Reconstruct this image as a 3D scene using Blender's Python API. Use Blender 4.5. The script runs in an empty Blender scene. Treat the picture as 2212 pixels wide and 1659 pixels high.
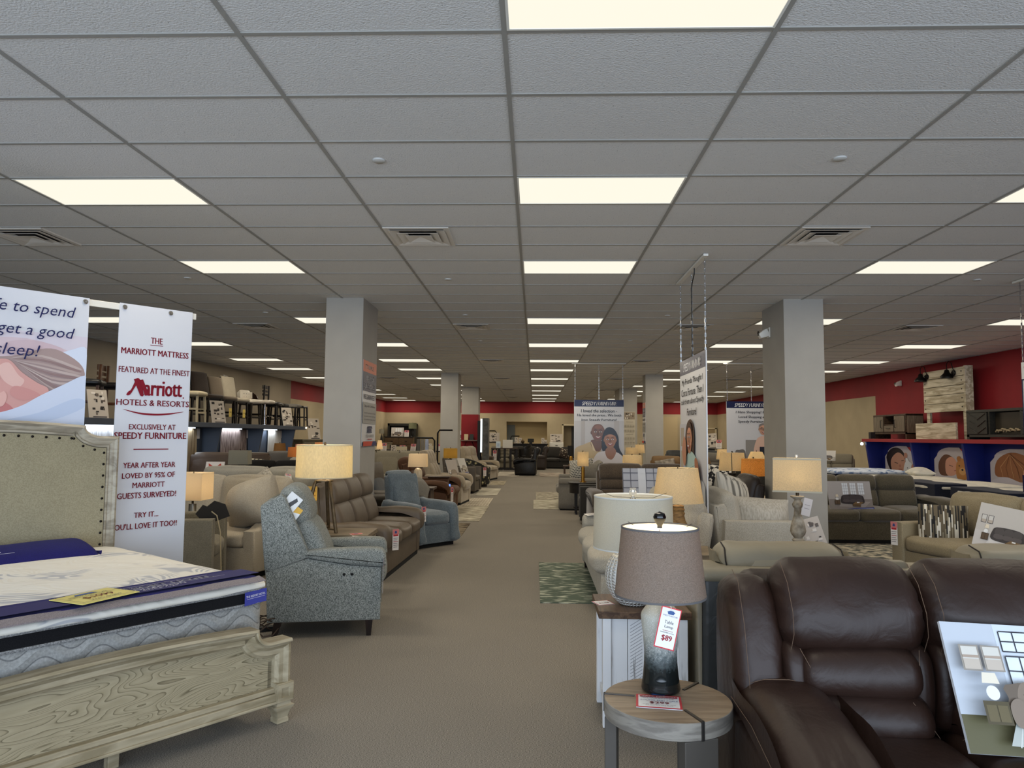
import bpy, bmesh, math, random
from mathutils import Vector, Matrix, noise
R = math.radians
sc = bpy.context.scene
COL = sc.collection
random.seed(7)

# ---------------------------------------------------------------- camera, world, daylight, exposure
CEIL = 3.381
cam_d = bpy.data.cameras.new('camera')
cam_d.sensor_fit = 'HORIZONTAL'
cam_d.sensor_width = 36.0
cam_d.lens = 36.0 * 1557.76 / 2212.0
cam_d.clip_start = 0.05
cam_d.clip_end = 200
cam = bpy.data.objects.new('camera', cam_d)
COL.objects.link(cam)
_pit, _yaw, _rol = 0.0720923, -0.0319720, 0.00790286
cam.matrix_world = (Matrix.Translation((0, 0, 1.55)) @ Matrix.Rotation(-_yaw, 4, 'Z')
                    @ Matrix.Rotation(math.pi / 2 + _pit, 4, 'X') @ Matrix.Rotation(_rol, 4, 'Z'))
sc.camera = cam

w = bpy.data.worlds.new('world'); sc.world = w; w.use_nodes = True
bg = w.node_tree.nodes['Background']
bg.inputs[0].default_value = (0.62, 0.75, 1.0, 1); bg.inputs[1].default_value = 1.0

def area_light(name, loc, rot, sx, sy, power, color):
    d = bpy.data.lights.new(name, 'AREA'); d.shape = 'RECTANGLE'
    d.size = sx; d.size_y = sy; d.energy = power; d.color = color
    o = bpy.data.objects.new(name, d); COL.objects.link(o)
    o.location = loc; o.rotation_euler = rot
    return o
# daylight coming in through the storefront glazing behind the camera
area_light('storefront_daylight', (0.3, -3.4, 1.5), (R(97), 0, 0), 17.0, 2.6, 860, (0.70, 0.83, 1.0))

vs = sc.view_settings
vs.view_transform = 'Standard'; vs.look = 'None'; vs.gamma = 1.0; vs.use_curve_mapping = False
vs.exposure = 0.0
try:
    sc.cycles.use_denoising = True
    sc.cycles.max_bounces = 7; sc.cycles.diffuse_bounces = 4; sc.cycles.glossy_bounces = 3
    sc.cycles.transmission_bounces = 5; sc.cycles.transparent_max_bounces = 6
    sc.cycles.caustics_reflective = False; sc.cycles.caustics_refractive = False
    sc.cycles.sample_clamp_indirect = 4.0
except Exception:
    pass
LAMP_ON = (1.0, 0.86, 0.66)

# ---------------------------------------------------------------- materials
def srgb(r, g, b):
    f = lambda c: (c / 255 / 12.92) if c <= 10 else ((c / 255 + 0.055) / 1.055) ** 2.4
    return (f(r), f(g), f(b), 1)
class NT:
    def __init__(s, m):
        m.use_nodes = True; s.t = m.node_tree; s.n = s.t.nodes; s.l = s.t.links
        s.b = s.n['Principled BSDF']
    def new(s, t, **k):
        x = s.n.new(t)
        for a, v in k.items():
            if a.startswith('i_'): x.inputs[a[2:].replace('_', ' ')].default_value = v
            else: setattr(x, a, v)
        return x
    def link(s, a, b): s.l.new(a, b)
MATS = {}
def mat(name, c, rough=0.6, metal=0.0, vary=0.0, vscale=6.0, bump=0.0, bscale=60.0, stretch=(1, 1, 1), c2=None, spec=0.35, sheen=0.0, contrast=(0.35, 0.65), detail=3.0, dist=0.02):
    """general procedural surface: two tones mixed by noise, optional bump"""
    if name in MATS: return MATS[name]
    m = bpy.data.materials.new(name); MATS[name] = m
    k = NT(m); b = k.b
    c = srgb(*c) if max(c[:3]) > 1.0 else c
    b.inputs['Roughness'].default_value = rough; b.inputs['Metallic'].default_value = metal
    b.inputs['Specular IOR Level'].default_value = spec
    if sheen: b.inputs['Sheen Weight'].default_value = sheen
    b.inputs['Base Color'].default_value = c
    co = mp = None
    if vary or c2 or bump:
        co = k.new('ShaderNodeTexCoord'); mp = k.new('ShaderNodeMapping'); mp.inputs['Scale'].default_value = stretch
        k.link(co.outputs['Object'], mp.inputs[0])
    if vary or c2:
        n = k.new('ShaderNodeTexNoise'); n.inputs['Scale'].default_value = vscale; n.inputs['Detail'].default_value = detail
        k.link(mp.outputs[0], n.inputs['Vector'])
        r = k.new('ShaderNodeValToRGB'); k.link(n.outputs['Fac'], r.inputs[0])
        r.color_ramp.elements[0].position = contrast[0]; r.color_ramp.elements[1].position = contrast[1]
        if c2: a0, a1 = c, (srgb(*c2) if max(c2[:3]) > 1.0 else c2)
        else: a0 = tuple(x * (1 - vary) for x in c[:3]) + (1,); a1 = tuple(min(1, x * (1 + vary)) for x in c[:3]) + (1,)
        r.color_ramp.elements[0].color = a0; r.color_ramp.elements[1].color = a1
        k.link(r.outputs[0], b.inputs['Base Color'])
    if bump:
        n2 = k.new('ShaderNodeTexNoise'); n2.inputs['Scale'].default_value = bscale; n2.inputs['Detail'].default_value = 2.0
        k.link(mp.outputs[0], n2.inputs['Vector'])
        bp = k.new('ShaderNodeBump'); bp.inputs['Strength'].default_value = bump; bp.inputs['Distance'].default_value = dist
        k.link(n2.outputs['Fac'], bp.inputs['Height']); k.link(bp.outputs[0], b.inputs['Normal'])
    return m
def fabric(name, c, c2, scale=160, bump=0.25, sheen=0.15, mottle=0.12, stretch=(1, 1, 1)):
    """woven upholstery: fine two-tone thread noise over a soft mottling"""
    if name in MATS: return MATS[name]
    m = bpy.data.materials.new(name); MATS[name] = m
    k = NT(m); b = k.b
    b.inputs['Roughness'].default_value = 0.92; b.inputs['Specular IOR Level'].default_value = 0.15
    b.inputs['Sheen Weight'].default_value = sheen; b.inputs['Sheen Roughness'].default_value = 0.5
    co = k.new('ShaderNodeTexCoord'); mp = k.new('ShaderNodeMapping'); mp.inputs['Scale'].default_value = stretch
    k.link(co.outputs['Object'], mp.inputs[0])
    n = k.new('ShaderNodeTexNoise'); n.inputs['Scale'].default_value = scale; n.inputs['Detail'].default_value = 1.5
    k.link(mp.outputs[0], n.inputs['Vector'])
    r = k.new('ShaderNodeValToRGB'); r.color_ramp.elements[0].position = 0.38; r.color_ramp.elements[1].position = 0.62
    r.color_ramp.elements[0].color = srgb(*c); r.color_ramp.elements[1].color = srgb(*c2)
    k.link(n.outputs['Fac'], r.inputs[0])
    n2 = k.new('ShaderNodeTexNoise'); n2.inputs['Scale'].default_value = 5.0; n2.inputs['Detail'].default_value = 3.0
    k.link(co.outputs['Object'], n2.inputs['Vector'])
    mr = k.new('ShaderNodeMapRange'); mr.inputs['To Min'].default_value = 1 - mottle; mr.inputs['To Max'].default_value = 1 + mottle
    mr.inputs['From Min'].default_value = 0.3; mr.inputs['From Max'].default_value = 0.7
    k.link(n2.outputs['Fac'], mr.inputs[0])
    mx = k.new('ShaderNodeMix', data_type='RGBA', blend_type='MULTIPLY'); mx.inputs[0].default_value = 1.0
    k.link(r.outputs[0], mx.inputs[6]); k.link(mr.outputs[0], mx.inputs[7]); k.link(mx.outputs[2], b.inputs['Base Color'])
    bp = k.new('ShaderNodeBump'); bp.inputs['Strength'].default_value = bump; bp.inputs['Distance'].default_value = 0.006
    k.link(n.outputs['Fac'], bp.inputs['Height']); k.link(bp.outputs[0], b.inputs['Normal'])
    return m
def leather(name, c, rough=0.42, vary=0.18, wrinkle=0.35):
    """upholstery leather: fine grain plus soft creases"""
    if name in MATS: return MATS[name]
    m = bpy.data.materials.new(name); MATS[name] = m
    k = NT(m); b = k.b; c = srgb(*c)
    b.inputs['Roughness'].default_value = rough; b.inputs['Specular IOR Level'].default_value = 0.4
    co = k.new('ShaderNodeTexCoord')
    n = k.new('ShaderNodeTexNoise'); n.inputs['Scale'].default_value = 4.0; n.inputs['Detail'].default_value = 4.0
    k.link(co.outputs['Object'], n.inputs['Vector'])
    r = k.new('ShaderNodeValToRGB'); r.color_ramp.elements[0].position = 0.3; r.color_ramp.elements[1].position = 0.7
    r.color_ramp.elements[0].color = tuple(x * (1 - vary) for x in c[:3]) + (1,)
    r.color_ramp.elements[1].color = tuple(x * (1 + vary) for x in c[:3]) + (1,)
    k.link(n.outputs['Fac'], r.inputs[0]); k.link(r.outputs[0], b.inputs['Base Color'])
    g = k.new('ShaderNodeTexNoise'); g.inputs['Scale'].default_value = 320.0; g.inputs['Detail'].default_value = 1.0
    k.link(co.outputs['Object'], g.inputs['Vector'])
    c1 = k.new('ShaderNodeTexNoise'); c1.inputs['Scale'].default_value = 9.0; c1.inputs['Detail'].default_value = 3.0; c1.inputs['Distortion'].default_value = 0.6
    k.link(co.outputs['Object'], c1.inputs['Vector'])
    b1 = k.new('ShaderNodeBump'); b1.inputs['Strength'].default_value = wrinkle; b1.inputs['Distance'].default_value = 0.02
    k.link(c1.outputs['Fac'], b1.inputs['Height'])
    b2 = k.new('ShaderNodeBump'); b2.inputs['Strength'].default_value = 0.12; b2.inputs['Distance'].default_value = 0.002
    k.link(g.outputs['Fac'], b2.inputs['Height']); k.link(b1.outputs[0], b2.inputs['Normal']); k.link(b2.outputs[0], b.inputs['Normal'])
    return m
def wood(name, c, c2, scale=3.0, stretch=(1, 12, 12), rough=0.5, rings=6.0, bump=0.08):
    """wood: stretched, distorted bands between two tones"""
    if name in MATS: return MATS[name]
    m = bpy.data.materials.new(name); MATS[name] = m
    k = NT(m); b = k.b
    b.inputs['Roughness'].default_value = rough; b.inputs['Specular IOR Level'].default_value = 0.3
    co = k.new('ShaderNodeTexCoord'); mp = k.new('ShaderNodeMapping'); mp.inputs['Scale'].default_value = stretch
    k.link(co.outputs['Object'], mp.inputs[0])
    n = k.new('ShaderNodeTexNoise'); n.inputs['Scale'].default_value = scale; n.inputs['Detail'].default_value = 4.0; n.inputs['Distortion'].default_value = 0.5
    k.link(mp.outputs[0], n.inputs['Vector'])
    mm = k.new('ShaderNodeMath', operation='MULTIPLY'); mm.inputs[1].default_value = rings; k.link(n.outputs['Fac'], mm.inputs[0])
    fr = k.new('ShaderNodeMath', operation='PINGPONG'); fr.inputs[1].default_value = 1.0; k.link(mm.outputs[0], fr.inputs[0])
    r = k.new('ShaderNodeValToRGB'); r.color_ramp.elements[0].color = srgb(*c); r.color_ramp.elements[1].color = srgb(*c2)
    r.color_ramp.elements[0].position = 0.1; r.color_ramp.elements[1].position = 0.9
    k.link(fr.outputs[0], r.inputs[0]); k.link(r.outputs[0], b.inputs['Base Color'])
    if bump:
        bp = k.new('ShaderNodeBump'); bp.inputs['Strength'].default_value = bump; bp.inputs['Distance'].default_value = 0.01
        k.link(fr.outputs[0], bp.inputs['Height']); k.link(bp.outputs[0], b.inputs['Normal'])
    return m
def printmat(name, rough=0.45):
    """printed matter: the ink colour of each face is stored on the mesh"""
    if name in MATS: return MATS[name]
    m = bpy.data.materials.new(name); MATS[name] = m
    k = NT(m); a = k.new('ShaderNodeAttribute'); a.attribute_name = 'ink'
    k.b.inputs['Roughness'].default_value = rough; k.b.inputs['Specular IOR Level'].default_value = 0.3
    k.link(a.outputs['Color'], k.b.inputs['Base Color'])
    return m
def shade_mat(name, c, thread=0.25, trans=0.75, scale=130, stretch=(1, 1, 1)):
    """lamp shade cloth: lets the bulb inside shine through"""
    if name in MATS: return MATS[name]
    m = bpy.data.materials.new(name); MATS[name] = m
    k = NT(m); c = srgb(*c)
    co = k.new('ShaderNodeTexCoord'); mp = k.new('ShaderNodeMapping'); mp.inputs['Scale'].default_value = stretch
    k.link(co.outputs['Object'], mp.inputs[0])
    n = k.new('ShaderNodeTexNoise'); n.inputs['Scale'].default_value = scale; n.inputs['Detail'].default_value = 2.0
    k.link(mp.outputs[0], n.inputs['Vector'])
    r = k.new('ShaderNodeValToRGB'); r.color_ramp.elements[0].position = 0.35; r.color_ramp.elements[1].position = 0.65
    r.color_ramp.elements[0].color = tuple(x * (1 - thread) for x in c[:3]) + (1,); r.color_ramp.elements[1].color = c
    k.link(n.outputs['Fac'], r.inputs[0])
    d = k.new('ShaderNodeBsdfDiffuse'); t = k.new('ShaderNodeBsdfTranslucent'); mx = k.new('ShaderNodeMixShader'); mx.inputs[0].default_value = trans
    k.link(r.outputs[0], d.inputs[0]); k.link(r.outputs[0], t.inputs[0]); k.link(d.outputs[0], mx.inputs[1]); k.link(t.outputs[0], mx.inputs[2])
    k.link(mx.outputs[0], k.n['Material Output'].inputs[0]); k.n.remove(k.b)
    return m
def emit(name, c, s=1.0):
    if name in MATS: return MATS[name]
    m = bpy.data.materials.new(name); MATS[name] = m
    k = NT(m); k.b.inputs['Base Color'].default_value = (0, 0, 0, 1); k.b.inputs['Roughness'].default_value = 1
    k.b.inputs['Emission Color'].default_value = c; k.b.inputs['Emission Strength'].default_value = s
    return m
def glass(name, c, rough=0.05, alpha=None):
    if name in MATS: return MATS[name]
    m = bpy.data.materials.new(name); MATS[name] = m
    k = NT(m); k.b.inputs['Base Color'].default_value = srgb(*c); k.b.inputs['Roughness'].default_value = rough
    k.b.inputs['Transmission Weight'].default_value = 1.0; k.b.inputs['IOR'].default_value = 1.45
    return m

# ---------------------------------------------------------------- mesh builder
class G:
    """collects geometry; .T transforms every shape added after it is set"""
    def __init__(s): s.v = []; s.f = []; s.m = []; s.c = []; s.T = Matrix(); s.mi = 0; s.ink = (1, 1, 1, 1)
    def add(s, vs, fs):
        o = len(s.v); T = s.T
        s.v += [tuple(T @ Vector(p)) for p in vs]
        s.f += [tuple(i + o for i in f) for f in fs]
        s.m += [s.mi] * len(fs); s.c += [s.ink] * len(fs)
        return s
    def box(s, x0, x1, y0, y1, z0, z1):
        v = [(x, y, z) for x in (x0, x1) for y in (y0, y1) for z in (z0, z1)]
        return s.add(v, [(0, 1, 3, 2), (4, 6, 7, 5), (0, 4, 5, 1), (2, 3, 7, 6), (0, 2, 6, 4), (1, 5, 7, 3)])
    def cbox(s, cx, cy, cz, sx, sy, sz): return s.box(cx - sx / 2, cx + sx / 2, cy - sy / 2, cy + sy / 2, cz - sz / 2, cz + sz / 2)
    def taper(s, p0, p1, a0, b0, a1, b1):
        """square post from p0 (a0 x b0) up to p1 (a1 x b1)"""
        v = [(p[0] + i * a / 2, p[1] + j * b / 2, p[2]) for p, a, b in ((p0, a0, b0), (p1, a1, b1)) for i, j in ((-1, -1), (1, -1), (1, 1), (-1, 1))]
        return s.add(v, [(3, 2, 1, 0), (4, 5, 6, 7), (0, 1, 5, 4), (1, 2, 6, 5), (2, 3, 7, 6), (3, 0, 4, 7)])
    def cushion(s, w, d, h, r=0.06, puff=0.03, n=9, c=(0, 0, 0), wob=0.0, seed=0.0, pinch=0.0, deform=None, sp=1.0):
        """soft rounded block centred on c: r edge rounding, puff crown, wob creases, pinch corner pull"""
        ids = {}; vs = []; fs = []
        hw, hd, hh = w / 2, d / 2, h / 2; r = min(r, hw, hd, hh)
        def P(u, v, q):
            key = (round(u, 4), round(v, 4), round(q, 4))
            if key in ids: return ids[key]
            e = lambda t: math.copysign(abs(t) ** 0.75, t)
            x, y, z = e(u) * hw, e(v) * hd, e(q) * hh
            ix = max(-hw + r, min(hw - r, x)); iy = max(-hd + r, min(hd - r, y)); iz = max(-hh + r, min(hh - r, z))
            dl = Vector((x - ix, y - iy, z - iz)); L = dl.length
            if L > 1e-9: dl = dl / L * r
            p = Vector((ix, iy, iz)) + dl
            fu, fv, fq = 1 - u * u, 1 - v * v, 1 - q * q
            if abs(u) > .999: p.x += math.copysign(sp * puff * 0.6 * fv * fq, u)
            if abs(v) > .999: p.y += math.copysign(puff * fu * fq, v)
            if abs(q) > .999: p.z += math.copysign((sp if h > d else 1.0) * puff * fu * fv, q)
            if pinch:
                k = (abs(u) * abs(v)) ** 3 if h <= min(w, d) else (abs(u) * abs(q)) ** 3
                p.x *= 1 + pinch * k; p.z *= 1 + (pinch * k if h > d else -3 * pinch * k)
                p.y *= 1 + (pinch * k if h <= d else -3 * pinch * k)
            if wob:
                nz = noise.noise(Vector((p.x * 6 + seed, p.y * 6, p.z * 6 + seed)))
                p += (p.normalized() if p.length > 0 else Vector()) * wob * nz
            if deform: p = Vector(deform(p.x, p.y, p.z))
            ids[key] = len(vs); vs.append((p.x + c[0], p.y + c[1], p.z + c[2])); return ids[key]
        t = [-1 + 2 * i / n for i in range(n + 1)]
        for i in range(n):
            for j in range(n):
                a, b, e2, f2 = t[i], t[i + 1], t[j], t[j + 1]
                for sg in (-1, 1):
                    q = [P(a, e2, sg), P(b, e2, sg), P(b, f2, sg), P(a, f2, sg)]; fs.append(tuple(q if sg > 0 else q[::-1]))
                    q = [P(a, sg, e2), P(b, sg, e2), P(b, sg, f2), P(a, sg, f2)]; fs.append(tuple(q[::-1] if sg > 0 else q))
                    q = [P(sg, a, e2), P(sg, b, e2), P(sg, b, f2), P(sg, a, f2)]; fs.append(tuple(q if sg > 0 else q[::-1]))
        return s.add(vs, fs)
    def prof(s, pts, w, r=0.04, axis='x', c=0.0, puff=0.0, nseg=4, smooth=5, mid=3, wob=0.0, seed=0.0):
        """closed outline (two coordinates) pushed along an axis, its two ends rounded by r: soft arms, backs, panels"""
        if smooth:
            q = []; n = len(pts)
            for i in range(n):
                a, b, c1, d = (Vector(pts[(i + k) % n]) for k in (-1, 0, 1, 2))
                for j in range(smooth):
                    t = j / smooth
                    q.append(0.5 * ((2 * b) + (c1 - a) * t + (2 * a - 5 * b + 4 * c1 - d) * t * t + (3 * b - a - 3 * c1 + d) * t ** 3))
            pts = q
        else: pts = [Vector(p) for p in pts]
        n = len(pts)
        ar = sum(pts[i].x * pts[(i + 1) % n].y - pts[(i + 1) % n].x * pts[i].y for i in range(n))
        if ar < 0: pts = pts[::-1]
        nor = []
        for i in range(n):
            d = pts[(i + 1) % n] - pts[i - 1]
            nv = Vector((d.y, -d.x)); nor.append(nv.normalized() if nv.length > 0 else nv)
        hw = w / 2; st = []
        for i in range(nseg + 1):
            a = math.pi / 2 * i / nseg
            st.append((-hw + r * (1 - math.sin(a)), r * (1 - math.cos(a))))
        st = [(-hw + r * (1 - math.cos(math.pi / 2 * i / nseg)), r * (1 - math.sin(math.pi / 2 * i / nseg))) for i in range(nseg + 1)]
        ins = [(-hw + r + (w - 2 * r) * k / (mid + 1), 0) for k in range(1, mid + 1)]
        st = st + ins + [(-x, o) for x, o in st[::-1]]
        vs = []; fs = []
        for x, o in st:
            pf = puff * (1 - (x / hw) ** 2)
            for p, nv in zip(pts, nor):
                z = p + nv * (pf - o)
                if wob: z = z + nv * wob * noise.noise(Vector((z.x * 7 + seed, z.y * 7, x * 7)))
                vs.append({'x': (c + x, z.x, z.y), 'y': (z.x, c + x, z.y), 'z': (z.x, z.y, c + x)}[axis])
        m = len(st)
        for k in range(m - 1):
            for i in range(n):
                j = (i + 1) % n
                fs.append((k * n + i, k * n + j, (k + 1) * n + j, (k + 1) * n + i))
        fs.append(tuple(range(n))[::-1]); fs.append(tuple((m - 1) * n + i for i in range(n)))
        if axis == 'x' or axis == 'z': fs = [f[::-1] for f in fs] if False else fs
        return s.add(vs, fs)
    def tube(s, path, rad, n=8, caps=True):
        path = [Vector(p) for p in path]; m = len(path)
        rs = rad if isinstance(rad, (list, tuple)) else [rad] * m
        vs = []; fs = []; up = None
        for i, p in enumerate(path):
            t = (path[min(i + 1, m - 1)] - path[max(i - 1, 0)]).normalized()
            if up is None:
                up = Vector((0, 0, 1)) if abs(t.z) < 0.9 else Vector((1, 0, 0))
            a = t.cross(up).normalized() if t.cross(up).length > 1e-6 else t.orthogonal().normalized()
            b = a.cross(t).normalized(); up = b
            for k in range(n):
                an = 2 * math.pi * k / n
                vs.append(tuple(p + (a * math.cos(an) + b * math.sin(an)) * rs[i]))
        for i in range(m - 1):
            for k in range(n):
                k2 = (k + 1) % n; fs.append((i * n + k, i * n + k2, (i + 1) * n + k2, (i + 1) * n + k))
        if caps: fs.append(tuple(range(n))[::-1]); fs.append(tuple((m - 1) * n + k for k in range(n)))
        return s.add(vs, fs)
    def lathe(s, pr, n=24, c=(0, 0, 0), closed=False, sq=None):
        """turn (radius, height) pairs about z; sq=(ax, ay) scales to a rounded rectangle"""
        vs = []; fs = []
        for r, z in pr:
            for k in range(n):
                a = 2 * math.pi * k / n
                vs.append((c[0] + r * math.cos(a), c[1] + r * math.sin(a), c[2] + z))
        m = len(pr)
        for i in range(m - 1 + (1 if closed else 0)):
            i2 = (i + 1) % m
            for k in range(n):
                k2 = (k + 1) % n; fs.append((i * n + k, i * n + k2, i2 * n + k2, i2 * n + k))
        if not closed:
            if pr[0][0] > 1e-5: fs.append(tuple(range(n))[::-1])
            if pr[-1][0] > 1e-5: fs.append(tuple((m - 1) * n + k for k in range(n)))
        return s.add(vs, fs)
    def poly(s, pts, z0, z1, axis='z'):
        """flat outline with thickness z0..z1 along an axis ('y': outline in x,z ; 'z': in x,y ; 'x': in y,z)"""
        n = len(pts)
        ar = sum(pts[i][0] * pts[(i + 1) % n][1] - pts[(i + 1) % n][0] * pts[i][1] for i in range(n))
        if ar < 0: pts = pts[::-1]
        pl = {'z': lambda a, b, h: (a, b, h), 'y': lambda a, b, h: (a, -h, b), 'x': lambda a, b, h: (h, a, b)}[axis]
        vs = [pl(a, b, z0) for a, b in pts] + [pl(a, b, z1) for a, b in pts]
        fs = [tuple(range(n))[::-1], tuple(range(n, 2 * n))] + [(i, (i + 1) % n, n + (i + 1) % n, n + i) for i in range(n)]
        return s.add(vs, fs)
    def mold(s, path, pr, closed=False, flip=1):
        """moulding: profile (offset to the left of the path, height towards -y) swept along a path in x,z"""
        P = [Vector(p) for p in path]; n = len(P); vs = []; m = len(pr)
        for i in range(n):
            a = P[i - 1] if (i or closed) else None; b = P[(i + 1) % n] if (i < n - 1 or closed) else None
            d1 = (P[i] - a).normalized() if a is not None else (b - P[i]).normalized()
            d2 = (b - P[i]).normalized() if b is not None else d1
            n1 = Vector((-d1.y, d1.x)); n2 = Vector((-d2.y, d2.x)); nn = (n1 + n2).normalized(); q = nn / max(0.5, nn.dot(n1))
            for o, hgt in pr: vs.append((P[i].x + q.x * o * flip, -hgt, P[i].y + q.y * o * flip))
        fs = []
        for i in range(n if closed else n - 1):
            i2 = (i + 1) % n
            for k in range(m): k2 = (k + 1) % m; fs.append((i * m + k, i2 * m + k, i2 * m + k2, i * m + k2))
        if not closed: fs.append(tuple(range(m))); fs.append(tuple((n - 1) * m + k for k in range(m))[::-1])
        return s.add(vs, fs)
    def ball(s, c, r, n=10, sc=(1, 1, 1)):
        pr = [(math.sin(math.pi * i / n) * r, -math.cos(math.pi * i / n) * r) for i in range(n + 1)]
        T = s.T; s.T = T @ Matrix.Translation(c) @ Matrix.Diagonal((*sc, 1)); s.lathe(pr, max(8, n + 4)); s.T = T
        return s
def at(x=0, y=0, z=0, rz=0, rx=0, ry=0):
    return Matrix.Translation((x, y, z)) @ Matrix.Rotation(R(rz), 4, 'Z') @ Matrix.Rotation(R(ry), 4, 'Y') @ Matrix.Rotation(R(rx), 4, 'X')
def obj(name, g, mats, parent=None, smooth=40, bevel=0.0, label=None, kind=None, inked=False):
    me = bpy.data.meshes.new(name)
    me.from_pydata(g.v, [], g.f)
    if len(mats if isinstance(mats, (list, tuple)) else [mats]) > 1: me.polygons.foreach_set('material_index', g.m)
    bm = bmesh.new(); bm.from_mesh(me)
    if not inked: bmesh.ops.remove_doubles(bm, verts=bm.verts, dist=1e-5)
    if not inked: bmesh.ops.recalc_face_normals(bm, faces=bm.faces)
    if inked:
        lay = bm.loops.layers.float_color.new('ink'); bm.faces.ensure_lookup_table()
        for f, c in zip(bm.faces, g.c):
            for l in f.loops: l[lay] = c
    bm.to_mesh(me); bm.free()
    if not isinstance(mats, (list, tuple)): mats = [mats]
    for m in mats: me.materials.append(m)
    if smooth:
        me.polygons.foreach_set('use_smooth', [True] * len(me.polygons)); me.set_sharp_from_angle(angle=R(smooth))
    o = bpy.data.objects.new(name, me); COL.objects.link(o)
    if parent: o.parent = parent
    if bevel:
        b = o.modifiers.new('bevel', 'BEVEL'); b.width = bevel; b.segments = 2; b.limit_method = 'ANGLE'; b.angle_limit = R(35)
        b.harden_normals = True
    if label: o['label'] = label
    if kind: o['kind'] = kind
    return o
def thing(name, label, cat, loc=(0, 0, 0), rz=0, group=None, rx=0, ry=0):
    o = bpy.data.objects.new(name, None); COL.objects.link(o); o.empty_display_size = 0.1
    o.location = loc; o.rotation_euler = (R(rx), R(ry), R(rz)); o['label'] = label; o['category'] = cat
    if group: o['group'] = group
    return o
def tag(o, label, cat, group=None, loc=None, rz=None):
    o['label'] = label; o['category'] = cat
    if group: o['group'] = group
    if loc: o.location = loc
    if rz is not None: o.rotation_euler[2] = R(rz)
    return o
def dup(root, loc, rz=None, label=None, group=None, rot=None):
    """a copy of a thing together with copies of its parts and sub-parts"""
    r = root.copy(); COL.objects.link(r); r.location = loc
    if rz is not None: r.rotation_euler = (0, 0, R(rz))
    if rot is not None: r.rotation_euler = rot
    if label: r['label'] = label
    if group: r['group'] = group
    for ch in list(root.children):
        c = ch.copy(); COL.objects.link(c); c.parent = r
        for g2 in ch.children:
            d = g2.copy(); COL.objects.link(d); d.parent = c
    return r
def struct(name, g, m, smooth=0, bevel=0.0, parent=None):
    o = obj(name, g, m, parent, smooth=smooth, bevel=bevel)
    if parent is None: o['kind'] = 'structure'
    return o

# ---------------------------------------------------------------- printed boards
PRINT = printmat('print_ink', 0.4); PRINT_MATT = printmat('print_ink_matt', 0.7); PRINT_BANNER = printmat('print_ink_banner', 0.35)
class Pr(G):
    """flat printing on a board: x to the right, z up, layers lifted towards -y"""
    LIFT = 0.0006
    def __init__(s, y=0.0): super().__init__(); s.y = y; s.k = 0; s.clip = None
    def col(s, c): s.ink = srgb(*c); return s
    def shape(s, pts, c):
        s.k += 1; s.ink = srgb(*c); y = s.y - s.k * s.LIFT
        if s.clip: x0, x1, z0, z1 = s.clip; pts = [(min(x1, max(x0, a)), min(z1, max(z0, b))) for a, b in pts]
        n = len(pts); ar = sum(pts[i][0] * pts[(i + 1) % n][1] - pts[(i + 1) % n][0] * pts[i][1] for i in range(n))
        if ar < 0: pts = pts[::-1]
        s.add([(a, y, b) for a, b in pts], [tuple(range(n))]); return s
    def rect(s, x0, x1, z0, z1, c): return s.shape([(x0, z0), (x1, z0), (x1, z1), (x0, z1)], c)
    def oval(s, cx, cz, rx, rz, c, rot=0, n=18):
        ca, sa = math.cos(R(rot)), math.sin(R(rot))
        return s.shape([(cx + rx * math.cos(t) * ca - rz * math.sin(t) * sa, cz + rx * math.cos(t) * sa + rz * math.sin(t) * ca) for t in [2 * math.pi * i / n for i in range(n)]], c)
    def line(s, pts, wd, c):
        for (a, b), (p, q) in zip(pts, pts[1:]):
            L = math.hypot(p - a, q - b) or 1; nx, nz = -(q - b) / L * wd / 2, (p - a) / L * wd / 2
            s.shape([(a + nx, b + nz), (p + nx, q + nz), (p - nx, q - nz), (a - nx, b - nz)], c); s.k -= 1
        s.k += 1; return s
    def blob(s, pts, c, sm=4):
        """smooth closed outline"""
        q = []; n = len(pts)
        for i in range(n):
            a, b, c1, d = (Vector(pts[(i + k) % n]) for k in (-1, 0, 1, 2))
            for j in range(sm):
                t = j / sm; q.append(tuple(0.5 * ((2 * b) + (c1 - a) * t + (2 * a - 5 * b + 4 * c1 - d) * t * t + (3 * b - a - 3 * c1 + d) * t ** 3)))
        return s.shape(q, c)
    def text(s, txt, x0, x1, z0, z1, c, bold=0.0, slant=0.0, keep=False, align='c'):
        """lettering fitted to the box x0..x1, z0..z1 (keep: keep proportions)"""
        s.k += 1; s.ink = srgb(*c); y = s.y - s.k * s.LIFT
        vs, fs, bb = glyphs(txt, 0.0)
        w0, h0 = bb[2] - bb[0] or 1, bb[3] - bb[1] or 1
        sx, sz = (x1 - x0) / w0, (z1 - z0) / h0
        if keep: sx = min(sx, sz)
        wd = w0 * sx; ox = {'c': (x0 + x1 - wd) / 2, 'l': x0, 'r': x1 - wd}[align]
        for q in ((-1, 0, 1) if bold else (0,)):
            s.add([(ox + (a - bb[0]) * sx + slant * (b - bb[1]) * sz + q * bold * 2.4 * (z1 - z0), y - abs(q) * 5e-5, z0 + (b - bb[1]) * sz) for a, b in vs], fs)
        return s
    def done(s, name, parent, m=None, kind=None):
        o = obj(name, s, m or PRINT, parent, smooth=0, inked=True)
        return o
_GL = {}
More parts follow.
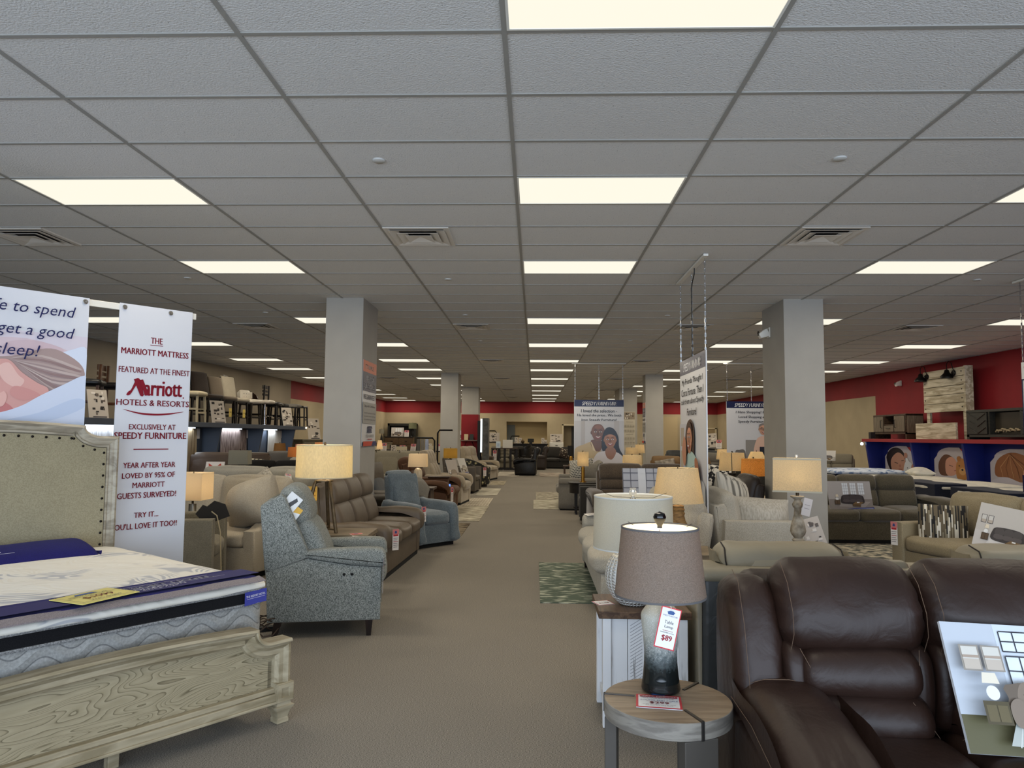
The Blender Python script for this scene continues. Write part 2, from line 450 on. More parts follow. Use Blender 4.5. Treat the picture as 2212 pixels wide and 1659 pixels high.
def glyphs(txt, bold):
    if (txt, bold) in _GL: return _GL[(txt, bold)]
    cu = bpy.data.curves.new('lettering', 'FONT'); cu.body = txt; cu.size = 1; cu.resolution_u = 2; cu.offset = bold
    o = bpy.data.objects.new('lettering', cu); COL.objects.link(o)
    dg = bpy.context.evaluated_depsgraph_get(); dg.update()
    me = bpy.data.meshes.new_from_object(o.evaluated_get(dg))
    vs = [(v.co.x, v.co.y) for v in me.vertices]; fs = []
    for p in me.polygons:
        f = tuple(p.vertices)
        ar = sum(vs[f[i]][0] * vs[f[(i + 1) % len(f)]][1] - vs[f[(i + 1) % len(f)]][0] * vs[f[i]][1] for i in range(len(f)))
        fs.append(f if ar > 0 else f[::-1])
    bb = (min(v[0] for v in vs), min(v[1] for v in vs), max(v[0] for v in vs), max(v[1] for v in vs)) if vs else (0, 0, 1, 1)
    bpy.data.objects.remove(o); bpy.data.curves.remove(cu); bpy.data.meshes.remove(me)
    _GL[(txt, bold)] = (vs, fs, bb); return _GL[(txt, bold)]

# ================================================================ THE ROOM
X0, Y0, TW, TL = -0.14788, 3.13944, 1.2192, 0.6096     # ceiling grid origin and tile size
M_BEIGE = mat('wall_tan_paint', (166, 152, 124), 0.8, vary=0.04, vscale=2)
M_TAUPE = mat('wall_taupe_paint', (140, 129, 112), 0.8, vary=0.04, vscale=2)
M_RED = mat('wall_red_paint', (128, 22, 30), 0.7, vary=0.05, vscale=2)
M_COLUMN = mat('column_grey_paint', (160, 156, 148), 0.75, vary=0.03, vscale=3, bump=0.05, bscale=200)
M_WHITE = mat('white_paint', (225, 222, 212), 0.5)
M_TRIMW = mat('door_trim_cream', (205, 192, 160), 0.55)
M_DARK = mat('near_black', (18, 17, 17), 0.5)
M_BLACK_METAL = mat('black_metal', (22, 21, 21), 0.4, metal=0.6)
M_CHROME = mat('chrome', (200, 200, 200), 0.15, metal=1.0)
M_STEEL = mat('brushed_steel', (150, 148, 142), 0.35, metal=1.0)
M_DOOR = mat('tan_door_paint', (150, 132, 100), 0.6)
def carpet():
    m = bpy.data.materials.new('loop_pile_carpet'); k = NT(m); b = k.b
    b.inputs['Roughness'].default_value = 0.95; b.inputs['Specular IOR Level'].default_value = 0.1
    co = k.new('ShaderNodeTexCoord')
    mp = k.new('ShaderNodeMapping'); mp.inputs['Scale'].default_value = (150, 380, 150); k.link(co.outputs['Object'], mp.inputs[0])
    n = k.new('ShaderNodeTexNoise'); n.inputs['Scale'].default_value = 1.0; n.inputs['Detail'].default_value = 2.5; k.link(mp.outputs[0], n.inputs['Vector'])
    r = k.new('ShaderNodeValToRGB'); r.color_ramp.elements[0].position = 0.36; r.color_ramp.elements[1].position = 0.66
    r.color_ramp.elements[0].color = srgb(86, 82, 76); r.color_ramp.elements[1].color = srgb(164, 156, 143)
    k.link(n.outputs['Fac'], r.inputs[0])
    n2 = k.new('ShaderNodeTexNoise'); n2.inputs['Scale'].default_value = 0.7; n2.inputs['Detail'].default_value = 4; k.link(co.outputs['Object'], n2.inputs['Vector'])
    mr = k.new('ShaderNodeMapRange'); mr.inputs['To Min'].default_value = 0.86; mr.inputs['To Max'].default_value = 1.1; k.link(n2.outputs['Fac'], mr.inputs[0])
    mx = k.new('ShaderNodeMix', data_type='RGBA', blend_type='MULTIPLY'); mx.inputs[0].default_value = 1
    k.link(r.outputs[0], mx.inputs[6]); k.link(mr.outputs[0], mx.inputs[7]); k.link(mx.outputs[2], b.inputs['Base Color'])
    bp = k.new('ShaderNodeBump'); bp.inputs['Strength'].default_value = 0.5; bp.inputs['Distance'].default_value = 0.006
    k.link(n.outputs['Fac'], bp.inputs['Height']); k.link(bp.outputs[0], b.inputs['Normal'])
    return m
struct('floor', G().box(-9.6, 10.2, -4.2, 39.6, -0.12, 0.0), carpet())
def tilemat():
    m = bpy.data.materials.new('fissured_ceiling_tile'); k = NT(m); b = k.b
    b.inputs['Roughness'].default_value = 0.85; b.inputs['Specular IOR Level'].default_value = 0.2
    co = k.new('ShaderNodeTexCoord')
    n = k.new('ShaderNodeTexNoise'); n.inputs['Scale'].default_value = 95; n.inputs['Detail'].default_value = 2; k.link(co.outputs['Object'], n.inputs['Vector'])
    r = k.new('ShaderNodeValToRGB'); e = r.color_ramp.elements
    e[0].position = 0.27; e[0].color = srgb(168, 168, 166); e[1].position = 0.34; e[1].color = srgb(214, 213, 210)
    x = r.color_ramp.elements.new(0.67); x.color = srgb(214, 213, 210); x = r.color_ramp.elements.new(0.73); x.color = srgb(232, 231, 228)
    k.link(n.outputs['Fac'], r.inputs[0]); k.link(r.outputs[0], b.inputs['Base Color'])
    bp = k.new('ShaderNodeBump'); bp.inputs['Strength'].default_value = 0.35; bp.inputs['Distance'].default_value = 0.01
    k.link(n.outputs['Fac'], bp.inputs['Height']); k.link(bp.outputs[0], b.inputs['Normal'])
    return m
struct('ceiling', G().box(-9.6, 10.2, -4.2, 39.6, CEIL, CEIL + 0.12), tilemat())
M_TBAR = mat('ceiling_grid_metal', (150, 148, 142), 0.45)
g = G()
for i in range(-8, 10):
    x = X0 + i * TW
    if -9.2 < x < 9.9: g.box(x - 0.012, x + 0.012, -4.1, 38.5, CEIL - 0.006, CEIL)
for j in range(-11, 59):
    y = Y0 + j * TL; g.box(-9.2, 9.9, y - 0.012, y + 0.012, CEIL - 0.0055, CEIL)
struct('trim_1', g, M_TBAR)
# walls: slabs standing outside the room faces, paint bands as separate slabs flush above one another
def wall(name, p0, p1, bands, th=0.12):
    """p0 -> p1 seen from inside left to right; bands: (z0, z1, material)"""
    d = (Vector((*p1, 0)) - Vector((*p0, 0))); L = d.length; a = math.atan2(d.y, d.x)
    g = G(); g.T = Matrix.Translation((*p0, 0)) @ Matrix.Rotation(a, 4, 'Z'); ms = []
    for z0, z1, m in bands:
        if m not in ms: ms.append(m)
        g.mi = ms.index(m); g.box(0, L, 0, th, z0, z1)
    me = obj(name, g, ms, None, smooth=0); me['kind'] = 'structure'
    return me
FULL = [(0, CEIL, M_TAUPE)]; BAND = [(0, 2.765, M_BEIGE), (2.765, CEIL, M_RED)]
wall('wall_left', (-9.1, -4.0), (-8.32, 24.3), FULL)
wall('wall_left_rear', (-8.32, 24.3), (-8.0, 38.5), BAND)
wall('wall_right_rear', (9.65, 38.5), (9.65, 20.74), BAND)
wall('wall_right', (9.65, 20.74), (9.75, -4.0), [(0, CEIL, M_RED)])
# far wall with a service niche and a doorway left open
g = G(); ms = [M_BEIGE, M_RED]
def seg(x0, x1, z0, z1, mi): g.mi = mi; g.box(x0, x1, 38.5, 38.62, z0, z1)
seg(-8.12, -1.51, 0, 2.765, 0); seg(-1.51, 0.66, 2.32, 2.765, 0); seg(-1.51, 0.66, 0, 1.0, 0); seg(0.66, 1.52, 0, 2.765, 0)
seg(1.52, 2.6, 2.14, 2.765, 0); seg(2.6, 9.77, 0, 2.765, 0); seg(-8.12, 9.77, 2.765, CEIL, 1)
o = obj('wall_back', g, ms, None, smooth=0); o['kind'] = 'structure'
g = G().box(-1.6, 0.75, 39.35, 39.45, 0.9, 2.45); g.box(-1.6, -1.51, 38.62, 39.35, 0.9, 2.45); g.box(0.66, 0.75, 38.62, 39.35, 0.9, 2.45); g.box(-1.6, 0.75, 38.62, 39.45, 2.32, 2.42); g.box(-1.6, 0.75, 38.62, 39.45, 0.9, 1.0)
struct('wall_niche', g, mat('niche_tan_paint', (186, 168, 130), 0.8))
g = G().box(1.4, 2.7, 39.35, 39.45, 0, 2.4); g.box(1.4, 1.5, 38.62, 39.4, 0, 2.3); g.box(2.62, 2.72, 38.62, 39.4, 0, 2.3); g.box(1.4, 2.7, 38.62, 39.4, 2.2, 2.3)
struct('wall_hallway', g, M_BEIGE)
g = G().box(1.46, 1.53, 38.46, 38.64, 0, 2.2); g.box(2.59, 2.66, 38.46, 38.64, 0, 2.2); g.box(1.46, 2.66, 38.46, 38.64, 2.13, 2.2)
struct('trim_2', g, M_TRIMW)
struct('door_1', G().box(2.0, 2.55, 39.28, 39.34, 0, 2.06), mat('dark_grey_door', (52, 52, 52), 0.5))
g = G().box(8.6, 9.5, 38.42, 38.46, 0, 2.0); struct('door_2', g, M_DOOR)
g = G().box(8.52, 8.6, 38.4, 38.5, 0, 2.06); g.box(9.5, 9.58, 38.4, 38.5, 0, 2.06); g.box(8.52, 9.58, 38.4, 38.5, 2.0, 2.07)
struct('trim_3', g, M_TRIMW)
g = G().box(6.75, 7.55, 38.42, 38.46, 0, 2.62); struct('door_3', g, mat('tan_panel_paint', (172, 154, 120), 0.7))
# storefront behind the camera: mullions, sill and header around the glass
g = G().box(-9.2, 9.9, -4.12, -4.0, 0, 0.25); g.box(-9.2, 9.9, -4.12, -4.0, 2.95, CEIL)
for x in (-9.1, -6.5, -4, -1.5, 1.0, 3.5, 6, 8.5, 9.8): g.box(x - 0.05, x + 0.05, -4.12, -4.0, 0.25, 2.95)
struct('wall_front', g, M_DARK)
# columns
def column(n, x0, x1, y0, y1, red=False):
    g = G().box(x0, x1, y0, y1, 2.35 if red else 0, CEIL)
    ms = [M_COLUMN]
    if red: g.mi = 1; g.box(x0, x1, y0, y1, 0, 2.35); ms.append(M_RED)
    o = obj('trim_%d' % n, g, ms, None, smooth=0); o['kind'] = 'structure'
column(4, -2.80, -2.30, 9.48, 10.36)
column(5, 3.27, 3.785, 9.52, 10.42)
column(6, -2.76, -2.25, 21.05, 21.85)
column(7, 3.23, 3.74, 21.15, 21.7)
column(8, -2.76, -2.12, 27.05, 27.85, True)
column(9, 3.19, 3.85, 27.3, 28.9)
# baseboards
struct('baseboard_left', G().box(-8.92, -8.9, 4, 4.02, 0, 0.1).add([(-9.0, 0, 0), (-8.99, 0, 0), (-8.31, 24.3, 0), (-8.32, 24.3, 0), (-9.0, 0, .1), (-8.99, 0, .1), (-8.31, 24.3, .1), (-8.32, 24.3, .1)], [(0, 1, 2, 3), (4, 5, 6, 7), (0, 1, 5, 4), (1, 2, 6, 5)]), M_DARK)
struct('baseboard_back', G().box(-7.9, -1.6, 38.48, 38.5, 0, 0.1), M_DARK)

# ceiling lights: steel frame, glowing diffuser, and the lamp's own light
M_PANEL = emit('lit_diffuser', (1.0, 0.955, 0.80, 1), 1.0)
def panel_lamp():
    d = bpy.data.lights.new('panel_tubes', 'AREA'); d.shape = 'RECTANGLE'; d.size = 1.14; d.size_y = 0.54; d.energy = 14; d.color = (1.0, 0.89, 0.71)
    return d
PANEL_L = panel_lamp()
ORD = {-6: 'far left', -3: 'left', 0: 'middle', 3: 'right', 6: 'far right'}
ROWS = [-1, 3, 7, 13, 18, 23, 27, 32, 37, 42, 47, 52, 56]
CARD = ['nearest', 'second', 'third', 'fourth', 'fifth', 'sixth', 'seventh', 'eighth', 'ninth', 'tenth', 'eleventh', 'twelfth', 'thirteenth']
proto = None
for ci in (0, -3, 3, -6, 6):
    n = 0
    for rw in ROWS:
        if ci in (-6, 6) and rw < 13: continue
        if ci in (-3, 3) and rw < 3: continue
        loc = (X0 + (ci + 0.5) * TW, Y0 + (rw + 0.5) * TL, CEIL)
        lab = '%s lit ceiling panel of the %s lengthwise row' % (CARD[n], ORD[ci]) if n else 'nearest and largest lit ceiling panel of the %s lengthwise row' % ORD[ci]
        n += 1
        if proto is None:
            proto = thing('ceiling_light', lab, 'ceiling light', loc, 0, 'recessed ceiling light panels')
            f = G(); a, b, t = TW / 2 - 0.012, TL / 2 - 0.012, 0.012
            f.box(-a, a, -b, -b + t, -0.008, 0); f.box(-a, a, b - t, b, -0.008, 0); f.box(-a, -a + t, -b + t, b - t, -0.008, 0); f.box(a - t, a, -b + t, b - t, -0.008, 0)
            obj('light_frame', f, M_WHITE, proto, 0)
            obj('diffuser', G().box(-a + t, a - t, -b + t, b - t, -0.004, -0.001), M_PANEL, proto, 0)
            cur = proto
        else: cur = dup(proto, loc, label=lab)
        lo = bpy.data.objects.new('panel_tubes', PANEL_L); COL.objects.link(lo); lo.parent = cur; lo.location = (0, 0, -0.012)
# supply vents: four-way louvred squares
M_VENT = mat('vent_grey_enamel', (212, 206, 196), 0.45)
v0 = None; CN = {-4: 'left', -1: 'middle left', 2: 'middle right', 5: 'right'}
for ci in (-1, 2, -4, 5):
    for k, rw in enumerate((5, 14, 23, 32, 41, 50)):
        if ci == 5 and rw < 14: continue
        loc = (X0 + ci * TW + 0.305, Y0 + (rw + 0.5) * TL, CEIL)
        lab = '%s square louvred air vent in the %s ceiling vent line' % (CARD[k - (1 if ci == 5 else 0)], CN[ci])
        if v0 is None:
            v0 = thing('ceiling_vent', lab, 'air vent', loc, 0, 'square ceiling vents')
            f = G(); s = 0.292
            for a0, a1 in ((s, s - 0.05),):
                for sx, sy in ((1, 0), (-1, 0), (0, 1), (0, -1)):
                    if sx: f.box(min(sx * a0, sx * a1), max(sx * a0, sx * a1), -a0, a0, -0.012, 0)
                    else: f.box(-a1, a1, min(sy * a0, sy * a1), max(sy * a0, sy * a1), -0.012, 0)
            obj('vent_frame', f, M_VENT, v0, 0)
            obj('duct_opening', G().box(-0.24, 0.24, -0.24, 0.24, -0.004, -0.001), M_DARK, v0, 0)
            for q, (ro, ri) in enumerate(((0.252, 0.175), (0.185, 0.105), (0.118, 0.0))):
                l = G(); zo, zi = -0.022 - 0.004 * q, -0.004
                vs = [(x * ro, y * ro, zo) for x, y in ((-1, -1), (1, -1), (1, 1), (-1, 1))] + [(x * ri, y * ri, zi) for x, y in ((-1, -1), (1, -1), (1, 1), (-1, 1))] + [(x * (ro - .006), y * (ro - .006), zo - 0.002) for x, y in ((-1, -1), (1, -1), (1, 1), (-1, 1))] + [(x * (ri - .006), y * (ri - .006), zi - .002) for x, y in ((-1, -1), (1, -1), (1, 1), (-1, 1))]
                fs = [(i, (i + 1) % 4, 4 + (i + 1) % 4, 4 + i) for i in range(4)] + [(8 + i, 8 + (i + 1) % 4, 12 + (i + 1) % 4, 12 + i) for i in range(4)] + [(i, (i + 1) % 4, 8 + (i + 1) % 4, 8 + i) for i in range(4)]
                l.add(vs, fs); obj('louvre', l, M_VENT, v0, 0)
        else: dup(v0, loc, label=lab)
# concealed sprinkler cover discs
s0 = None
SPK = [(-3.24, 8.4), (-0.74, 2.5), (1.75, 2.5), (-0.72, 8.5), (4.27, 8.5), (-3.21, 12.3), (-0.75, 12.6), (1.75, 12.6), (-0.75, 17.5), (1.6, 17.3)]
SL = ['small ceiling disc high above the two white bed banners', 'round ceiling sprinkler disc nearest the camera on the left', 'round ceiling sprinkler disc nearest the camera on the right', 'ceiling disc just behind the nearest middle left vent', 'ceiling disc at far right above the red wall side', 'ceiling disc left of the front left column top', 'small disc just in front of the second middle left vent', 'small disc just in front of the second middle right vent', 'small faint disc above the middle left aisle, fourth back', 'small faint disc above the hanging couple sign']
for (a, b), lab in zip(SPK, SL):
    loc = (X0 + a * TW, Y0 + b * TL, CEIL)
    if s0 is None:
        s0 = obj('sprinkler_cover', G().lathe([(0.0, -0.012), (0.036, -0.012), (0.042, -0.008), (0.042, 0.0)], 20), mat('sprinkler_white', (190, 190, 186), 0.4))
        tag(s0, lab, 'sprinkler cover', 'flat ceiling sprinkler discs', loc)
    else:
        c = s0.copy(); COL.objects.link(c); tag(c, lab, 'sprinkler cover', None, loc)

# ================================================================ BED, MATTRESS, BANNERS (left foreground)
def bedwood():
    m = bpy.data.materials.new('washed_oak'); k = NT(m); b = k.b; b.inputs['Roughness'].default_value = 0.5; b.inputs['Specular IOR Level'].default_value = 0.3
    co = k.new('ShaderNodeTexCoord'); mp = k.new('ShaderNodeMapping'); mp.inputs['Scale'].default_value = (1.0, 3.0, 4.2); k.link(co.outputs['Object'], mp.inputs[0])
    n = k.new('ShaderNodeTexNoise'); n.inputs['Scale'].default_value = 2.3; n.inputs['Detail'].default_value = 1.0; n.inputs['Distortion'].default_value = 0.5; k.link(mp.outputs[0], n.inputs['Vector'])
    mm = k.new('ShaderNodeMath', operation='MULTIPLY'); mm.inputs[1].default_value = 20; k.link(n.outputs['Fac'], mm.inputs[0])
    fr = k.new('ShaderNodeMath', operation='FRACT'); k.link(mm.outputs[0], fr.inputs[0])
    r = k.new('ShaderNodeValToRGB'); e = r.color_ramp.elements
    e[0].position = 0.0; e[0].color = srgb(100, 90, 68); e[1].position = 0.22; e[1].color = srgb(152, 140, 112); x = e.new(1.0); x.color = srgb(164, 152, 124)
    k.link(fr.outputs[0], r.inputs[0])
    f = k.new('ShaderNodeTexNoise'); f.inputs['Scale'].default_value = 60; mp2 = k.new('ShaderNodeMapping'); mp2.inputs['Scale'].default_value = (0.15, 2, 2); k.link(co.outputs['Object'], mp2.inputs[0]); k.link(mp2.outputs[0], f.inputs['Vector'])
    mr = k.new('ShaderNodeMapRange'); mr.inputs['To Min'].default_value = 0.84; mr.inputs['To Max'].default_value = 1.1; k.link(f.outputs['Fac'], mr.inputs[0])
    mx = k.new('ShaderNodeMix', data_type='RGBA', blend_type='MULTIPLY'); mx.inputs[0].default_value = 1
    k.link(r.outputs[0], mx.inputs[6]); k.link(mr.outputs[0], mx.inputs[7]); k.link(mx.outputs[2], b.inputs['Base Color'])
    return m
M_OAK = bedwood()
M_OAKF = wood('washed_oak_frame', (136, 124, 98), (164, 152, 126), 2.0, (1.5, 9, 9), 0.5, 5, 0.05)
M_OAKH = wood('greyed_oak_frame', (136, 127, 110), (172, 163, 144), 2.0, (1.5, 9, 9), 0.5, 5, 0.05)
M_LINEN = fabric('oatmeal_linen', (142, 133, 107), (156, 147, 120), 150, 0.15, 0.1, 0.04)
M_NAVY = fabric('navy_cloth', (24, 22, 84), (30, 27, 98), 200, 0.1, 0.03, 0.06)
M_TAUPESTRIP = fabric('taupe_binding', (118, 108, 108), (136, 126, 126), 200, 0.1, 0.1, 0.05)
def ticking():
    m = bpy.data.materials.new('quilted_white_ticking'); k = NT(m); b = k.b; b.inputs['Roughness'].default_value = 0.85; b.inputs['Sheen Weight'].default_value = 0.1
    co = k.new('ShaderNodeTexCoord')
    n = k.new('ShaderNodeTexNoise'); n.inputs['Scale'].default_value = 1.6; n.inputs['Detail'].default_value = 1.0; n.inputs['Distortion'].default_value = 1.4; k.link(co.outputs['Object'], n.inputs['Vector'])
    mm = k.new('ShaderNodeMath', operation='MULTIPLY'); mm.inputs[1].default_value = 30; k.link(n.outputs['Fac'], mm.inputs[0])
    fr = k.new('ShaderNodeMath', operation='PINGPONG'); fr.inputs[1].default_value = 1; k.link(mm.outputs[0], fr.inputs[0])
    n3 = k.new('ShaderNodeTexNoise'); n3.inputs['Scale'].default_value = 2.6; n3.inputs['Detail'].default_value = 0.5; k.link(co.outputs['Object'], n3.inputs['Vector'])
    cr = k.new('ShaderNodeValToRGB'); cr.color_ramp.elements[0].position = 0.55; cr.color_ramp.elements[1].position = 0.6; k.link(n3.outputs['Fac'], cr.inputs[0])
    r = k.new('ShaderNodeValToRGB'); r.color_ramp.elements[0].position = 0.35; r.color_ramp.elements[1].position = 0.6
    r.color_ramp.elements[0].color = srgb(178, 178, 180); r.color_ramp.elements[1].color = srgb(226, 222, 212); k.link(fr.outputs[0], r.inputs[0])
    mx = k.new('ShaderNodeMix', data_type='RGBA'); k.link(cr.outputs[0], mx.inputs[0]); mx.inputs[6].default_value = srgb(228, 223, 210); k.link(r.outputs[0], mx.inputs[7])
    k.link(mx.outputs[2], b.inputs['Base Color'])
    q = k.new('ShaderNodeTexNoise'); q.inputs['Scale'].default_value = 5; q.inputs['Detail'].default_value = 1.5; k.link(co.outputs['Object'], q.inputs['Vector'])
    bp = k.new('ShaderNodeBump'); bp.inputs['Strength'].default_value = 0.5; bp.inputs['Distance'].default_value = 0.04; k.link(q.outputs['Fac'], bp.inputs['Height'])
    b2 = k.new('ShaderNodeBump'); b2.inputs['Strength'].default_value = 0.2; b2.inputs['Distance'].default_value = 0.01; k.link(fr.outputs[0], b2.inputs['Height']); k.link(bp.outputs[0], b2.inputs['Normal']); k.link(b2.outputs[0], b.inputs['Normal'])
    return m
def quiltborder():
    m = bpy.data.materials.new('wave_quilted_border'); k = NT(m); b = k.b; b.inputs['Roughness'].default_value = 0.8
    co = k.new('ShaderNodeTexCoord'); sp = k.new('ShaderNodeSeparateXYZ'); k.link(co.outputs['Object'], sp.inputs[0])
    ad = k.new('ShaderNodeMath', operation='ADD'); k.link(sp.outputs[0], ad.inputs[0]); k.link(sp.outputs[1], ad.inputs[1])
    s1 = k.new('ShaderNodeMath', operation='MULTIPLY'); s1.inputs[1].default_value = 26; k.link(ad.outputs[0], s1.inputs[0])
    s2 = k.new('ShaderNodeMath', operation='SINE'); k.link(s1.outputs[0], s2.inputs[0])
    s3 = k.new('ShaderNodeMath', operation='MULTIPLY'); s3.inputs[1].default_value = 0.032; k.link(s2.outputs[0], s3.inputs[0])
    s4 = k.new('ShaderNodeMath', operation='ADD'); k.link(sp.outputs[2], s4.inputs[0]); k.link(s3.outputs[0], s4.inputs[1])
    s5 = k.new('ShaderNodeMath', operation='MULTIPLY'); s5.inputs[1].default_value = 13; k.link(s4.outputs[0], s5.inputs[0])
    s6 = k.new('ShaderNodeMath', operation='PINGPONG'); s6.inputs[1].default_value = 0.5; k.link(s5.outputs[0], s6.inputs[0])
    r = k.new('ShaderNodeValToRGB'); r.color_ramp.elements[0].position = 0.0; r.color_ramp.elements[0].color = srgb(96, 96, 96); r.color_ramp.elements[1].position = 0.07; r.color_ramp.elements[1].color = srgb(150, 150, 146)
    k.link(s6.outputs[0], r.inputs[0])
    n = k.new('ShaderNodeTexNoise'); n.inputs['Scale'].default_value = 90; k.link(co.outputs['Object'], n.inputs['Vector'])
    mr = k.new('ShaderNodeMapRange'); mr.inputs['From Min'].default_value = .3; mr.inputs['From Max'].default_value = .7; mr.inputs['To Min'].default_value = 0.75; mr.inputs['To Max'].default_value = 1.1; k.link(n.outputs['Fac'], mr.inputs[0])
    mx = k.new('ShaderNodeMix', data_type='RGBA', blend_type='MULTIPLY'); mx.inputs[0].default_value = 1
    k.link(r.outputs[0], mx.inputs[6]); k.link(mr.outputs[0], mx.inputs[7]); k.link(mx.outputs[2], b.inputs['Base Color'])
    bp = k.new('ShaderNodeBump'); bp.inputs['Strength'].default_value = 0.6; bp.inputs['Distance'].default_value = 0.02; k.link(s6.outputs[0], bp.inputs['Height']); k.link(bp.outputs[0], b.inputs['Normal'])
    return m
BW = 1.66
bed = thing('panel_bed', 'washed oak panel bed with scooped corners and linen nailhead headboard', 'bed', (-1.394, 3.984, 0), 52)
def bedpath(zs, zp, rise, w, xr, scoop0, scoop1):
    """top outline from right shoulder to left shoulder"""
    r = [(xr, zs), (scoop0, zs)]
    for i in range(1, 9):
        t = i / 8; a = math.pi / 2 * t
        r.append((scoop0 - (scoop0 - scoop1) * (math.sin(a)), zs + (zp - zs) * (1 - math.cos(a))))
    n = 10; xl = 2 * (xr - w / 2) - scoop1
    for i in range(1, n): t = i / n; r.append((scoop1 + (xl - scoop1) * t, zp + rise * math.sin(math.pi * t)))
    return r + [(2 * (xr - w / 2) - x, z) for x, z in r[:10][::-1]]
# footboard
xr = 0.045; fp = bedpath(0.433, 0.515, 0.02, BW, xr, -0.075, -0.165)
g = G(); lo = [(xr - BW + 0.03, 0.13), (xr - 0.03, 0.13)]
inner = [(max(-BW + xr + .03, min(xr - .03, x)), z - 0.012) for x, z in fp]
g.poly(lo + inner, 0.0, -0.03, 'y')
fb = obj('footboard', g, M_OAK, bed, 0)
path = [(xr, 0.21)] + fp + [(xr - BW, 0.21)]
g = G(); g.mold(path, [(0, 0.03), (0, 0.055), (0.016, 0.062), (0.03, 0.05), (0.036, 0.042), (0.06, 0.042), (0.068, 0.03), (0.076, 0.024), (0.08, 0.0), (0, 0.0)])
obj('footboard_moulding', g, M_OAKF, fb, 30)
g = G().mold(fp, [(-0.012, 0.068), (-0.012, -0.03), (0.006, -0.03), (0.006, 0.07), (0, 0.074)]); obj('cap_rail', g, M_OAKF, fb, 30)
g = G().box(xr - BW + .05, xr - 0.05, -0.052, 0.0, 0.112, 0.165); g.box(xr - BW + .05, xr - 0.05, -0.04, 0.0, 0.165, 0.192); g.box(xr - BW + .05, xr - 0.05, -0.062, 0.0, 0.112, 0.128)
obj('bottom_rail', g, M_OAKF, fb, 0, 0.006)
for q, x in enumerate((0.01, xr - BW + 0.035)):
    g = G(); g.T = at(x, -0.02)
    g.cbox(0, 0, 0.167, 0.092, 0.092, 0.098)
    for sx, sy in ((0, -1), (1, 0)):
        g.T = at(x, -0.02) @ Matrix.Rotation(R(90) if sx else 0, 4, 'Z'); g.mold([(0.045, 0.212), (-0.045, 0.212), (-0.045, 0.122), (0.045, 0.122)], [(0, 0.046), (0, 0.055), (0.02, 0.055), (0.024, 0.046)], True)
    g.T = at(x, -0.02) @ Matrix.Rotation(R(45), 4, 'Z')
    s2 = 2 ** .5 / 2
    g.lathe([(r * 2 * s2, z) for r, z in ((0.03, 0), (0.034, 0.004), (0.034, 0.02), (0.03, 0.03), (0.038, 0.062), (0.052, 0.084), (0.055, 0.094), (0.044, 0.098), (0.04, 0.108), (0.04, 0.12))], 4)
    obj('leg', g, M_OAKF, bed, 25)
obj('centre_leg', G().cbox(-0.80, 0.09, 0.06, 0.05, 0.05, 0.12), M_OAKF, bed, 0, 0.004)
obj('side_rail', G().box(-0.06, -0.03, 0.0, 2.06, 0.13, 0.33), M_OAKF, bed, 0, 0.004)
obj('side_rail', G().box(-BW + 0.12, -BW + 0.15, 0.0, 2.06, 0.13, 0.33), M_OAKF, bed, 0, 0.004)
# headboard
xh = -0.045; HW = 1.66; hp = bedpath(1.516, 1.592, 0.03, HW, xh, -0.145, -0.275)
g = G(); g.T = at(0, 2.14, 0)
g.poly([(xh - HW + .02, 0.0), (xh - .02, 0.0)] + [(max(xh - HW + .02, min(xh - .02, x)), z - 0.02) for x, z in hp], -0.025, 0.02, 'y')
hb = obj('headboard', g, M_OAKH, bed, 0)
g = G(); g.T = at(0, 2.14, 0)
g.mold([(xh, 0.0)] + hp + [(xh - HW, 0.0)], [(-0.01, 0.02), (-0.01, 0.05), (0.006, 0.062), (0.022, 0.05), (0.028, 0.05), (0.05, 0.038), (0.056, 0.046), (0.068, 0.046), (0.078, 0.026), (0.08, -0.02), (-0.01, -0.03)])
obj('headboard_moulding', g, M_OAKH, hb, 30)
def inset(path, o):
    P = [Vector(p) for p in path]; out = []
    for i in range(len(P)):
        d1 = (P[i] - P[i - 1]).normalized() if i else (P[1] - P[0]).normalized(); d2 = (P[i + 1] - P[i]).normalized() if i < len(P) - 1 else d1
        nn = (Vector((-d1.y, d1.x)) + Vector((-d2.y, d2.x))).normalized(); k = nn / max(0.5, nn.dot(Vector((-d1.y, d1.x)))); out.append((P[i].x + k.x * o, P[i].y + k.y * o))
    return out
ip = inset([(xh, 0.3)] + hp + [(xh - HW, 0.3)], 0.074)
g = G(); g.T = at(0, 2.12, 0); g.poly(ip, 0.0, 0.03, 'y'); obj('linen_panel', g, M_LINEN, hb, 0, 0.012)
# nailheads along the linen edge
np_ = inset([(xh, 0.72)] + hp + [(xh - HW, 0.72)], 0.092); L = 0; pts = []; step = 0.082; nxt = 0.03
for a, b in zip(np_, np_[1:]):
    d = math.hypot(b[0] - a[0], b[1] - a[1])
    while nxt <= L + d: t = (nxt - L) / d; pts.append((a[0] + (b[0] - a[0]) * t, a[1] + (b[1] - a[1]) * t)); nxt += step
    L += d
g0 = G().ball((0, 0, 0), 0.009, 6, (1, 0.6, 1)); M_NAIL = mat('dark_bronze_nail', (30, 26, 24), 0.35, metal=0.8)
nh = None
for x, z in pts:
    if nh is None: nh = obj('nailhead', g0, M_NAIL, hb)
    else:
        c = nh.copy(); COL.objects.link(c); c.parent = hb; c.location = (x, 2.088, z); continue
    nh.location = (x, 2.088, z)

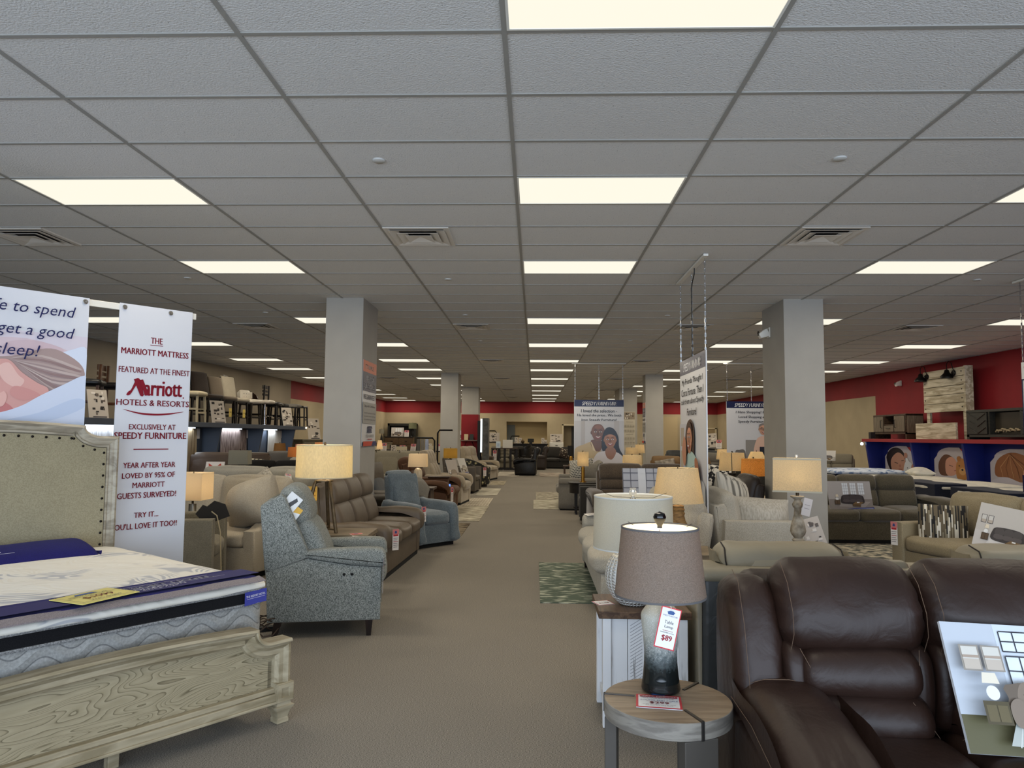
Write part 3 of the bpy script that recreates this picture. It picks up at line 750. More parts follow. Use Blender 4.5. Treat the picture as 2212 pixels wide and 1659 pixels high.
# mattress
mt = thing('mattress', 'white quilted queen mattress with black border lying in the oak bed', 'mattress', (-1.394 - 0.035, 3.984 + 0.055, 0.3), 54)
W_, D_ = 1.52, 1.98
M_TICK = ticking(); M_QB = quiltborder(); M_BAND = fabric('black_mattress_band', (14, 14, 16), (22, 22, 24), 200, 0.1, 0.1, 0.03)
M_PIPE = mat('grey_twist_piping', (92, 92, 92), 0.7, c2=(150, 150, 148), vscale=160)
def mattcush(z0, z1, m, nm, r, puff, ex=0.0, n=10, wob=0.0):
    g = G().cushion(W_ + ex, D_ + ex, z1 - z0, r, puff, n, (-W_ / 2, 0.09 + D_ / 2, (z0 + z1) / 2), wob); return obj(nm, g, m, mt, 60)
def rrect(w, d, r, z, n=5, cx=-W_ / 2, cy=0.09 + D_ / 2):
    out = []
    for k, (sx, sy) in enumerate(((1, -1), (1, 1), (-1, 1), (-1, -1))):
        for i in range(n + 1):
            a = -math.pi / 2 + math.pi / 2 * k + math.pi / 2 * i / n; out.append((cx + sx * (w / 2 - r) + r * math.cos(a), cy + sy * (d / 2 - r) + r * math.sin(a), z))
    return out
g = G(); q = rrect(W_, D_, 0.09, 0); n = len(q)
for (z0, z1, mi) in ((0.03, 0.315, 0),): g.add([(x, y, z0) for x, y, _ in q] + [(x, y, z1) for x, y, _ in q], [(i, (i + 1) % n, n + (i + 1) % n, n + i) for i in range(n)] + [tuple(range(n))[::-1], tuple(range(n, 2 * n))])
obj('quilted_border', g, M_QB, mt, 40)
g = G(); g.add([(x, y, 0.315) for x, y, _ in q] + [(x, y, 0.385) for x, y, _ in q], [(i, (i + 1) % n, n + (i + 1) % n, n + i) for i in range(n)] + [tuple(range(n, 2 * n))]); obj('black_band', g, M_BAND, mt, 40)
for z in (0.315, 0.387):
    g = G().tube(rrect(W_ + 0.012, D_ + 0.012, 0.095, z) + [rrect(W_ + 0.012, D_ + 0.012, 0.095, z)[0]], 0.0085, 6); obj('piping', g, M_PIPE, mt)
mattcush(0.372, 0.438, M_TICK, 'pillow_top', 0.05, 0.028, 0.0, 16, 0.012)
lb = Pr(-0.003); lb.T = at(-0.06, 0.085, 0.325, 12); lb.rect(-0.1, 0.06, -0.01, 0.062, (60, 66, 150)); lb.text('THE RESORT HOTEL', -0.09, 0.05, 0.03, 0.042, (235, 235, 240), 0.01); lb.rect(-0.085, 0.045, 0.022, 0.024, (200, 200, 220)); lb.done('brand_tag', mt, PRINT_MATT)
# navy sleeves
M_T = Matrix.Rotation(R(-90), 4, 'X')
fs_ = thing('mattress_sleeve', 'navy display sleeve with white lettering across the foot of the mattress', 'mattress sleeve', (-1.394 - 0.03, 3.984 + 0.03, 0.748), 56, 'navy mattress sleeves')
def drape(x0, x1, prof, nx=24, amp=0.004, seed=0.0):
    g = G(); vs = []; m = len(prof)
    for i in range(nx + 1):
        x = x0 + (x1 - x0) * i / nx
        for y, z in prof: vs.append((x, y + amp * noise.noise(Vector((x * 5, seed, y))), z + amp * noise.noise(Vector((x * 4 + seed, y * 3, 1)))))
    fs = [(i * m + k, i * m + k + 1, (i + 1) * m + k + 1, (i + 1) * m + k) for i in range(nx) for k in range(m - 1)]
    o = len(vs); vs2 = [(x, y, z - 0.006) for x, y, z in vs]
    fs2 = [tuple(j + o for j in f[::-1]) for f in fs]
    rim = [(i * m, (i + 1) * m, (i + 1) * m + o, i * m + o) for i in range(nx)] + [((i + 1) * m + m - 1, i * m + m - 1, i * m + m - 1 + o, (i + 1) * m + m - 1 + o) for i in range(nx)] + [(k + 1, k, k + o, k + 1 + o) for k in range(m - 1)] + [(nx * m + k, nx * m + k + 1, nx * m + k + 1 + o, nx * m + k + o) for k in range(m - 1)]
    return g.add(vs + vs2, fs + fs2 + rim)
obj('navy_cloth', drape(-1.6, -0.05, [(0.11, 0.012), (0.18, 0.018), (0.25, 0.02), (0.34, 0.02), (0.40, 0.014)]), M_NAVY, fs_, 60)
obj('taupe_edge', drape(-1.6, -0.03, [(0.055, -0.002), (0.08, 0.006), (0.115, 0.014)], 24, 0.006, 3), M_TAUPESTRIP, fs_, 60)
p = Pr(0.0); p.T = at(0, 0, 0.026) @ M_T
p.rect(-1.55, -0.02, 0.13, 0.3, (27, 25, 91)); p.text('THE RESORT HOTEL', -0.90, -0.24, 0.225, 0.268, (225, 225, 230), 0.012); p.rect(-0.90, -0.24, 0.285, 0.288, (200, 200, 215)); p.rect(-0.92, -0.18, 0.213, 0.216, (200, 200, 215))
p.text('COLLECTION', -0.72, -0.42, 0.178, 0.2, (225, 225, 230)); p.text('SINCE 1925', -0.66, -0.48, 0.148, 0.162, (215, 215, 225))
p.rect(-1.36, -1.3, 0.2, 0.235, (190, 40, 60)); p.text('KSON', -1.38, -1.28, 0.16, 0.185, (225, 225, 230)); p.done('lettering', fs_, PRINT_MATT)
pc = thing('price_card', 'yellow mattress price card lying on the navy foot sleeve', 'price card', fs_.location + Matrix.Rotation(R(56), 3, 'Z') @ Vector((-0.86, 0.205, 0.03)), 70)
obj('card', G().box(-0.15, 0.15, -0.11, 0.11, 0, 0.003), mat('yellow_card', (222, 208, 120), 0.6), pc, 0)
p = Pr(0.0); p.T = at(0, 0, 0.004) @ M_T
K = (60, 60, 70)
p.shape([(-0.06, 0.06), (0.06, 0.06), (0.045, 0.085), (-0.045, 0.085)], (60, 90, 150)); p.text('SPEEDY FURNITURE', -0.1, 0.1, 0.04, 0.055, K); p.text('SIMMONS QUEEN MATTRESS', -0.12, 0.12, 0.015, 0.03, K)
p.text('$1099', -0.07, 0.08, -0.04, 0.005, (150, 40, 50), 0.01); p.text('WAS: $1899', -0.08, 0.08, -0.085, -0.06, K)
for a, b, c, d in ((-.14, .14, .1, .103), (-.14, .14, -.103, -.1), (-.14, -.137, -.1, .1), (.137, .14, -.1, .1)): p.rect(a, b, c, d, K)
p.done('lettering', pc)
hs = thing('mattress_sleeve', 'navy bolster sleeve lying across the head of the mattress', 'mattress sleeve', (-1.394 - 0.17, 3.984 - 0.1, 0.735), 54, 'navy mattress sleeves')
g = G().prof([(1.50, 0.0), (1.56, 0.05), (1.68, 0.085), (1.82, 0.10), (1.92, 0.09), (1.99, 0.05), (2.0, 0.0), (1.75, -0.02)], 1.45, 0.05, 'x', -0.80, 0, 4, 5, 6, 0.006); obj('navy_cover', g, M_NAVY, hs, 60)
p = Pr(0.0); p.T = at(0, 1.55, 0.055, rx=-58)
p.text('THE RESORT HOTEL', -1.2, -0.62, 0.06, 0.10, (225, 225, 230), 0.012); p.rect(-1.22, -0.55, 0.045, 0.047, (200, 200, 215)); p.text('COLLECTION', -1.05, -0.75, 0.015, 0.035, (225, 225, 230)); p.done('lettering', hs, PRINT_MATT)

# banners behind the headboard, hung from one white bar
bw = Vector((-1.394, 3.984, 0)); rot = Matrix.Rotation(R(52), 3, 'Z'); BO = bw + rot @ Vector((0, 2.31, 0))
bar = obj('banner_bar', G().box(-1.9, 0.62, 0.008, 0.035, 2.50, 2.55), M_WHITE, None, 0, 0.003)
tag(bar, 'white horizontal bar that the two bed banners hang from', 'bar', None, tuple(BO), 52)
obj('bar_post', G().box(-0.75, -0.71, 0.036, 0.07, 0.0, 2.53), M_WHITE, bar, 0)
M_VINYL = mat('white_banner_vinyl', (214, 216, 222), 0.35, bump=0.03, bscale=4)
def grommet(par, x, z):
    g = G(); g.T = at(x, -0.004, z, rx=90); g.lathe([(0.006, 0), (0.016, 0), (0.018, 0.003), (0.012, 0.005), (0.006, 0.003)], 16, closed=True); g.lathe([(0, 0.0), (0.006, 0.0), (0.006, 0.006), (0, 0.007)], 8); obj('grommet', g, M_STEEL, par)
mb = thing('standing_banner', 'tall narrow white banner with maroon hotel mattress lettering beside the headboard', 'banner', tuple(BO), 52)
obj('vinyl_sheet', G().box(0.01, 0.585, 0, 0.005, 0.30, 2.555), M_VINYL, mb, 0)
grommet(mb, 0.045, 2.525); grommet(mb, 0.40, 2.525)
C = (128, 22, 40); p = Pr(-0.001); p.rect(0.012, 0.583, 0.31, 2.545, (214, 216, 222))
T = lambda t, x0, x1, z0, z1, b=0.0: p.text(t, x0, x1, z0, z1, C, b)
T('THE', 0.255, 0.345, 2.262, 2.31, 0.014); p.rect(0.25, 0.35, 2.247, 2.252, C)
T('MARRIOTT MATTRESS', 0.035, 0.56, 2.165, 2.213, 0.014); T('FEATURED AT THE FINEST', 0.022, 0.575, 2.02, 2.066, 0.008)
T('arriott', 0.222, 0.515, 1.846, 1.965, 0.016)
p.blob([(0.085, 1.845), (0.115, 1.85), (0.165, 1.93), (0.185, 1.85), (0.215, 1.85), (0.185, 1.965), (0.155, 1.97), (0.12, 1.89), (0.1, 1.872)], C); p.shape([(0.135, 1.97), (0.165, 1.98), (0.218, 1.85), (0.188, 1.845)], C); p.shape([(0.178, 1.965), (0.205, 1.972), (0.258, 1.85), (0.225, 1.845)], C); p.oval(0.53, 1.84, 0.006, 0.006, C)
T('HOTELS & RESORTS', 0.015, 0.578, 1.765, 1.812, 0.01)
p.blob([(0.06, 1.735), (0.18, 1.712), (0.30, 1.705), (0.42, 1.712), (0.54, 1.728), (0.42, 1.700), (0.30, 1.690), (0.18, 1.700)], C)
T('EXCLUSIVELY AT', 0.115, 0.475, 1.578, 1.62, 0.008); T('SPEEDY FURNITURE', 0.01, 0.565, 1.505, 1.556, 0.012); p.rect(0.155, 0.425, 1.42, 1.428, C)
T('YEAR AFTER YEAR', 0.085, 0.485, 1.28, 1.322, 0.01); T('LOVED BY 95% OF', 0.08, 0.485, 1.2, 1.242, 0.01); T('MARRIOTT', 0.16, 0.405, 1.125, 1.167, 0.008); T('GUESTS SURVEYED!', 0.05, 0.50, 1.045, 1.09, 0.01)
T('TRY IT...', 0.18, 0.365, 0.895, 0.935, 0.01); T("YOU'LL LOVE IT TOO!!", 0.01, 0.515, 0.81, 0.855, 0.01)
p.done('printed_face', mb, PRINT_BANNER)
lbn = thing('standing_banner', 'wide banner with sleeping woman picture and navy handwriting above the headboard', 'banner', tuple(BO), 52)
obj('vinyl_sheet', G().box(-1.75, -0.205, 0, 0.005, 1.35, 2.555), M_VINYL, lbn, 0)
grommet(lbn, -0.235, 2.525)
p = Pr(-0.001); N_ = (28, 34, 84)
X0b, X1b = -1.75, -0.206
p.rect(X0b, X1b, 1.36, 2.55, (214, 216, 222)); p.rect(X0b, X1b, 1.36, 2.26, (214, 206, 216)); p.rect(X0b, X1b, 1.36, 2.1, (206, 190, 198))
# faint second sleeper, then the woman: hair, face, pillow and sheet
p.T = at(0, 0, -0.07); p.clip = (X0b, X1b, 1.44, 2.6)
p.blob([(X0b + .02, 1.9), (-1.4, 2.15), (-1.0, 2.24), (-0.6, 2.28), (-0.3, 2.2), (-0.22, 2.08), (-0.9, 1.95)], (212, 192, 198)); p.blob([(-0.72, 2.24), (-0.55, 2.27), (-0.36, 2.22), (-0.5, 2.14), (-0.7, 2.17)], (206, 182, 188)); p.line([(-0.62, 2.19), (-0.54, 2.185), (-0.47, 2.2)], 0.008, (176, 146, 154))
p.blob([(-0.40, 2.16), (-0.30, 2.23), (-0.21, 2.24), (-0.208, 2.0), (-0.3, 2.0)], (214, 222, 238))
p.blob([(-1.3, 1.8), (-1.15, 2.02), (-0.9, 2.12), (-0.68, 2.15), (-0.48, 2.22), (-0.36, 2.2), (-0.235, 2.11), (-0.23, 2.0), (-0.40, 1.90), (-0.5, 1.86), (-0.9, 1.75)], (168, 146, 142))
for i in range(9): p.blob([(-0.69 + i * .006, 2.13 - i * .004), (-0.50 + i * .012, 2.17 - i * .03), (-0.26, 2.10 - i * .018), (-0.27, 2.085 - i * .018), (-0.50 + i * .012, 2.155 - i * .03)], ((190, 172, 166), (146, 122, 120), (178, 158, 152))[i % 3])
p.blob([(-1.4, 1.70), (-1.2, 1.95), (-1.0, 2.06), (-0.80, 2.11), (-0.70, 2.12), (-0.62, 2.04), (-0.52, 1.97), (-0.45, 1.93), (-0.48, 1.84), (-0.75, 1.70), (-1.1, 1.62)], (212, 160, 152))
p.blob([(-0.70, 2.10), (-0.64, 2.02), (-0.60, 1.98), (-0.64, 1.93), (-0.72, 1.97), (-0.76, 2.06)], (226, 186, 176)); p.blob([(-1.0, 1.9), (-0.82, 1.86), (-0.70, 1.82), (-0.66, 1.76), (-0.8, 1.7), (-1.0, 1.72)], (198, 126, 124)); p.blob([(-0.66, 1.94), (-0.56, 1.92), (-0.5, 1.88), (-0.6, 1.84), (-0.68, 1.88)], (206, 148, 142))
p.line([(-0.81, 2.0), (-0.785, 1.985), (-0.77, 1.955)], 0.012, (92, 62, 66)); p.line([(-0.80, 2.04), (-0.765, 2.02), (-0.75, 1.98)], 0.012, (120, 88, 88)); p.line([(-0.77, 1.80), (-0.745, 1.815), (-0.725, 1.85)], 0.012, (112, 66, 68)); p.blob([(-0.76, 1.86), (-0.72, 1.9), (-0.7, 1.86), (-0.72, 1.8), (-0.76, 1.8)], (226, 178, 168))
p.blob([(X0b + .01, 1.44), (X0b + .01, 1.6), (-1.2, 1.66), (-0.79, 1.74), (-0.62, 1.80), (-0.5, 1.88), (-0.35, 1.97), (-0.222, 2.04), (-0.21, 1.95), (-0.21, 1.44)], (208, 217, 235)); p.blob([(-0.7, 1.7), (-0.5, 1.76), (-0.3, 1.86), (-0.215, 1.86), (-0.22, 1.8), (-0.45, 1.7)], (192, 205, 228)); p.blob([(-0.8, 1.55), (-0.55, 1.62), (-0.25, 1.7), (-0.22, 1.62), (-0.5, 1.52)], (199, 211, 231)); p.blob([(-1.2, 1.5), (-0.8, 1.46), (-0.4, 1.44), (-0.5, 1.4), (-1.1, 1.42)], (198, 210, 230))
p.T = Matrix(); p.clip = None
p.text("One third of your life to spend", -1.70, -0.325, 2.365, 2.47, N_, 0.0, 0.25, True, 'r'); p.text("so it's time to get a good", -1.70, -0.325, 2.21, 2.315, N_, 0.0, 0.25, True, 'r'); p.text("night's sleep!", -1.7, -0.54, 2.06, 2.17, N_, 0.0, 0.25, True, 'r')
p.done('printed_picture', lbn)

# ================================================================ UPHOLSTERY LIBRARY
M_LEG = wood('espresso_leg', (30, 20, 16), (48, 32, 25), 3, (8, 8, 1), 0.4, 4, 0.0)
M_BLACKBASE = mat('black_base_cloth', (14, 14, 14), 0.9)
M_SEAM = mat('dark_welt', (40, 34, 30), 0.8)
def oval_prof(cy, cz, ry, rz, lean=0.0, n=10, sq=0.8):
    out = []
    ca, sa = math.cos(R(lean)), math.sin(R(lean))
    for i in range(n):
        a = 2 * math.pi * i / n; c, s_ = math.cos(a), math.sin(a)
        y = math.copysign(abs(c) ** sq, c) * ry; z = math.copysign(abs(s_) ** sq, s_) * rz
        out.append((cy + y * ca + z * sa, cz - y * sa + z * ca))
    return out
def tubes(g, pts, r, n=6): return g.tube(pts, r, n)
def sofa(name, label, cat, loc, rz, W=2.1, D=0.95, H=0.95, n=3, fab=None, arm='track', aw=0.2, ah=0.62, sh=0.46, back='cushion', bh=None, base='leg', fab2=None, group=None, lean=14, legm=None, armfab=None, welt=None, recl=None, detail=0, ends=(1, 1), crown=0.03, pillow_gap=0.012):
    """an upholstered seat: frame, arms, seat and back cushions, base; front faces -y"""
    t = thing(name, label, cat, loc, rz, group)
    fab2 = fab2 or fab; armfab = armfab or fab; bz = 0.11 if base == 'leg' else 0.06
    bt = 0.2; yf, yb = -D / 2, D / 2; iw = W - aw * (ends[0] + ends[1]); xl = -W / 2 + aw * ends[0]
    sw = iw / n; q = 7 if detail == 0 else 12
    tl = math.tan(R(lean))
    bh = bh or H
    # frame: base block and outer back
    g = G(); f0 = yf + (0.06 if arm in ('pillow', 'roll') else 0.03)
    g.prof([(f0, bz), (f0, sh - 0.15), (yb - 0.12, sh - 0.15), (yb - 0.1, bz)], W - 0.05, 0.02, 'x', 0, 0, 2, 0, 0)
    ht = bh - (0.1 if back in ('cushion', 'bucket', 'channel') else 0.03)
    g.prof([(yb - 0.2, bz), (yb - 0.22, sh), (yb - 0.15, ht - 0.02), (yb - 0.06, ht), (yb - 0.01, ht - 0.05), (yb - 0.06, sh), (yb - 0.07, bz)], iw + 0.06 + 0.0 * W, 0.03, 'x', xl + iw / 2, 0, 3, 3, 1)
    obj('frame', g, fab2, t, 50)
    # arms
    for e, sx in zip(ends, (-1, 1)):
        if not e: continue
        cx = sx * (W / 2 - aw / 2); g = G()
        if arm == 'track':
            g.prof([(yf, bz), (yf, ah), (yb - 0.1, ah), (yb - 0.06, bz)], aw, 0.03, 'x', cx, 0.0, 3, 0, 1)
        elif arm == 'slope':
            g.prof([(yf + 0.04, bz), (yf + 0.02, ah * 0.84), (yf + 0.1, ah * 0.86), (yb - 0.12, ht), (yb - 0.02, ht), (yb - 0.04, bz)], aw, 0.03, 'x', cx, 0, 3, 0, 1)
        elif arm == 'roll':
            g.prof([(cx - aw * .42, bz), (cx - aw * .40, ah - 0.17), (cx - aw * .5, ah - 0.09), (cx - aw * .42, ah - 0.01), (cx, ah + 0.015), (cx + aw * .42, ah - 0.01), (cx + aw * .5, ah - 0.09), (cx + aw * .40, ah - 0.17), (cx + aw * .42, bz)], D - 0.12, 0.05, 'y', -0.02, 0, 4, 4, 3, 0.004, loc[0])
        elif arm == 'pillow':
            g.prof([(yf + 0.05, bz), (yf + 0.035, ah - 0.14), (yb - 0.15, ah - 0.12), (yb - 0.07, bz)], aw * 0.86, 0.03, 'x', cx, 0, 3, 0, 1)
            g.prof([(yf + 0.0, ah - 0.24), (yf - 0.012, ah - 0.12), (yf + 0.05, ah - 0.02), (yf + 0.28, ah + 0.012), (yb - 0.3, ah + 0.0), (yb - 0.12, ah + 0.0), (yb - 0.1, ah - 0.1), (yf + 0.3, ah - 0.12), (yf + 0.1, ah - 0.18), (yf + 0.06, ah - 0.26)], aw, 0.06, 'x', cx, 0.008, 4, 4, 3, 0.006, loc[1])
        elif arm == 'curve':
            g.prof([(yf + 0.02, bz), (yf - 0.01, bz + 0.2), (yf + 0.02, ah - 0.06), (yf + 0.16, ah), (yb - 0.3, ah + 0.01), (yb - 0.12, ah - 0.02), (yb - 0.08, bz)], aw, 0.05, 'x', cx, 0.005, 4, 4, 2)
        obj('arm', g, armfab, t, 55)
    # seats, footrests and backs
    yback = yb - bt
    for i in range(n):
        cx = xl + sw * (i + 0.5); fb = fab
        if recl and recl.get('centre') and n == 3 and i == 1: fb = recl['centre']
        g = G(); sd = (yback + 0.10) - (yf + 0.01)
        if back in ('bucket', 'channel') or recl:
            g.prof([(yf + 0.0, sh - 0.12), (yf - 0.015, sh - 0.05), (yf + 0.05, sh + 0.015), (yf + 0.3, sh + 0.01), (yback, sh - 0.02), (yback, sh - 0.16), (yf + 0.1, sh - 0.17)], sw - pillow_gap, 0.05, 'x', cx, 0.012, 4, 4, 3, 0.003, i)
        else:
            g.cushion(sw - pillow_gap, sd, 0.17, 0.055, crown, q, (cx, yf + 0.01 + sd / 2, sh - 0.07), 0.004, i * 3.1 + loc[0])
        obj('seat_cushion', g, fb, t, 60)
        if recl:
            g = G(); g.prof([(yf + 0.005, bz + 0.02), (yf - 0.02, bz + 0.08), (yf - 0.022, sh - 0.19), (yf + 0.01, sh - 0.13), (yf + 0.06, sh - 0.16), (yf + 0.06, bz + 0.02)], sw - pillow_gap, 0.035, 'x', cx, 0.006, 3, 4, 2)
            obj('footrest', g, fb, t, 60)
        g = G(); LY = lambda z, o=0.0: yback - 0.02 + (z - sh) * tl + o
        hb_ = bh - sh
        if back == 'cushion':
            ph = hb_ + 0.01
            g.T = Matrix.Translation((cx, LY(sh + ph / 2, -0.03), sh + ph / 2 + 0.0)) @ Matrix.Rotation(-R(lean), 4, 'X')
            g.cushion(sw - pillow_gap, 0.2, ph, 0.08, 0.035, q, (0, 0, 0), 0.008, i * 2.3 + loc[1], 0.05)
        elif back == 'tight':
            g.prof([(LY(sh - .05, -0.07), sh - 0.05), (LY(sh + .12, -0.1), sh + 0.12), (LY(bh - .15, -0.08), bh - 0.15), (LY(bh, -0.02), bh), (LY(bh, 0.06), bh - 0.02), (LY(sh, 0.06), sh - 0.05)], sw - pillow_gap, 0.05, 'x', cx, 0.012, 4, 4, 3)
        elif back == 'bucket':
            zz = [(0.15, 0.15, 0.11), (0.45, 0.15, 0.105), (0.80, 0.23, 0.125)]
            for k, (fz, hr, dp) in enumerate(zz):
                z = sh + hb_ * fz; g.prof(oval_prof(LY(z, -0.02), z, dp, hb_ * hr * 1.14, lean, 12, 0.75), (sw - pillow_gap) * (1.0 if k != 1 else 0.985), 0.06, 'x', cx, 0.01, 5, 2, 4, 0.006, i + k * 3)
        elif back == 'channel':
            for k in range(3):
                w3 = (sw - pillow_gap) / 3; z = sh + hb_ * 0.33
                for (z, rr) in ((sh + hb_ * .3, hb_ * .36), (sh + hb_ * .82, hb_ * .24)):
                    g.prof(oval_prof(LY(z, -0.02), z, 0.11, rr, lean, 12, 0.7), w3, 0.04, 'x', cx + (k - 1) * w3, 0.008, 4, 2, 2)
        elif back == 'two':
            for (z, rr, dp) in ((sh + hb_ * .27, hb_ * .33, .10), (sh + hb_ * .78, hb_ * .27, .12)):
                g.prof(oval_prof(LY(z, -0.02), z, dp, rr, lean, 12, 0.7), sw - pillow_gap, 0.06, 'x', cx, 0.012, 5, 2, 4, 0.005, i)
        obj('back_cushion', g, fb, t, 60)
        if welt and detail:
            pass
    # base
    if base == 'leg':
        for sx in (-1, 1):
            for sy in (yf + 0.09, yb - 0.12):
                obj('leg', G().taper((sx * (W / 2 - 0.08), sy, 0), (sx * (W / 2 - 0.09), sy, bz + 0.005), 0.04, 0.04, 0.058, 0.058), legm or M_LEG, t, 0)
    elif base == 'plinth':
        obj('base', G().box(-W / 2 + 0.05, W / 2 - 0.05, yf + 0.07, yb - 0.14, 0, bz + 0.01), M_BLACKBASE, t, 0)
    return t
def pillow(label, loc, rot, w, h, m, group=None, d=0.14, seed=0.0, name='throw_pillow', n=10):
    t = G().cushion(w, d, h, 0.02, d * 0.55, n, (0, 0, 0), 0.006, seed, 0.05, None, 0.06)
    for i, v in enumerate(t.v):
        x, y, z = v; k = max(0.0, 1 - (abs(x) / (w / 2)) ** 3) * max(0.0, 1 - (abs(z) / (h / 2)) ** 3)
        t.v[i] = (x, y * (0.3 + 0.7 * k ** 0.45), z)
    o = obj(name, t, m, None, 60); tag(o, label, 'pillow', group, loc); o.rotation_euler = tuple(R(a) for a in rot)
    return o

# ================================================================ BROWN LEATHER SOFA (right foreground)
M_BROWN = leather('chocolate_leather', (40, 24, 17), 0.48, 0.14, 0.3)
M_STITCH = mat('tan_stitching', (98, 78, 62), 0.8)
bs = thing('reclining_sofa', 'chocolate brown leather reclining sofa with tan stitching in the right foreground', 'sofa', (1.7725, 2.70, 0), 0)
W = 2.025; xl = -W / 2
g = G(); g.prof([(-0.44, 0.06), (-0.44, 0.30), (0.40, 0.30), (0.42, 0.06)], W - 0.08, 0.02, 'x', 0, 0, 2, 0, 0)
g.prof([(0.20, 0.06), (0.22, 0.5), (0.34, 0.92), (0.42, 0.99), (0.49, 0.94), (0.46, 0.5), (0.42, 0.06)], W - 0.22, 0.05, 'x', 0, 0, 3, 3, 2)
obj('frame', g, M_BROWN, bs, 50)
def gather(cx, hw, edge, amp, freq=46.0):
    """fine gathers running in from a sewn edge"""
    def f(x, y, z):
        d = abs(abs(x - cx) - hw)
        k = max(0.0, 1 - d / edge); a = amp * k * k * math.sin(z * freq * 2 + 3 * noise.noise(Vector((z * 9, x * 3, 0))))
        return (x, y - a, z)
    return f
def warp(g, i0, f):
    for i in range(i0, len(g.v)): g.v[i] = f(*g.v[i])
for e in (-1, 1):
    # outer wing beside the back
    g = G(); cx = e * (W / 2 - 0.105)
    g.prof([(0.12, 0.40), (0.10, 0.62), (0.17, 0.86), (0.25, 0.965), (0.36, 0.98), (0.45, 0.92), (0.47, 0.6), (0.44, 0.06), (0.2, 0.06)], 0.20, 0.07, 'x', cx, 0.01, 6, 5, 4)
    warp(g, 0, gather(cx, 0.1, 0.09, 0.008))
    wg = obj('back_wing', g, M_BROWN, bs, 70)
    sx = cx + e * 0.062
    g = G().tube([(sx, 0.088, 0.42), (sx, 0.072, 0.62), (sx, 0.135, 0.84), (sx, 0.215, 0.985), (sx, 0.30, 1.018)], 0.0012, 5)
    obj('stitching', g, M_STITCH, wg)
    # padded arm
    g = G(); cx = e * (W / 2 - 0.15); g.prof([(-0.46, 0.06), (-0.47, 0.34), (-0.30, 0.46), (0.2, 0.5), (0.42, 0.46), (0.44, 0.06)], 0.25, 0.03, 'x', cx + e * 0.015, 0, 3, 2, 1)
    sd = obj('arm_side', g, M_BROWN, bs, 60)
    g = G(); g.prof([(-0.56, 0.30), (-0.575, 0.40), (-0.50, 0.505), (-0.34, 0.575), (-0.14, 0.62), (0.06, 0.645), (0.2, 0.63), (0.24, 0.54), (0.1, 0.50), (-0.2, 0.49), (-0.36, 0.42), (-0.46, 0.30)], 0.35, 0.12, 'x', cx - e * 0.025, 0.012, 7, 6, 6, 0.006, 2.2)
    warp(g, 0, lambda x, y, z: (x, y, z + 0.006 * math.sin(x * 95 + 4 * noise.noise(Vector((x * 6, y * 5, 1)))) * max(0, min(1, (-0.20 - y) / 0.2)) * max(0, min(1, (y + 0.56) / 0.1))))
    ar = obj('arm_pad', g, M_BROWN, bs, 75)
    pth = [(cx + e * (-0.10 + 0.0), 0.10, 0.658), (cx - e * 0.02, -0.06, 0.652), (cx + e * 0.06, -0.20, 0.618), (cx + e * 0.105, -0.36, 0.55), (cx + e * 0.12, -0.48, 0.46)]
    g = G().tube([(cx - 0.155 * e * -1 - e * 0.30 * 0 - 0, y, z) for y, z in ((0.16, 0.565), (-0.1, 0.555), (-0.34, 0.50), (-0.5, 0.42), (-0.55, 0.34))], 0.0012, 5)
    q = [(cx - 0.125, 0.13, 0.615), (cx - 0.06, 0.06, 0.662), (cx + 0.03, 0.055, 0.664), (cx + 0.10, 0.10, 0.64)]
    g.tube(q, 0.0012, 5); obj('stitching', g, M_STITCH, ar)
    if e < 0:
        g = G(); g.T = at(cx - 0.112, -0.02, 0.36, ry=-90); g.lathe([(0, 0.0), (0.035, 0.0), (0.04, 0.006), (0.03, 0.012), (0, 0.012)], 20, (0, 0, 0)); obj('recline_button', g, M_BLACK_METAL, bs, 50)
SW = (W - 0.36) / 3
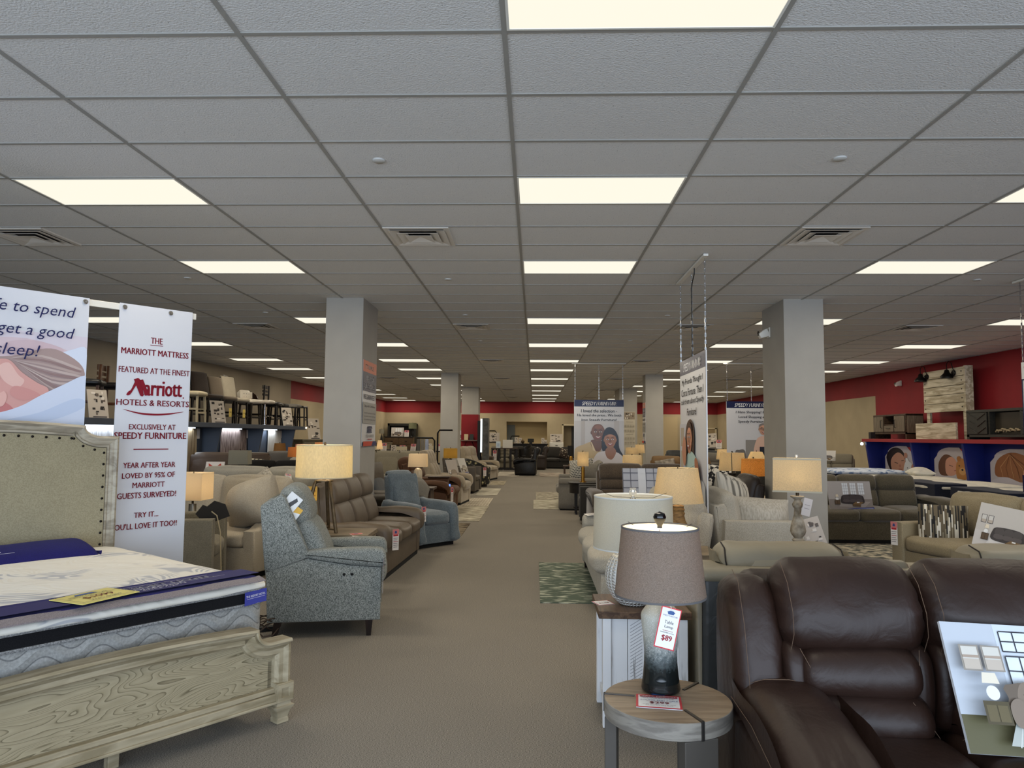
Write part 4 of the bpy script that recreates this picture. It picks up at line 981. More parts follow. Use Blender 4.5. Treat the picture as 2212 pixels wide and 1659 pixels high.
for i in range(3):
    cx = xl + 0.18 + SW * (i + 0.5); w = SW - 0.006
    g = G()
    g.prof([(0.155, 0.745), (0.10, 0.80), (0.105, 0.90), (0.165, 1.0), (0.24, 1.055), (0.31, 1.06), (0.38, 1.0), (0.40, 0.85), (0.36, 0.72), (0.24, 0.71)], w, 0.09, 'x', cx, 0.014, 7, 6, 7, 0.007, i * 5.0)
    warp(g, 0, gather(cx, w / 2, 0.10, 0.009)); hr = obj('head_cushion', g, M_BROWN, bs, 75)
    g = G(); sx = [cx - w / 2 + 0.028, cx + w / 2 - 0.028]
    for s_ in sx: g.tube([(s_, 0.118, 0.75), (s_, 0.082, 0.82), (s_, 0.09, 0.90), (s_, 0.145, 0.998), (s_, 0.225, 1.062)], 0.0012, 5)
    obj('stitching', g, M_STITCH, hr)
    g = G()
    g.prof([(0.13, 0.58), (0.05, 0.615), (0.035, 0.68), (0.075, 0.745), (0.17, 0.765), (0.25, 0.7), (0.22, 0.58)], w * 0.80, 0.06, 'x', cx, 0.012, 5, 6, 5, 0.006, i * 3.0 + 1)
    for s_ in (-1, 1): g.prof([(0.16, 0.46), (0.09, 0.50), (0.07, 0.62), (0.10, 0.74), (0.2, 0.775), (0.27, 0.7), (0.25, 0.46)], w * 0.155, 0.035, 'x', cx + s_ * w * 0.42, 0.004, 4, 5, 3, 0.004, i + s_)
    lr = obj('lumbar_cushion', g, M_BROWN, bs, 75)
    g = G()
    for s_ in (-1, 1): g.tube([(cx + s_ * w * 0.40, 0.10, 0.765), (cx + s_ * w * 0.345, 0.045, 0.69), (cx + s_ * w * 0.30, 0.05, 0.63), (cx + s_ * w * 0.285, 0.075, 0.595)], 0.0012, 5)
    obj('stitching', g, M_STITCH, lr)
    g = G()
    g.prof([(0.10, 0.44), (0.01, 0.47), (-0.01, 0.53), (0.03, 0.59), (0.13, 0.62), (0.22, 0.56), (0.2, 0.44)], w * 0.86, 0.06, 'x', cx, 0.012, 5, 6, 5, 0.005, i * 4.0 + 2)
    lw = obj('lower_back_cushion', g, M_BROWN, bs, 75)
    g = G()
    for s_ in (-1, 1): g.tube([(cx + s_ * w * 0.285, 0.03, 0.60), (cx + s_ * w * 0.34, -0.005, 0.55), (cx + s_ * w * 0.42, 0.0, 0.49), (cx + s_ * w * 0.45, 0.02, 0.465)], 0.0012, 5)
    obj('stitching', g, M_STITCH, lw)
    g = G(); g.prof([(-0.50, 0.34), (-0.52, 0.41), (-0.46, 0.465), (-0.2, 0.485), (0.1, 0.47), (0.14, 0.36), (-0.3, 0.31)], w, 0.06, 'x', cx, 0.012, 5, 5, 5, 0.004, i * 2.0)
    obj('seat_cushion', g, M_BROWN, bs, 75)
    g = G(); g.prof([(-0.50, 0.10), (-0.52, 0.2), (-0.51, 0.32), (-0.44, 0.33), (-0.43, 0.1)], w, 0.04, 'x', cx, 0.008, 4, 4, 3); obj('footrest', g, M_BROWN, bs, 70)
obj('base', G().box(-W / 2 + 0.06, W / 2 - 0.06, -0.40, 0.38, 0, 0.065), M_BLACKBASE, bs, 0)

# photo board helper: a foam board with a printed room scene, leaning back; origin at bottom centre
M_FOAM = mat('white_foam_board', (214, 216, 220), 0.6)
def board(label, loc, rz, w, h, draw, tilt=15, roll=0, group=None, th=0.008, cat='photo board', name='photo_board'):
    t = thing(name, label, cat, loc, rz, group, rx=-tilt, ry=roll)
    obj('foam_panel', G().box(-w / 2, w / 2, 0, th, 0, h), M_FOAM, t, 0)
    p = Pr(-0.0004); p.LIFT = 0.0004 if w < 0.6 else 0.0006; draw(p, w, h); p.done('printed_picture', t); return t
def big_scene(p, w, h):
    U = lambda a: -w / 2 + a * w; V_ = lambda b: b * h; D = (58, 60, 66)
    rc = lambda a, b, c, d, col: p.rect(U(a), U(b), V_(c), V_(d), col)
    rc(0, 1, 0, 1, (188, 194, 202)); rc(.25, 1, .32, 1, (204, 212, 222)); rc(0, 1, 0, .28, (96, 92, 66))
    for a in (.27, .44, .61, .78):
        for c, d, n in ((.78, .94, 2), (.40, .74, 3)):
            rc(a, a + .13, c, d, (222, 230, 238))
            for k in range(3): rc(a + .13 * k / 2 - .003, a + .13 * k / 2 + .003, c, d, D)
            for k in range(n + 1): rc(a, a + .13, c + (d - c) * k / n - .005, c + (d - c) * k / n + .005, D)
    for a in (.035, .135): rc(a, a + .09, .60, .80, (150, 142, 132)); rc(a + .008, a + .082, .612, .788, (206, 202, 192)); rc(a + .008, a + .082, .612, .69, (190, 178, 164)); rc(a + .008, a + .082, .70, .72, (168, 150, 134))
    p.shape([(U(.16), V_(.06)), (U(.95), V_(-0.0 + .02)), (U(1), V_(.22)), (U(.22), V_(.27))], (176, 180, 172))
    for k in range(6): p.line([(U(.2 + k * .12), V_(.05)), (U(.24 + k * .12), V_(.25))], .004, (206, 208, 200))
    S, S2, S3 = (132, 118, 104), (108, 96, 84), (150, 136, 120)
    p.blob([(U(.22), V_(.24)), (U(.20), V_(.40)), (U(.26), V_(.52)), (U(.95), V_(.50)), (U(1), V_(.4)), (U(1), V_(.2)), (U(.6), V_(.18))], S2)
    for a in (.25, .40, .55, .70): p.blob([(U(a), V_(.36)), (U(a + .01), V_(.50)), (U(a + .07), V_(.535)), (U(a + .14), V_(.50)), (U(a + .145), V_(.36))], S); rc(a + .02, a + .125, .43, .437, S2); p.blob([(U(a), V_(.25)), (U(a), V_(.36)), (U(a + .14), V_(.36)), (U(a + .145), V_(.24))], S3); rc(a + .005, a + .14, .19, .26, S)
    p.blob([(U(.20), V_(.20)), (U(.19), V_(.34)), (U(.23), V_(.40)), (U(.27), V_(.34)), (U(.27), V_(.19))], S)
    rc(.07, .185, .20, .37, (84, 76, 56)); rc(.08, .125, .22, .34, (104, 94, 68)); rc(.13, .175, .22, .34, (104, 94, 68)); p.oval(U(.125), V_(.43), .03 * w, .055 * h, (228, 228, 226)); p.shape([(U(.085), V_(.50)), (U(.165), V_(.50)), (U(.155), V_(.58)), (U(.095), V_(.58))], (226, 216, 196))
    p.shape([(U(.42), V_(.20)), (U(.62), V_(.17)), (U(.74), V_(.24)), (U(.54), V_(.27))], (150, 128, 92)); p.shape([(U(.42), V_(.20)), (U(.62), V_(.17)), (U(.62), V_(.06)), (U(.42), V_(.09))], (120, 102, 72)); rc(.47, .54, .23, .29, (226, 226, 224)); p.blob([(U(.60), V_(.26)), (U(.57), V_(.36)), (U(.62), V_(.42)), (U(.67), V_(.35)), (U(.64), V_(.26))], (120, 134, 104))
    p.shape([(U(.2), 0.002), (U(1), 0.002), (U(1), V_(.07)), (U(.6), V_(.05))], (44, 58, 130)); p.shape([(U(.45), 0.003), (U(.98), 0.003), (U(.98), V_(.022))], (228, 228, 232))
def room_scene(wall, floor, sofa_c, rug, dark=(70, 66, 64), win=True, blue=True, pics=True):
    """catalogue photograph of a furnished room"""
    def draw(p, w, h):
        U = lambda a: -w / 2 + a * w; V_ = lambda b: b * h
        def rc(a, b, c, d, col): p.rect(U(a), U(b), V_(c), V_(d), col)
        rc(0, 1, 0, 1, wall); rc(0, 1, 0, 0.36, floor)
        p.shape([(U(.22), V_(.10)), (U(.80), V_(.06)), (U(.95), V_(.26)), (U(.30), V_(.30))], rug)
        if win:
            for a in (.34, .52, .70):
                rc(a, a + .13, .52, .93, (226, 230, 234))
                for k in (1, 2): rc(a + .13 * k / 3 - .002, a + .13 * k / 3 + .002, .52, .93, dark)
                for k in range(1, 4): rc(a, a + .13, .52 + .41 * k / 4 - .003, .52 + .41 * k / 4 + .003, dark)
        if pics:
            for a in (.06, .17): rc(a, a + .09, .55, .74, dark); rc(a + .008, a + .082, .56, .73, (200, 196, 188)); rc(a + .008, a + .082, .56, .63, (176, 164, 150))
        d2 = tuple(int(v * .8) for v in sofa_c); d3 = tuple(min(255, int(v * 1.15)) for v in sofa_c)
        p.blob([(U(.28), V_(.22)), (U(.28), V_(.40)), (U(.34), V_(.50)), (U(.60), V_(.52)), (U(.76), V_(.48)), (U(.80), V_(.38)), (U(.78), V_(.2)), (U(.5), V_(.18))], d2)
        for a in (.33, .48, .62): p.blob([(U(a), V_(.35)), (U(a), V_(.47)), (U(a + .06), V_(.51)), (U(a + .13), V_(.47)), (U(a + .13), V_(.35))], sofa_c); p.blob([(U(a - .01), V_(.26)), (U(a), V_(.34)), (U(a + .13), V_(.34)), (U(a + .14), V_(.26)), (U(a + .06), V_(.24))], d3)
        p.oval(U(.18), V_(.36), .035 * w, .05 * h, (226, 226, 222)); p.shape([(U(.15), V_(.43)), (U(.22), V_(.43)), (U(.21), V_(.52)), (U(.16), V_(.52))], (222, 210, 186))
        rc(.12, .24, .16, .32, (72, 58, 44)); rc(.13, .175, .18, .30, (92, 74, 56)); rc(.185, .23, .18, .30, (92, 74, 56))
        p.shape([(U(.52), V_(.18)), (U(.70), V_(.16)), (U(.78), V_(.24)), (U(.60), V_(.26))], (120, 96, 66)); p.shape([(U(.52), V_(.18)), (U(.70), V_(.16)), (U(.70), V_(.08)), (U(.52), V_(.10))], (96, 76, 52))
        rc(.62, .68, .22, .25, (230, 230, 228))
        if blue: p.shape([(U(.35), 0.002), (U(1), 0.002), (U(1), V_(.06)), (U(.7), V_(.045))], (44, 58, 130)); p.shape([(U(.55), 0.004), (U(.98), 0.004), (U(.98), V_(.022))], (228, 228, 232))
    return draw
board('large catalogue photo board of a bright sofa room leaning on the brown leather sofa', (1.825, 2.53, 0.492), 0, 0.74, 0.43, big_scene, 27, 2.5, None, 0.012)

# ================================================================ ROUND END TABLE AND THE GREY TABLE LAMP
M_GREYOAK = wood('greyed_brown_oak', (126, 108, 88), (146, 128, 106), 2.2, (2, 14, 14), 0.45, 5, 0.05)
M_GREYOAKE = wood('greyed_oak_edge', (112, 106, 98), (138, 132, 122), 2.2, (3, 3, 18), 0.5, 5, 0.05)
M_GUN = mat('gunmetal_strip', (86, 82, 78), 0.35, metal=0.9)
M_TLEG = mat('grey_brown_leg_paint', (76, 71, 65), 0.5, vary=0.05, vscale=4)
rt = thing('end_table', 'round grey oak end table with inlaid metal strips beside the brown leather sofa', 'end table', (0.515, 2.865, 0), 0); rt.scale = (1, 1, 1.05)
g = G().lathe([(0, 0.462), (0.236, 0.462), (0.241, 0.465), (0.241, 0.521), (0.239, 0.523)], 64); obj('table_edge', g, M_GREYOAKE, rt, 40)
obj('table_top', G().lathe([(0.239, 0.523), (0, 0.524)], 64), M_GREYOAK, rt, 40)
for a in (170, 290, 50):
    g = G(); g.T = at(0, 0, 0, a); g.box(0.125, 0.244, -0.006, 0.006, 0.50, 0.5275); g.box(0.238, 0.2445, -0.006, 0.006, 0.462, 0.5275); obj('metal_strip', g, M_GUN, rt, 0, 0.001)
    g = G(); g.T = at(0, 0, 0, a); g.box(0.19, 0.235, -0.068, 0.068, 0.0, 0.4625); obj('leg', g, M_TLEG, rt, 0, 0.004)
def tag_print(lines, frame=(196, 50, 60)):
    def draw(p, w, h):
        p.rect(-w / 2, w / 2, 0, h, frame); b = w * 0.05; p.rect(-w / 2 + b, w / 2 - b, b, h - b, (232, 230, 226))
        for (t, a, b2, c, d, col) in lines: p.text(t, -w / 2 + a * w, -w / 2 + b2 * w, c * h, d * h, col, 0.012 if col[0] > 120 else 0.0)
    return draw
INKB = (40, 60, 120); INKK = (36, 36, 40); INKR = (170, 40, 52)
def logo(p, w, h, z, s=0.6):
    p.shape([(-.13 * w, z), (.13 * w, z), (.17 * w, z + .05 * h), (-.17 * w, z + .05 * h)], (44, 80, 140)); p.shape([(-.2 * w, z + .05 * h), (.2 * w, z + .05 * h), (.1 * w, z + .09 * h), (-.06 * w, z + .09 * h)], (44, 80, 140))
def price_tent(p, w, h):
    tag_print([('GUARANTEE', .16, .84, .70, .75, INKK), ('ROUND END TABLE', .10, .92, .535, .60, INKB), ('Guaranteed Low Price', .22, .78, .465, .495, INKR), ('$299', .30, .72, .28, .44, INKR), ('WHEN YOU FIND A LOWER PRICE', .14, .86, .20, .235, INKK), ('WE BEAT THE SALE PRICE', .2, .8, .13, .165, INKK)])(p, w, h)
    p.rect(-w * .42, w * .42, h * .76, h * .86, INKR); p.text('SALE PRICES!', -w * .36, w * .36, h * .775, h * .845, (236, 236, 232), 0.015); p.text('WE BEAT', -w * .2, w * .2, h * .87, h * .92, INKR, 0.015); logo(p, w, h, h * .925, .5)
c = thing('price_card', 'white price card with red border lying on the round oak end table', 'price card', (0.465, 2.755, 0.5525), 352, None, rx=-90)
c.scale = (1.28, 1.28, 1.28)
obj('card_stock', G().box(-0.066, 0.066, 0.0, 0.0015, 0, 0.105), M_FOAM, c, 0)
p = Pr(-0.0006); p.LIFT = 0.0003; price_tent(p, 0.132, 0.105); p.done('lettering', c)

# lamps --------------------------------------------------------------------------------------------
M_HARP = mat('lamp_harp_metal', (60, 52, 40), 0.4, metal=0.8)
def bulb_light(par, loc, power, rad=0.035, col=LAMP_ON):
    d = bpy.data.lights.new('bulb', 'POINT'); d.energy = power; d.shadow_soft_size = rad; d.color = col
    o = bpy.data.objects.new('bulb', d); COL.objects.link(o); o.parent = par; o.location = loc
def shade(par, z0, h, rb, rtp, m, rect=None, trim=None, n=40, lining=True, soft=0.0):
    """open-ended shade wall; rect=(half depth at bottom, half depth at top) gives a box shade"""
    g = G(); t = 0.0025
    if rect:
        db, dt = rect; pr = [(rb, db, z0), (rtp, dt, z0 + h)]
        vs = []
        for (a, b, z) in pr:
            for o in (0, t): vs += [(x * (a - o), y * (b - o), z) for x, y in ((-1, -1), (1, -1), (1, 1), (-1, 1))]
        fs = []
        for i in range(4):
            j = (i + 1) % 4; fs += [(i, j, 8 + j, 8 + i), (4 + j, 4 + i, 12 + i, 12 + j), (i, 4 + i, 4 + j, j), (8 + i, 8 + j, 12 + j, 12 + i)]
        g.add(vs, fs)
    else: g.lathe([(rb, z0), (rtp, z0 + h), (rtp - t, z0 + h), (rb - t, z0)], n, closed=True)
    s = obj('lamp_shade', g, m, par, 35)
    if trim:
        for (r, z, dd) in ((rb, z0, 0), (rtp, z0 + h, 1)):
            g = G()
            if rect:
                d_ = rect[dd]; e = 0.002; za, zb = z - .012 * dd, z + .012 * (1 - dd)
                g.box(-r - e, r + e, -d_ - e, -d_, za, zb); g.box(-r - e, r + e, d_, d_ + e, za, zb); g.box(-r - e, -r, -d_, d_, za, zb); g.box(r, r + e, -d_, d_, za, zb)
            else: g.lathe([(r + .001, z - 0.004), (r + .0018, z), (r + .001, z + 0.004), (r - .0035, z + 0.004), (r - .0035, z - 0.004)], n, closed=True)
            obj('shade_trim', g, trim, s, 35)
    return s
def harp(par, zb, zt, r=0.05, spider=0.0, finial='ball', fm=None, fr=0.012, fh=0.03):
    g = G(); pts = [(r * math.sin(math.pi * i / 12), 0, zb + (zt - zb) * (1 - math.cos(math.pi * i / 12)) / 2) for i in range(13)]
    g.tube([(x if i else 0.012, y, z) for i, (x, y, z) in enumerate(pts)], 0.0022, 6); g.tube([(-x if i else -0.012, y, z) for i, (x, y, z) in enumerate(pts)], 0.0022, 6)
    if spider:
        for a in (20, 140, 260): g.tube([(0, 0, zt), (0.6 * spider * math.cos(R(a)), 0.6 * spider * math.sin(R(a)), zt - 0.004), (spider * math.cos(R(a)), spider * math.sin(R(a)), zt + 0.022)], 0.0012, 5)
    h = obj('harp', g, M_HARP, par)
    g = G()
    if finial == 'bulb': g.lathe([(0.008, zt - 0.002), (0.014, zt + 0.004), (0.010, zt + 0.012), (0.011, zt + 0.022), (0.022, zt + 0.040), (0.026, zt + 0.054), (0.020, zt + 0.068), (0.0, zt + 0.076)], 20)
    elif finial == 'cup': g.lathe([(0.014, zt - 0.002), (0.008, zt + 0.006), (0.018, zt + 0.014), (0.022, zt + 0.032), (0.015, zt + 0.044), (0.02, zt + 0.054), (0.0, zt + 0.05)], 20)
    elif finial == 'cyl': g.lathe([(0.006, zt), (0.011, zt + 0.002), (0.012, zt + 0.05), (0.008, zt + 0.053), (0, zt + 0.053)], 16)
    else: g.lathe([(0.004, zt), (0.005, zt + fh * 0.3)], 10); g.ball((0, 0, zt + fh * 0.3 + fr), fr, 10)
    obj('finial', g, fm or M_HARP, par)
GLOSSBLACK = mat('gloss_black', (12, 12, 12), 0.12)
M_OMBRE = None
def ombre():
    """bubbled grey glass that darkens to smoke at the foot"""
    m = bpy.data.materials.new('ombre_bubble_glass'); k = NT(m); b = k.b
    co = k.new('ShaderNodeTexCoord'); sp = k.new('ShaderNodeSeparateXYZ'); k.link(co.outputs['Object'], sp.inputs[0])
    n = k.new('ShaderNodeTexNoise'); n.inputs['Scale'].default_value = 90; n.inputs['Detail'].default_value = 3; k.link(co.outputs['Object'], n.inputs['Vector'])
    nn = k.new('ShaderNodeMath', operation='MULTIPLY_ADD'); nn.inputs[1].default_value = 0.09; k.link(n.outputs['Fac'], nn.inputs[0]); k.link(sp.outputs[2], nn.inputs[2])
    r = k.new('ShaderNodeMapRange'); r.inputs['From Min'].default_value = 0.13; r.inputs['From Max'].default_value = 0.27; k.link(nn.outputs[0], r.inputs[0])
    cr = k.new('ShaderNodeValToRGB'); e = cr.color_ramp.elements; e[0].color = srgb(24, 28, 28); e[1].color = srgb(176, 176, 166); x = e.new(0.35); x.color = srgb(70, 78, 78); x = e.new(0.6); x.color = srgb(128, 132, 128)
    k.link(r.outputs[0], cr.inputs[0])
    v = k.new('ShaderNodeTexNoise'); v.inputs['Scale'].default_value = 260; v.inputs['Detail'].default_value = 1; k.link(co.outputs['Object'], v.inputs['Vector'])
    sr = k.new('ShaderNodeValToRGB'); sr.color_ramp.elements[0].position = 0.58; sr.color_ramp.elements[1].position = 0.68; k.link(v.outputs['Fac'], sr.inputs[0])
    zm = k.new('ShaderNodeMapRange'); zm.inputs['From Min'].default_value = 0.11; zm.inputs['From Max'].default_value = 0.19; k.link(sp.outputs[2], zm.inputs[0])
    ml = k.new('ShaderNodeMath', operation='MULTIPLY'); k.link(sr.outputs[0], ml.inputs[0]); k.link(zm.outputs[0], ml.inputs[1])
    ms = k.new('ShaderNodeMath', operation='MULTIPLY'); ms.inputs[1].default_value = 0.55; k.link(ml.outputs[0], ms.inputs[0])
    mx = k.new('ShaderNodeMix', data_type='RGBA'); k.link(ms.outputs[0], mx.inputs[0]); k.link(cr.outputs[0], mx.inputs[6]); mx.inputs[7].default_value = srgb(226, 228, 228)
    k.link(mx.outputs[2], b.inputs['Base Color'])
    rr = k.new('ShaderNodeMapRange'); rr.inputs['From Min'].default_value = 0.09; rr.inputs['From Max'].default_value = 0.14; rr.inputs['To Min'].default_value = 0.06; rr.inputs['To Max'].default_value = 0.5; k.link(sp.outputs[2], rr.inputs[0]); k.link(rr.outputs[0], b.inputs['Roughness'])
    tm = k.new('ShaderNodeMapRange'); tm.inputs['From Min'].default_value = 0.05; tm.inputs['From Max'].default_value = 0.13; tm.inputs['To Min'].default_value = 0.35; tm.inputs['To Max'].default_value = 0.0; k.link(sp.outputs[2], tm.inputs[0]); k.link(tm.outputs[0], b.inputs['Transmission Weight'])
    return m
L1 = thing('table_lamp', 'grey linen table lamp with smoky glass body on the round oak end table', 'table lamp', (0.505, 2.955, 0.551), 0)
obj('lamp_body', G().lathe([(0.0, 0.0), (0.068, 0.0), (0.076, 0.006), (0.077, 0.014), (0.070, 0.055), (0.065, 0.11), (0.064, 0.15), (0.068, 0.21), (0.075, 0.265), (0.077, 0.29), (0.073, 0.303), (0.05, 0.335), (0.026, 0.355), (0.022, 0.36), (0.022, 0.365)], 40), ombre(), L1, 60)
obj('lamp_neck', G().lathe([(0.022, 0.365), (0.024, 0.368), (0.024, 0.374), (0.012, 0.378), (0.012, 0.43), (0.016, 0.432), (0.016, 0.46), (0, 0.462)], 20), GLOSSBLACK, L1, 40)
shade(L1, 0.372, 0.265, 0.180, 0.153, shade_mat('grey_heather_linen_shade', (176, 160, 146), 0.34, 0.5, 210, (1, 1, 2.4)), None, mat('grey_shade_binding', (96, 94, 94), 0.8), 56)
obj('shade_lining', G().lathe([(0.1765, 0.374), (0.1495, 0.6355)], 56), shade_mat('white_shade_lining', (236, 226, 200), 0.03, 0.35), L1, 60)
harp(L1, 0.40, 0.625, 0.05, 0.150, 'bulb', GLOSSBLACK); bulb_light(L1, (0, 0, 0.54), 9, 0.03)
t = thing('hang_tag', 'white and red hang tag priced 89 dollars tied to the grey linen lamp', 'price tag', (0.535, 2.865, 0.892), 12, None, rx=-6, ry=16)
t.scale = (1.15, 1.15, 1.15)
obj('card_stock', G().box(-0.037, 0.037, 0, 0.001, -0.135, 0), M_FOAM, t, 0)
p = Pr(-0.0004); p.LIFT = 0.00025; p.T = at(0, 0, -0.135); tag_print([('SPEEDY FURNITURE', .14, .86, .775, .81, INKB), ('Table', .28, .72, .60, .68, INKK), ('Lamp', .32, .74, .48, .565, INKK), ('Speedy Furniture', .26, .76, .42, .445, INKR), ('GUARANTEED Low Price', .16, .84, .375, .4, INKK), ('$89', .28, .78, .18, .33, INKR)])(p, 0.074, 0.135); p.T = at(0, 0, -0.135); logo(p, 0.074, 0.135, 0.112); p.done('lettering', t)
g = G().tube([(0.0, 0.0, -0.008), (-0.008, -0.004, 0.006), (-0.014, 0.003, 0.012), (-0.004, -0.004, 0.016), (0.006, 0.002, 0.01), (0.016, -0.003, 0.014), (0.004, 0.02, 0.03), (-0.012, 0.07, 0.075)], 0.0012, 5); obj('string', g, M_WHITE, t)

# ================================================================ WHITE PLANK END TABLE AND CERAMIC LAMP
def whiteplank():
    m = bpy.data.materials.new('distressed_white_plank'); k = NT(m); b = k.b; b.inputs['Roughness'].default_value = 0.6
    co = k.new('ShaderNodeTexCoord'); mp = k.new('ShaderNodeMapping'); mp.inputs['Scale'].default_value = (14, 14, 1.2); k.link(co.outputs['Object'], mp.inputs[0])
    n = k.new('ShaderNodeTexNoise'); n.inputs['Scale'].default_value = 3; n.inputs['Detail'].default_value = 6; k.link(mp.outputs[0], n.inputs['Vector'])
    r = k.new('ShaderNodeValToRGB'); r.color_ramp.elements[0].position = 0.3; r.color_ramp.elements[0].color = srgb(120, 116, 112); r.color_ramp.elements[1].position = 0.42; r.color_ramp.elements[1].color = srgb(214, 214, 214); k.link(n.outputs['Fac'], r.inputs[0]); k.link(r.outputs[0], b.inputs['Base Color']); return m
M_PLANK = whiteplank(); M_WALNUT = wood('walnut_stain', (66, 46, 32), (98, 74, 54), 2.0, (12, 1.5, 12), 0.45, 5, 0.06)
wt = thing('end_table', 'white plank end table with dark walnut top beside the grey linen lamp', 'end table', (0.60, 4.19, 0), 0)
obj('table_top', G().box(-0.25, 0.25, -0.215, 0.225, 0.572, 0.612), M_WALNUT, wt, 0, 0.005)
g = G()
for i in range(4): x0 = -0.185 + i * 0.095; g.box(x0, x0 + 0.092, -0.185, -0.165, 0.08, 0.57)
g.box(-0.2, -0.19, -0.17, 0.18, 0.08, 0.57); g.box(0.19, 0.2, -0.17, 0.18, 0.08, 0.57); g.box(-0.19, 0.19, 0.17, 0.18, 0.08, 0.57)
obj('plank_panel', g, M_PLANK, wt, 0, 0.002)
g = G()
for k in range(26): z = 0.10 + k * 0.018; g.T = at(-0.045 , -0.1852, z, ry=-32); g.box(-0.038, 0.038, -0.0008, 0.0, 0, 0.003)
obj('chevron_grooves', g, mat('groove_grey', (150, 150, 152), 0.7), wt, 0)
for sx in (-1, 1):
    for sy in (-1, 1): obj('leg', G().cbox(sx * 0.205, sy * 0.185, 0.286, 0.045, 0.045, 0.572), M_PLANK, wt, 0, 0.003)
g = G().box(-0.21, -0.2, -0.16, 0.16, 0.07, 0.12); g.box(-0.19, 0.19, -0.195, -0.18, 0.07, 0.11); obj('apron', g, M_PLANK, wt, 0, 0.002)
def dimpled():
    m = bpy.data.materials.new('dimpled_white_ceramic'); k = NT(m); b = k.b; b.inputs['Roughness'].default_value = 0.35; b.inputs['Base Color'].default_value = srgb(205, 203, 196)
    co = k.new('ShaderNodeTexCoord'); sp = k.new('ShaderNodeSeparateXYZ'); k.link(co.outputs['Object'], sp.inputs[0])
    a = k.new('ShaderNodeMath', operation='ARCTAN2'); k.link(sp.outputs[1], a.inputs[0]); k.link(sp.outputs[0], a.inputs[1])
    a2 = k.new('ShaderNodeMath', operation='MULTIPLY'); a2.inputs[1].default_value = 30; k.link(a.outputs[0], a2.inputs[0]); a3 = k.new('ShaderNodeMath', operation='SINE'); k.link(a2.outputs[0], a3.inputs[0])
    z2 = k.new('ShaderNodeMath', operation='MULTIPLY'); z2.inputs[1].default_value = 360; k.link(sp.outputs[2], z2.inputs[0]); z3 = k.new('ShaderNodeMath', operation='SINE'); k.link(z2.outputs[0], z3.inputs[0])
    mu = k.new('ShaderNodeMath', operation='MINIMUM'); k.link(a3.outputs[0], mu.inputs[0]); k.link(z3.outputs[0], mu.inputs[1])
    bp = k.new('ShaderNodeBump'); bp.inputs['Strength'].default_value = 0.9; bp.inputs['Distance'].default_value = 0.006; k.link(mu.outputs[0], bp.inputs['Height']); k.link(bp.outputs[0], b.inputs['Normal']); return m
L2 = thing('table_lamp', 'white drum shade lamp with dimpled round ceramic body on the white plank table', 'table lamp', (0.562, 4.17, 0.612), 0)
obj('lamp_body', G().lathe([(0, 0), (0.075, 0.0), (0.085, 0.008), (0.125, 0.045), (0.152, 0.10), (0.16, 0.155), (0.152, 0.21), (0.128, 0.258), (0.085, 0.295), (0.04, 0.312), (0.03, 0.33)], 44), dimpled(), L2, 60)
obj('lamp_neck', G().lathe([(0.028, 0.33), (0.03, 0.336), (0.012, 0.345), (0.012, 0.40), (0, 0.4)], 16), M_STEEL, L2, 40)
shade(L2, 0.315, 0.285, 0.226, 0.2205, shade_mat('white_linen_shade', (206, 203, 190), 0.10, 0.45, 240), None, mat('pale_shade_binding', (196, 196, 190), 0.8), 56)
harp(L2, 0.34, 0.594, 0.05, 0.218, 'cup', mat('mercury_glass', (216, 214, 206), 0.2, metal=0.6)); bulb_light(L2, (0, 0, 0.46), 2.2, 0.03)
c = thing('price_card', 'white price card with red edge lying under the ceramic lamp', 'price card', (0.41, 4.13, 0.6125), 20, None, rx=-90)
obj('card_stock', G().box(-0.05, 0.05, 0, 0.0015, 0, 0.10), M_FOAM, c, 0); p = Pr(-0.0006); p.LIFT = .0003; tag_print([('END TABLE', .12, .88, .62, .72, INKB), ('$249', .2, .8, .3, .5, INKR)])(p, 0.10, 0.10); p.done('lettering', c)

# ================================================================ LEFT SIDE SEATING
F_TWEED = fabric('blue_grey_tweed', (82, 86, 82), (158, 160, 153), 310, 0.25, 0.05, 0.05, (1, 1, 0.45))
F_CREAM = fabric('cream_chenille', (158, 148, 130), (182, 172, 154), 220, 0.2, 0.1, 0.05)
F_CREAM2 = fabric('pale_oat_weave', (160, 154, 140), (186, 180, 166), 220, 0.2, 0.1, 0.05)
F_OLIVE = fabric('olive_grey_weave', (104, 98, 84), (130, 123, 106), 220, 0.25, 0.1, 0.06)
F_BLUE = fabric('powder_blue_velvet', (86, 96, 102), (104, 114, 120), 90, 0.1, 0.35, 0.16)
L_TAUPE = leather('taupe_leather', (92, 80, 66), 0.45, 0.1, 0.15)
L_DKTAUPE = leather('dark_taupe_leather', (74, 66, 56), 0.5, 0.1, 0.15)
L_SLATE = leather('slate_blue_leather', (52, 60, 70), 0.5, 0.1, 0.15)
L_RUST = leather('tobacco_suede', (78, 48, 24), 0.7, 0.18, 0.2)
L_BLACK = leather('black_leather', (20, 19, 19), 0.35, 0.1, 0.3)
L_ESP = leather('espresso_leather', (44, 34, 28), 0.5, 0.14, 0.3)
F_BEIGE = fabric('beige_suede', (140, 128, 108), (160, 147, 126), 120, 0.15, 0.25, 0.1)
F_DARK = fabric('charcoal_weave', (40, 38, 36), (58, 55, 51), 200, 0.2, 0.1, 0.08)
F_DKBR = fabric('dark_brown_suede', (64, 54, 44), (84, 72, 59), 120, 0.15, 0.3, 0.12)
F_GREEN = fabric('moss_brown_suede', (74, 68, 54), (92, 85, 69), 120, 0.15, 0.3, 0.1)
F_TAN = fabric('khaki_chenille', (124, 112, 88), (146, 134, 108), 200, 0.2, 0.1, 0.06)
F_GREY = fabric('mid_grey_weave', (104, 100, 92), (126, 121, 112), 200, 0.2, 0.1, 0.06)
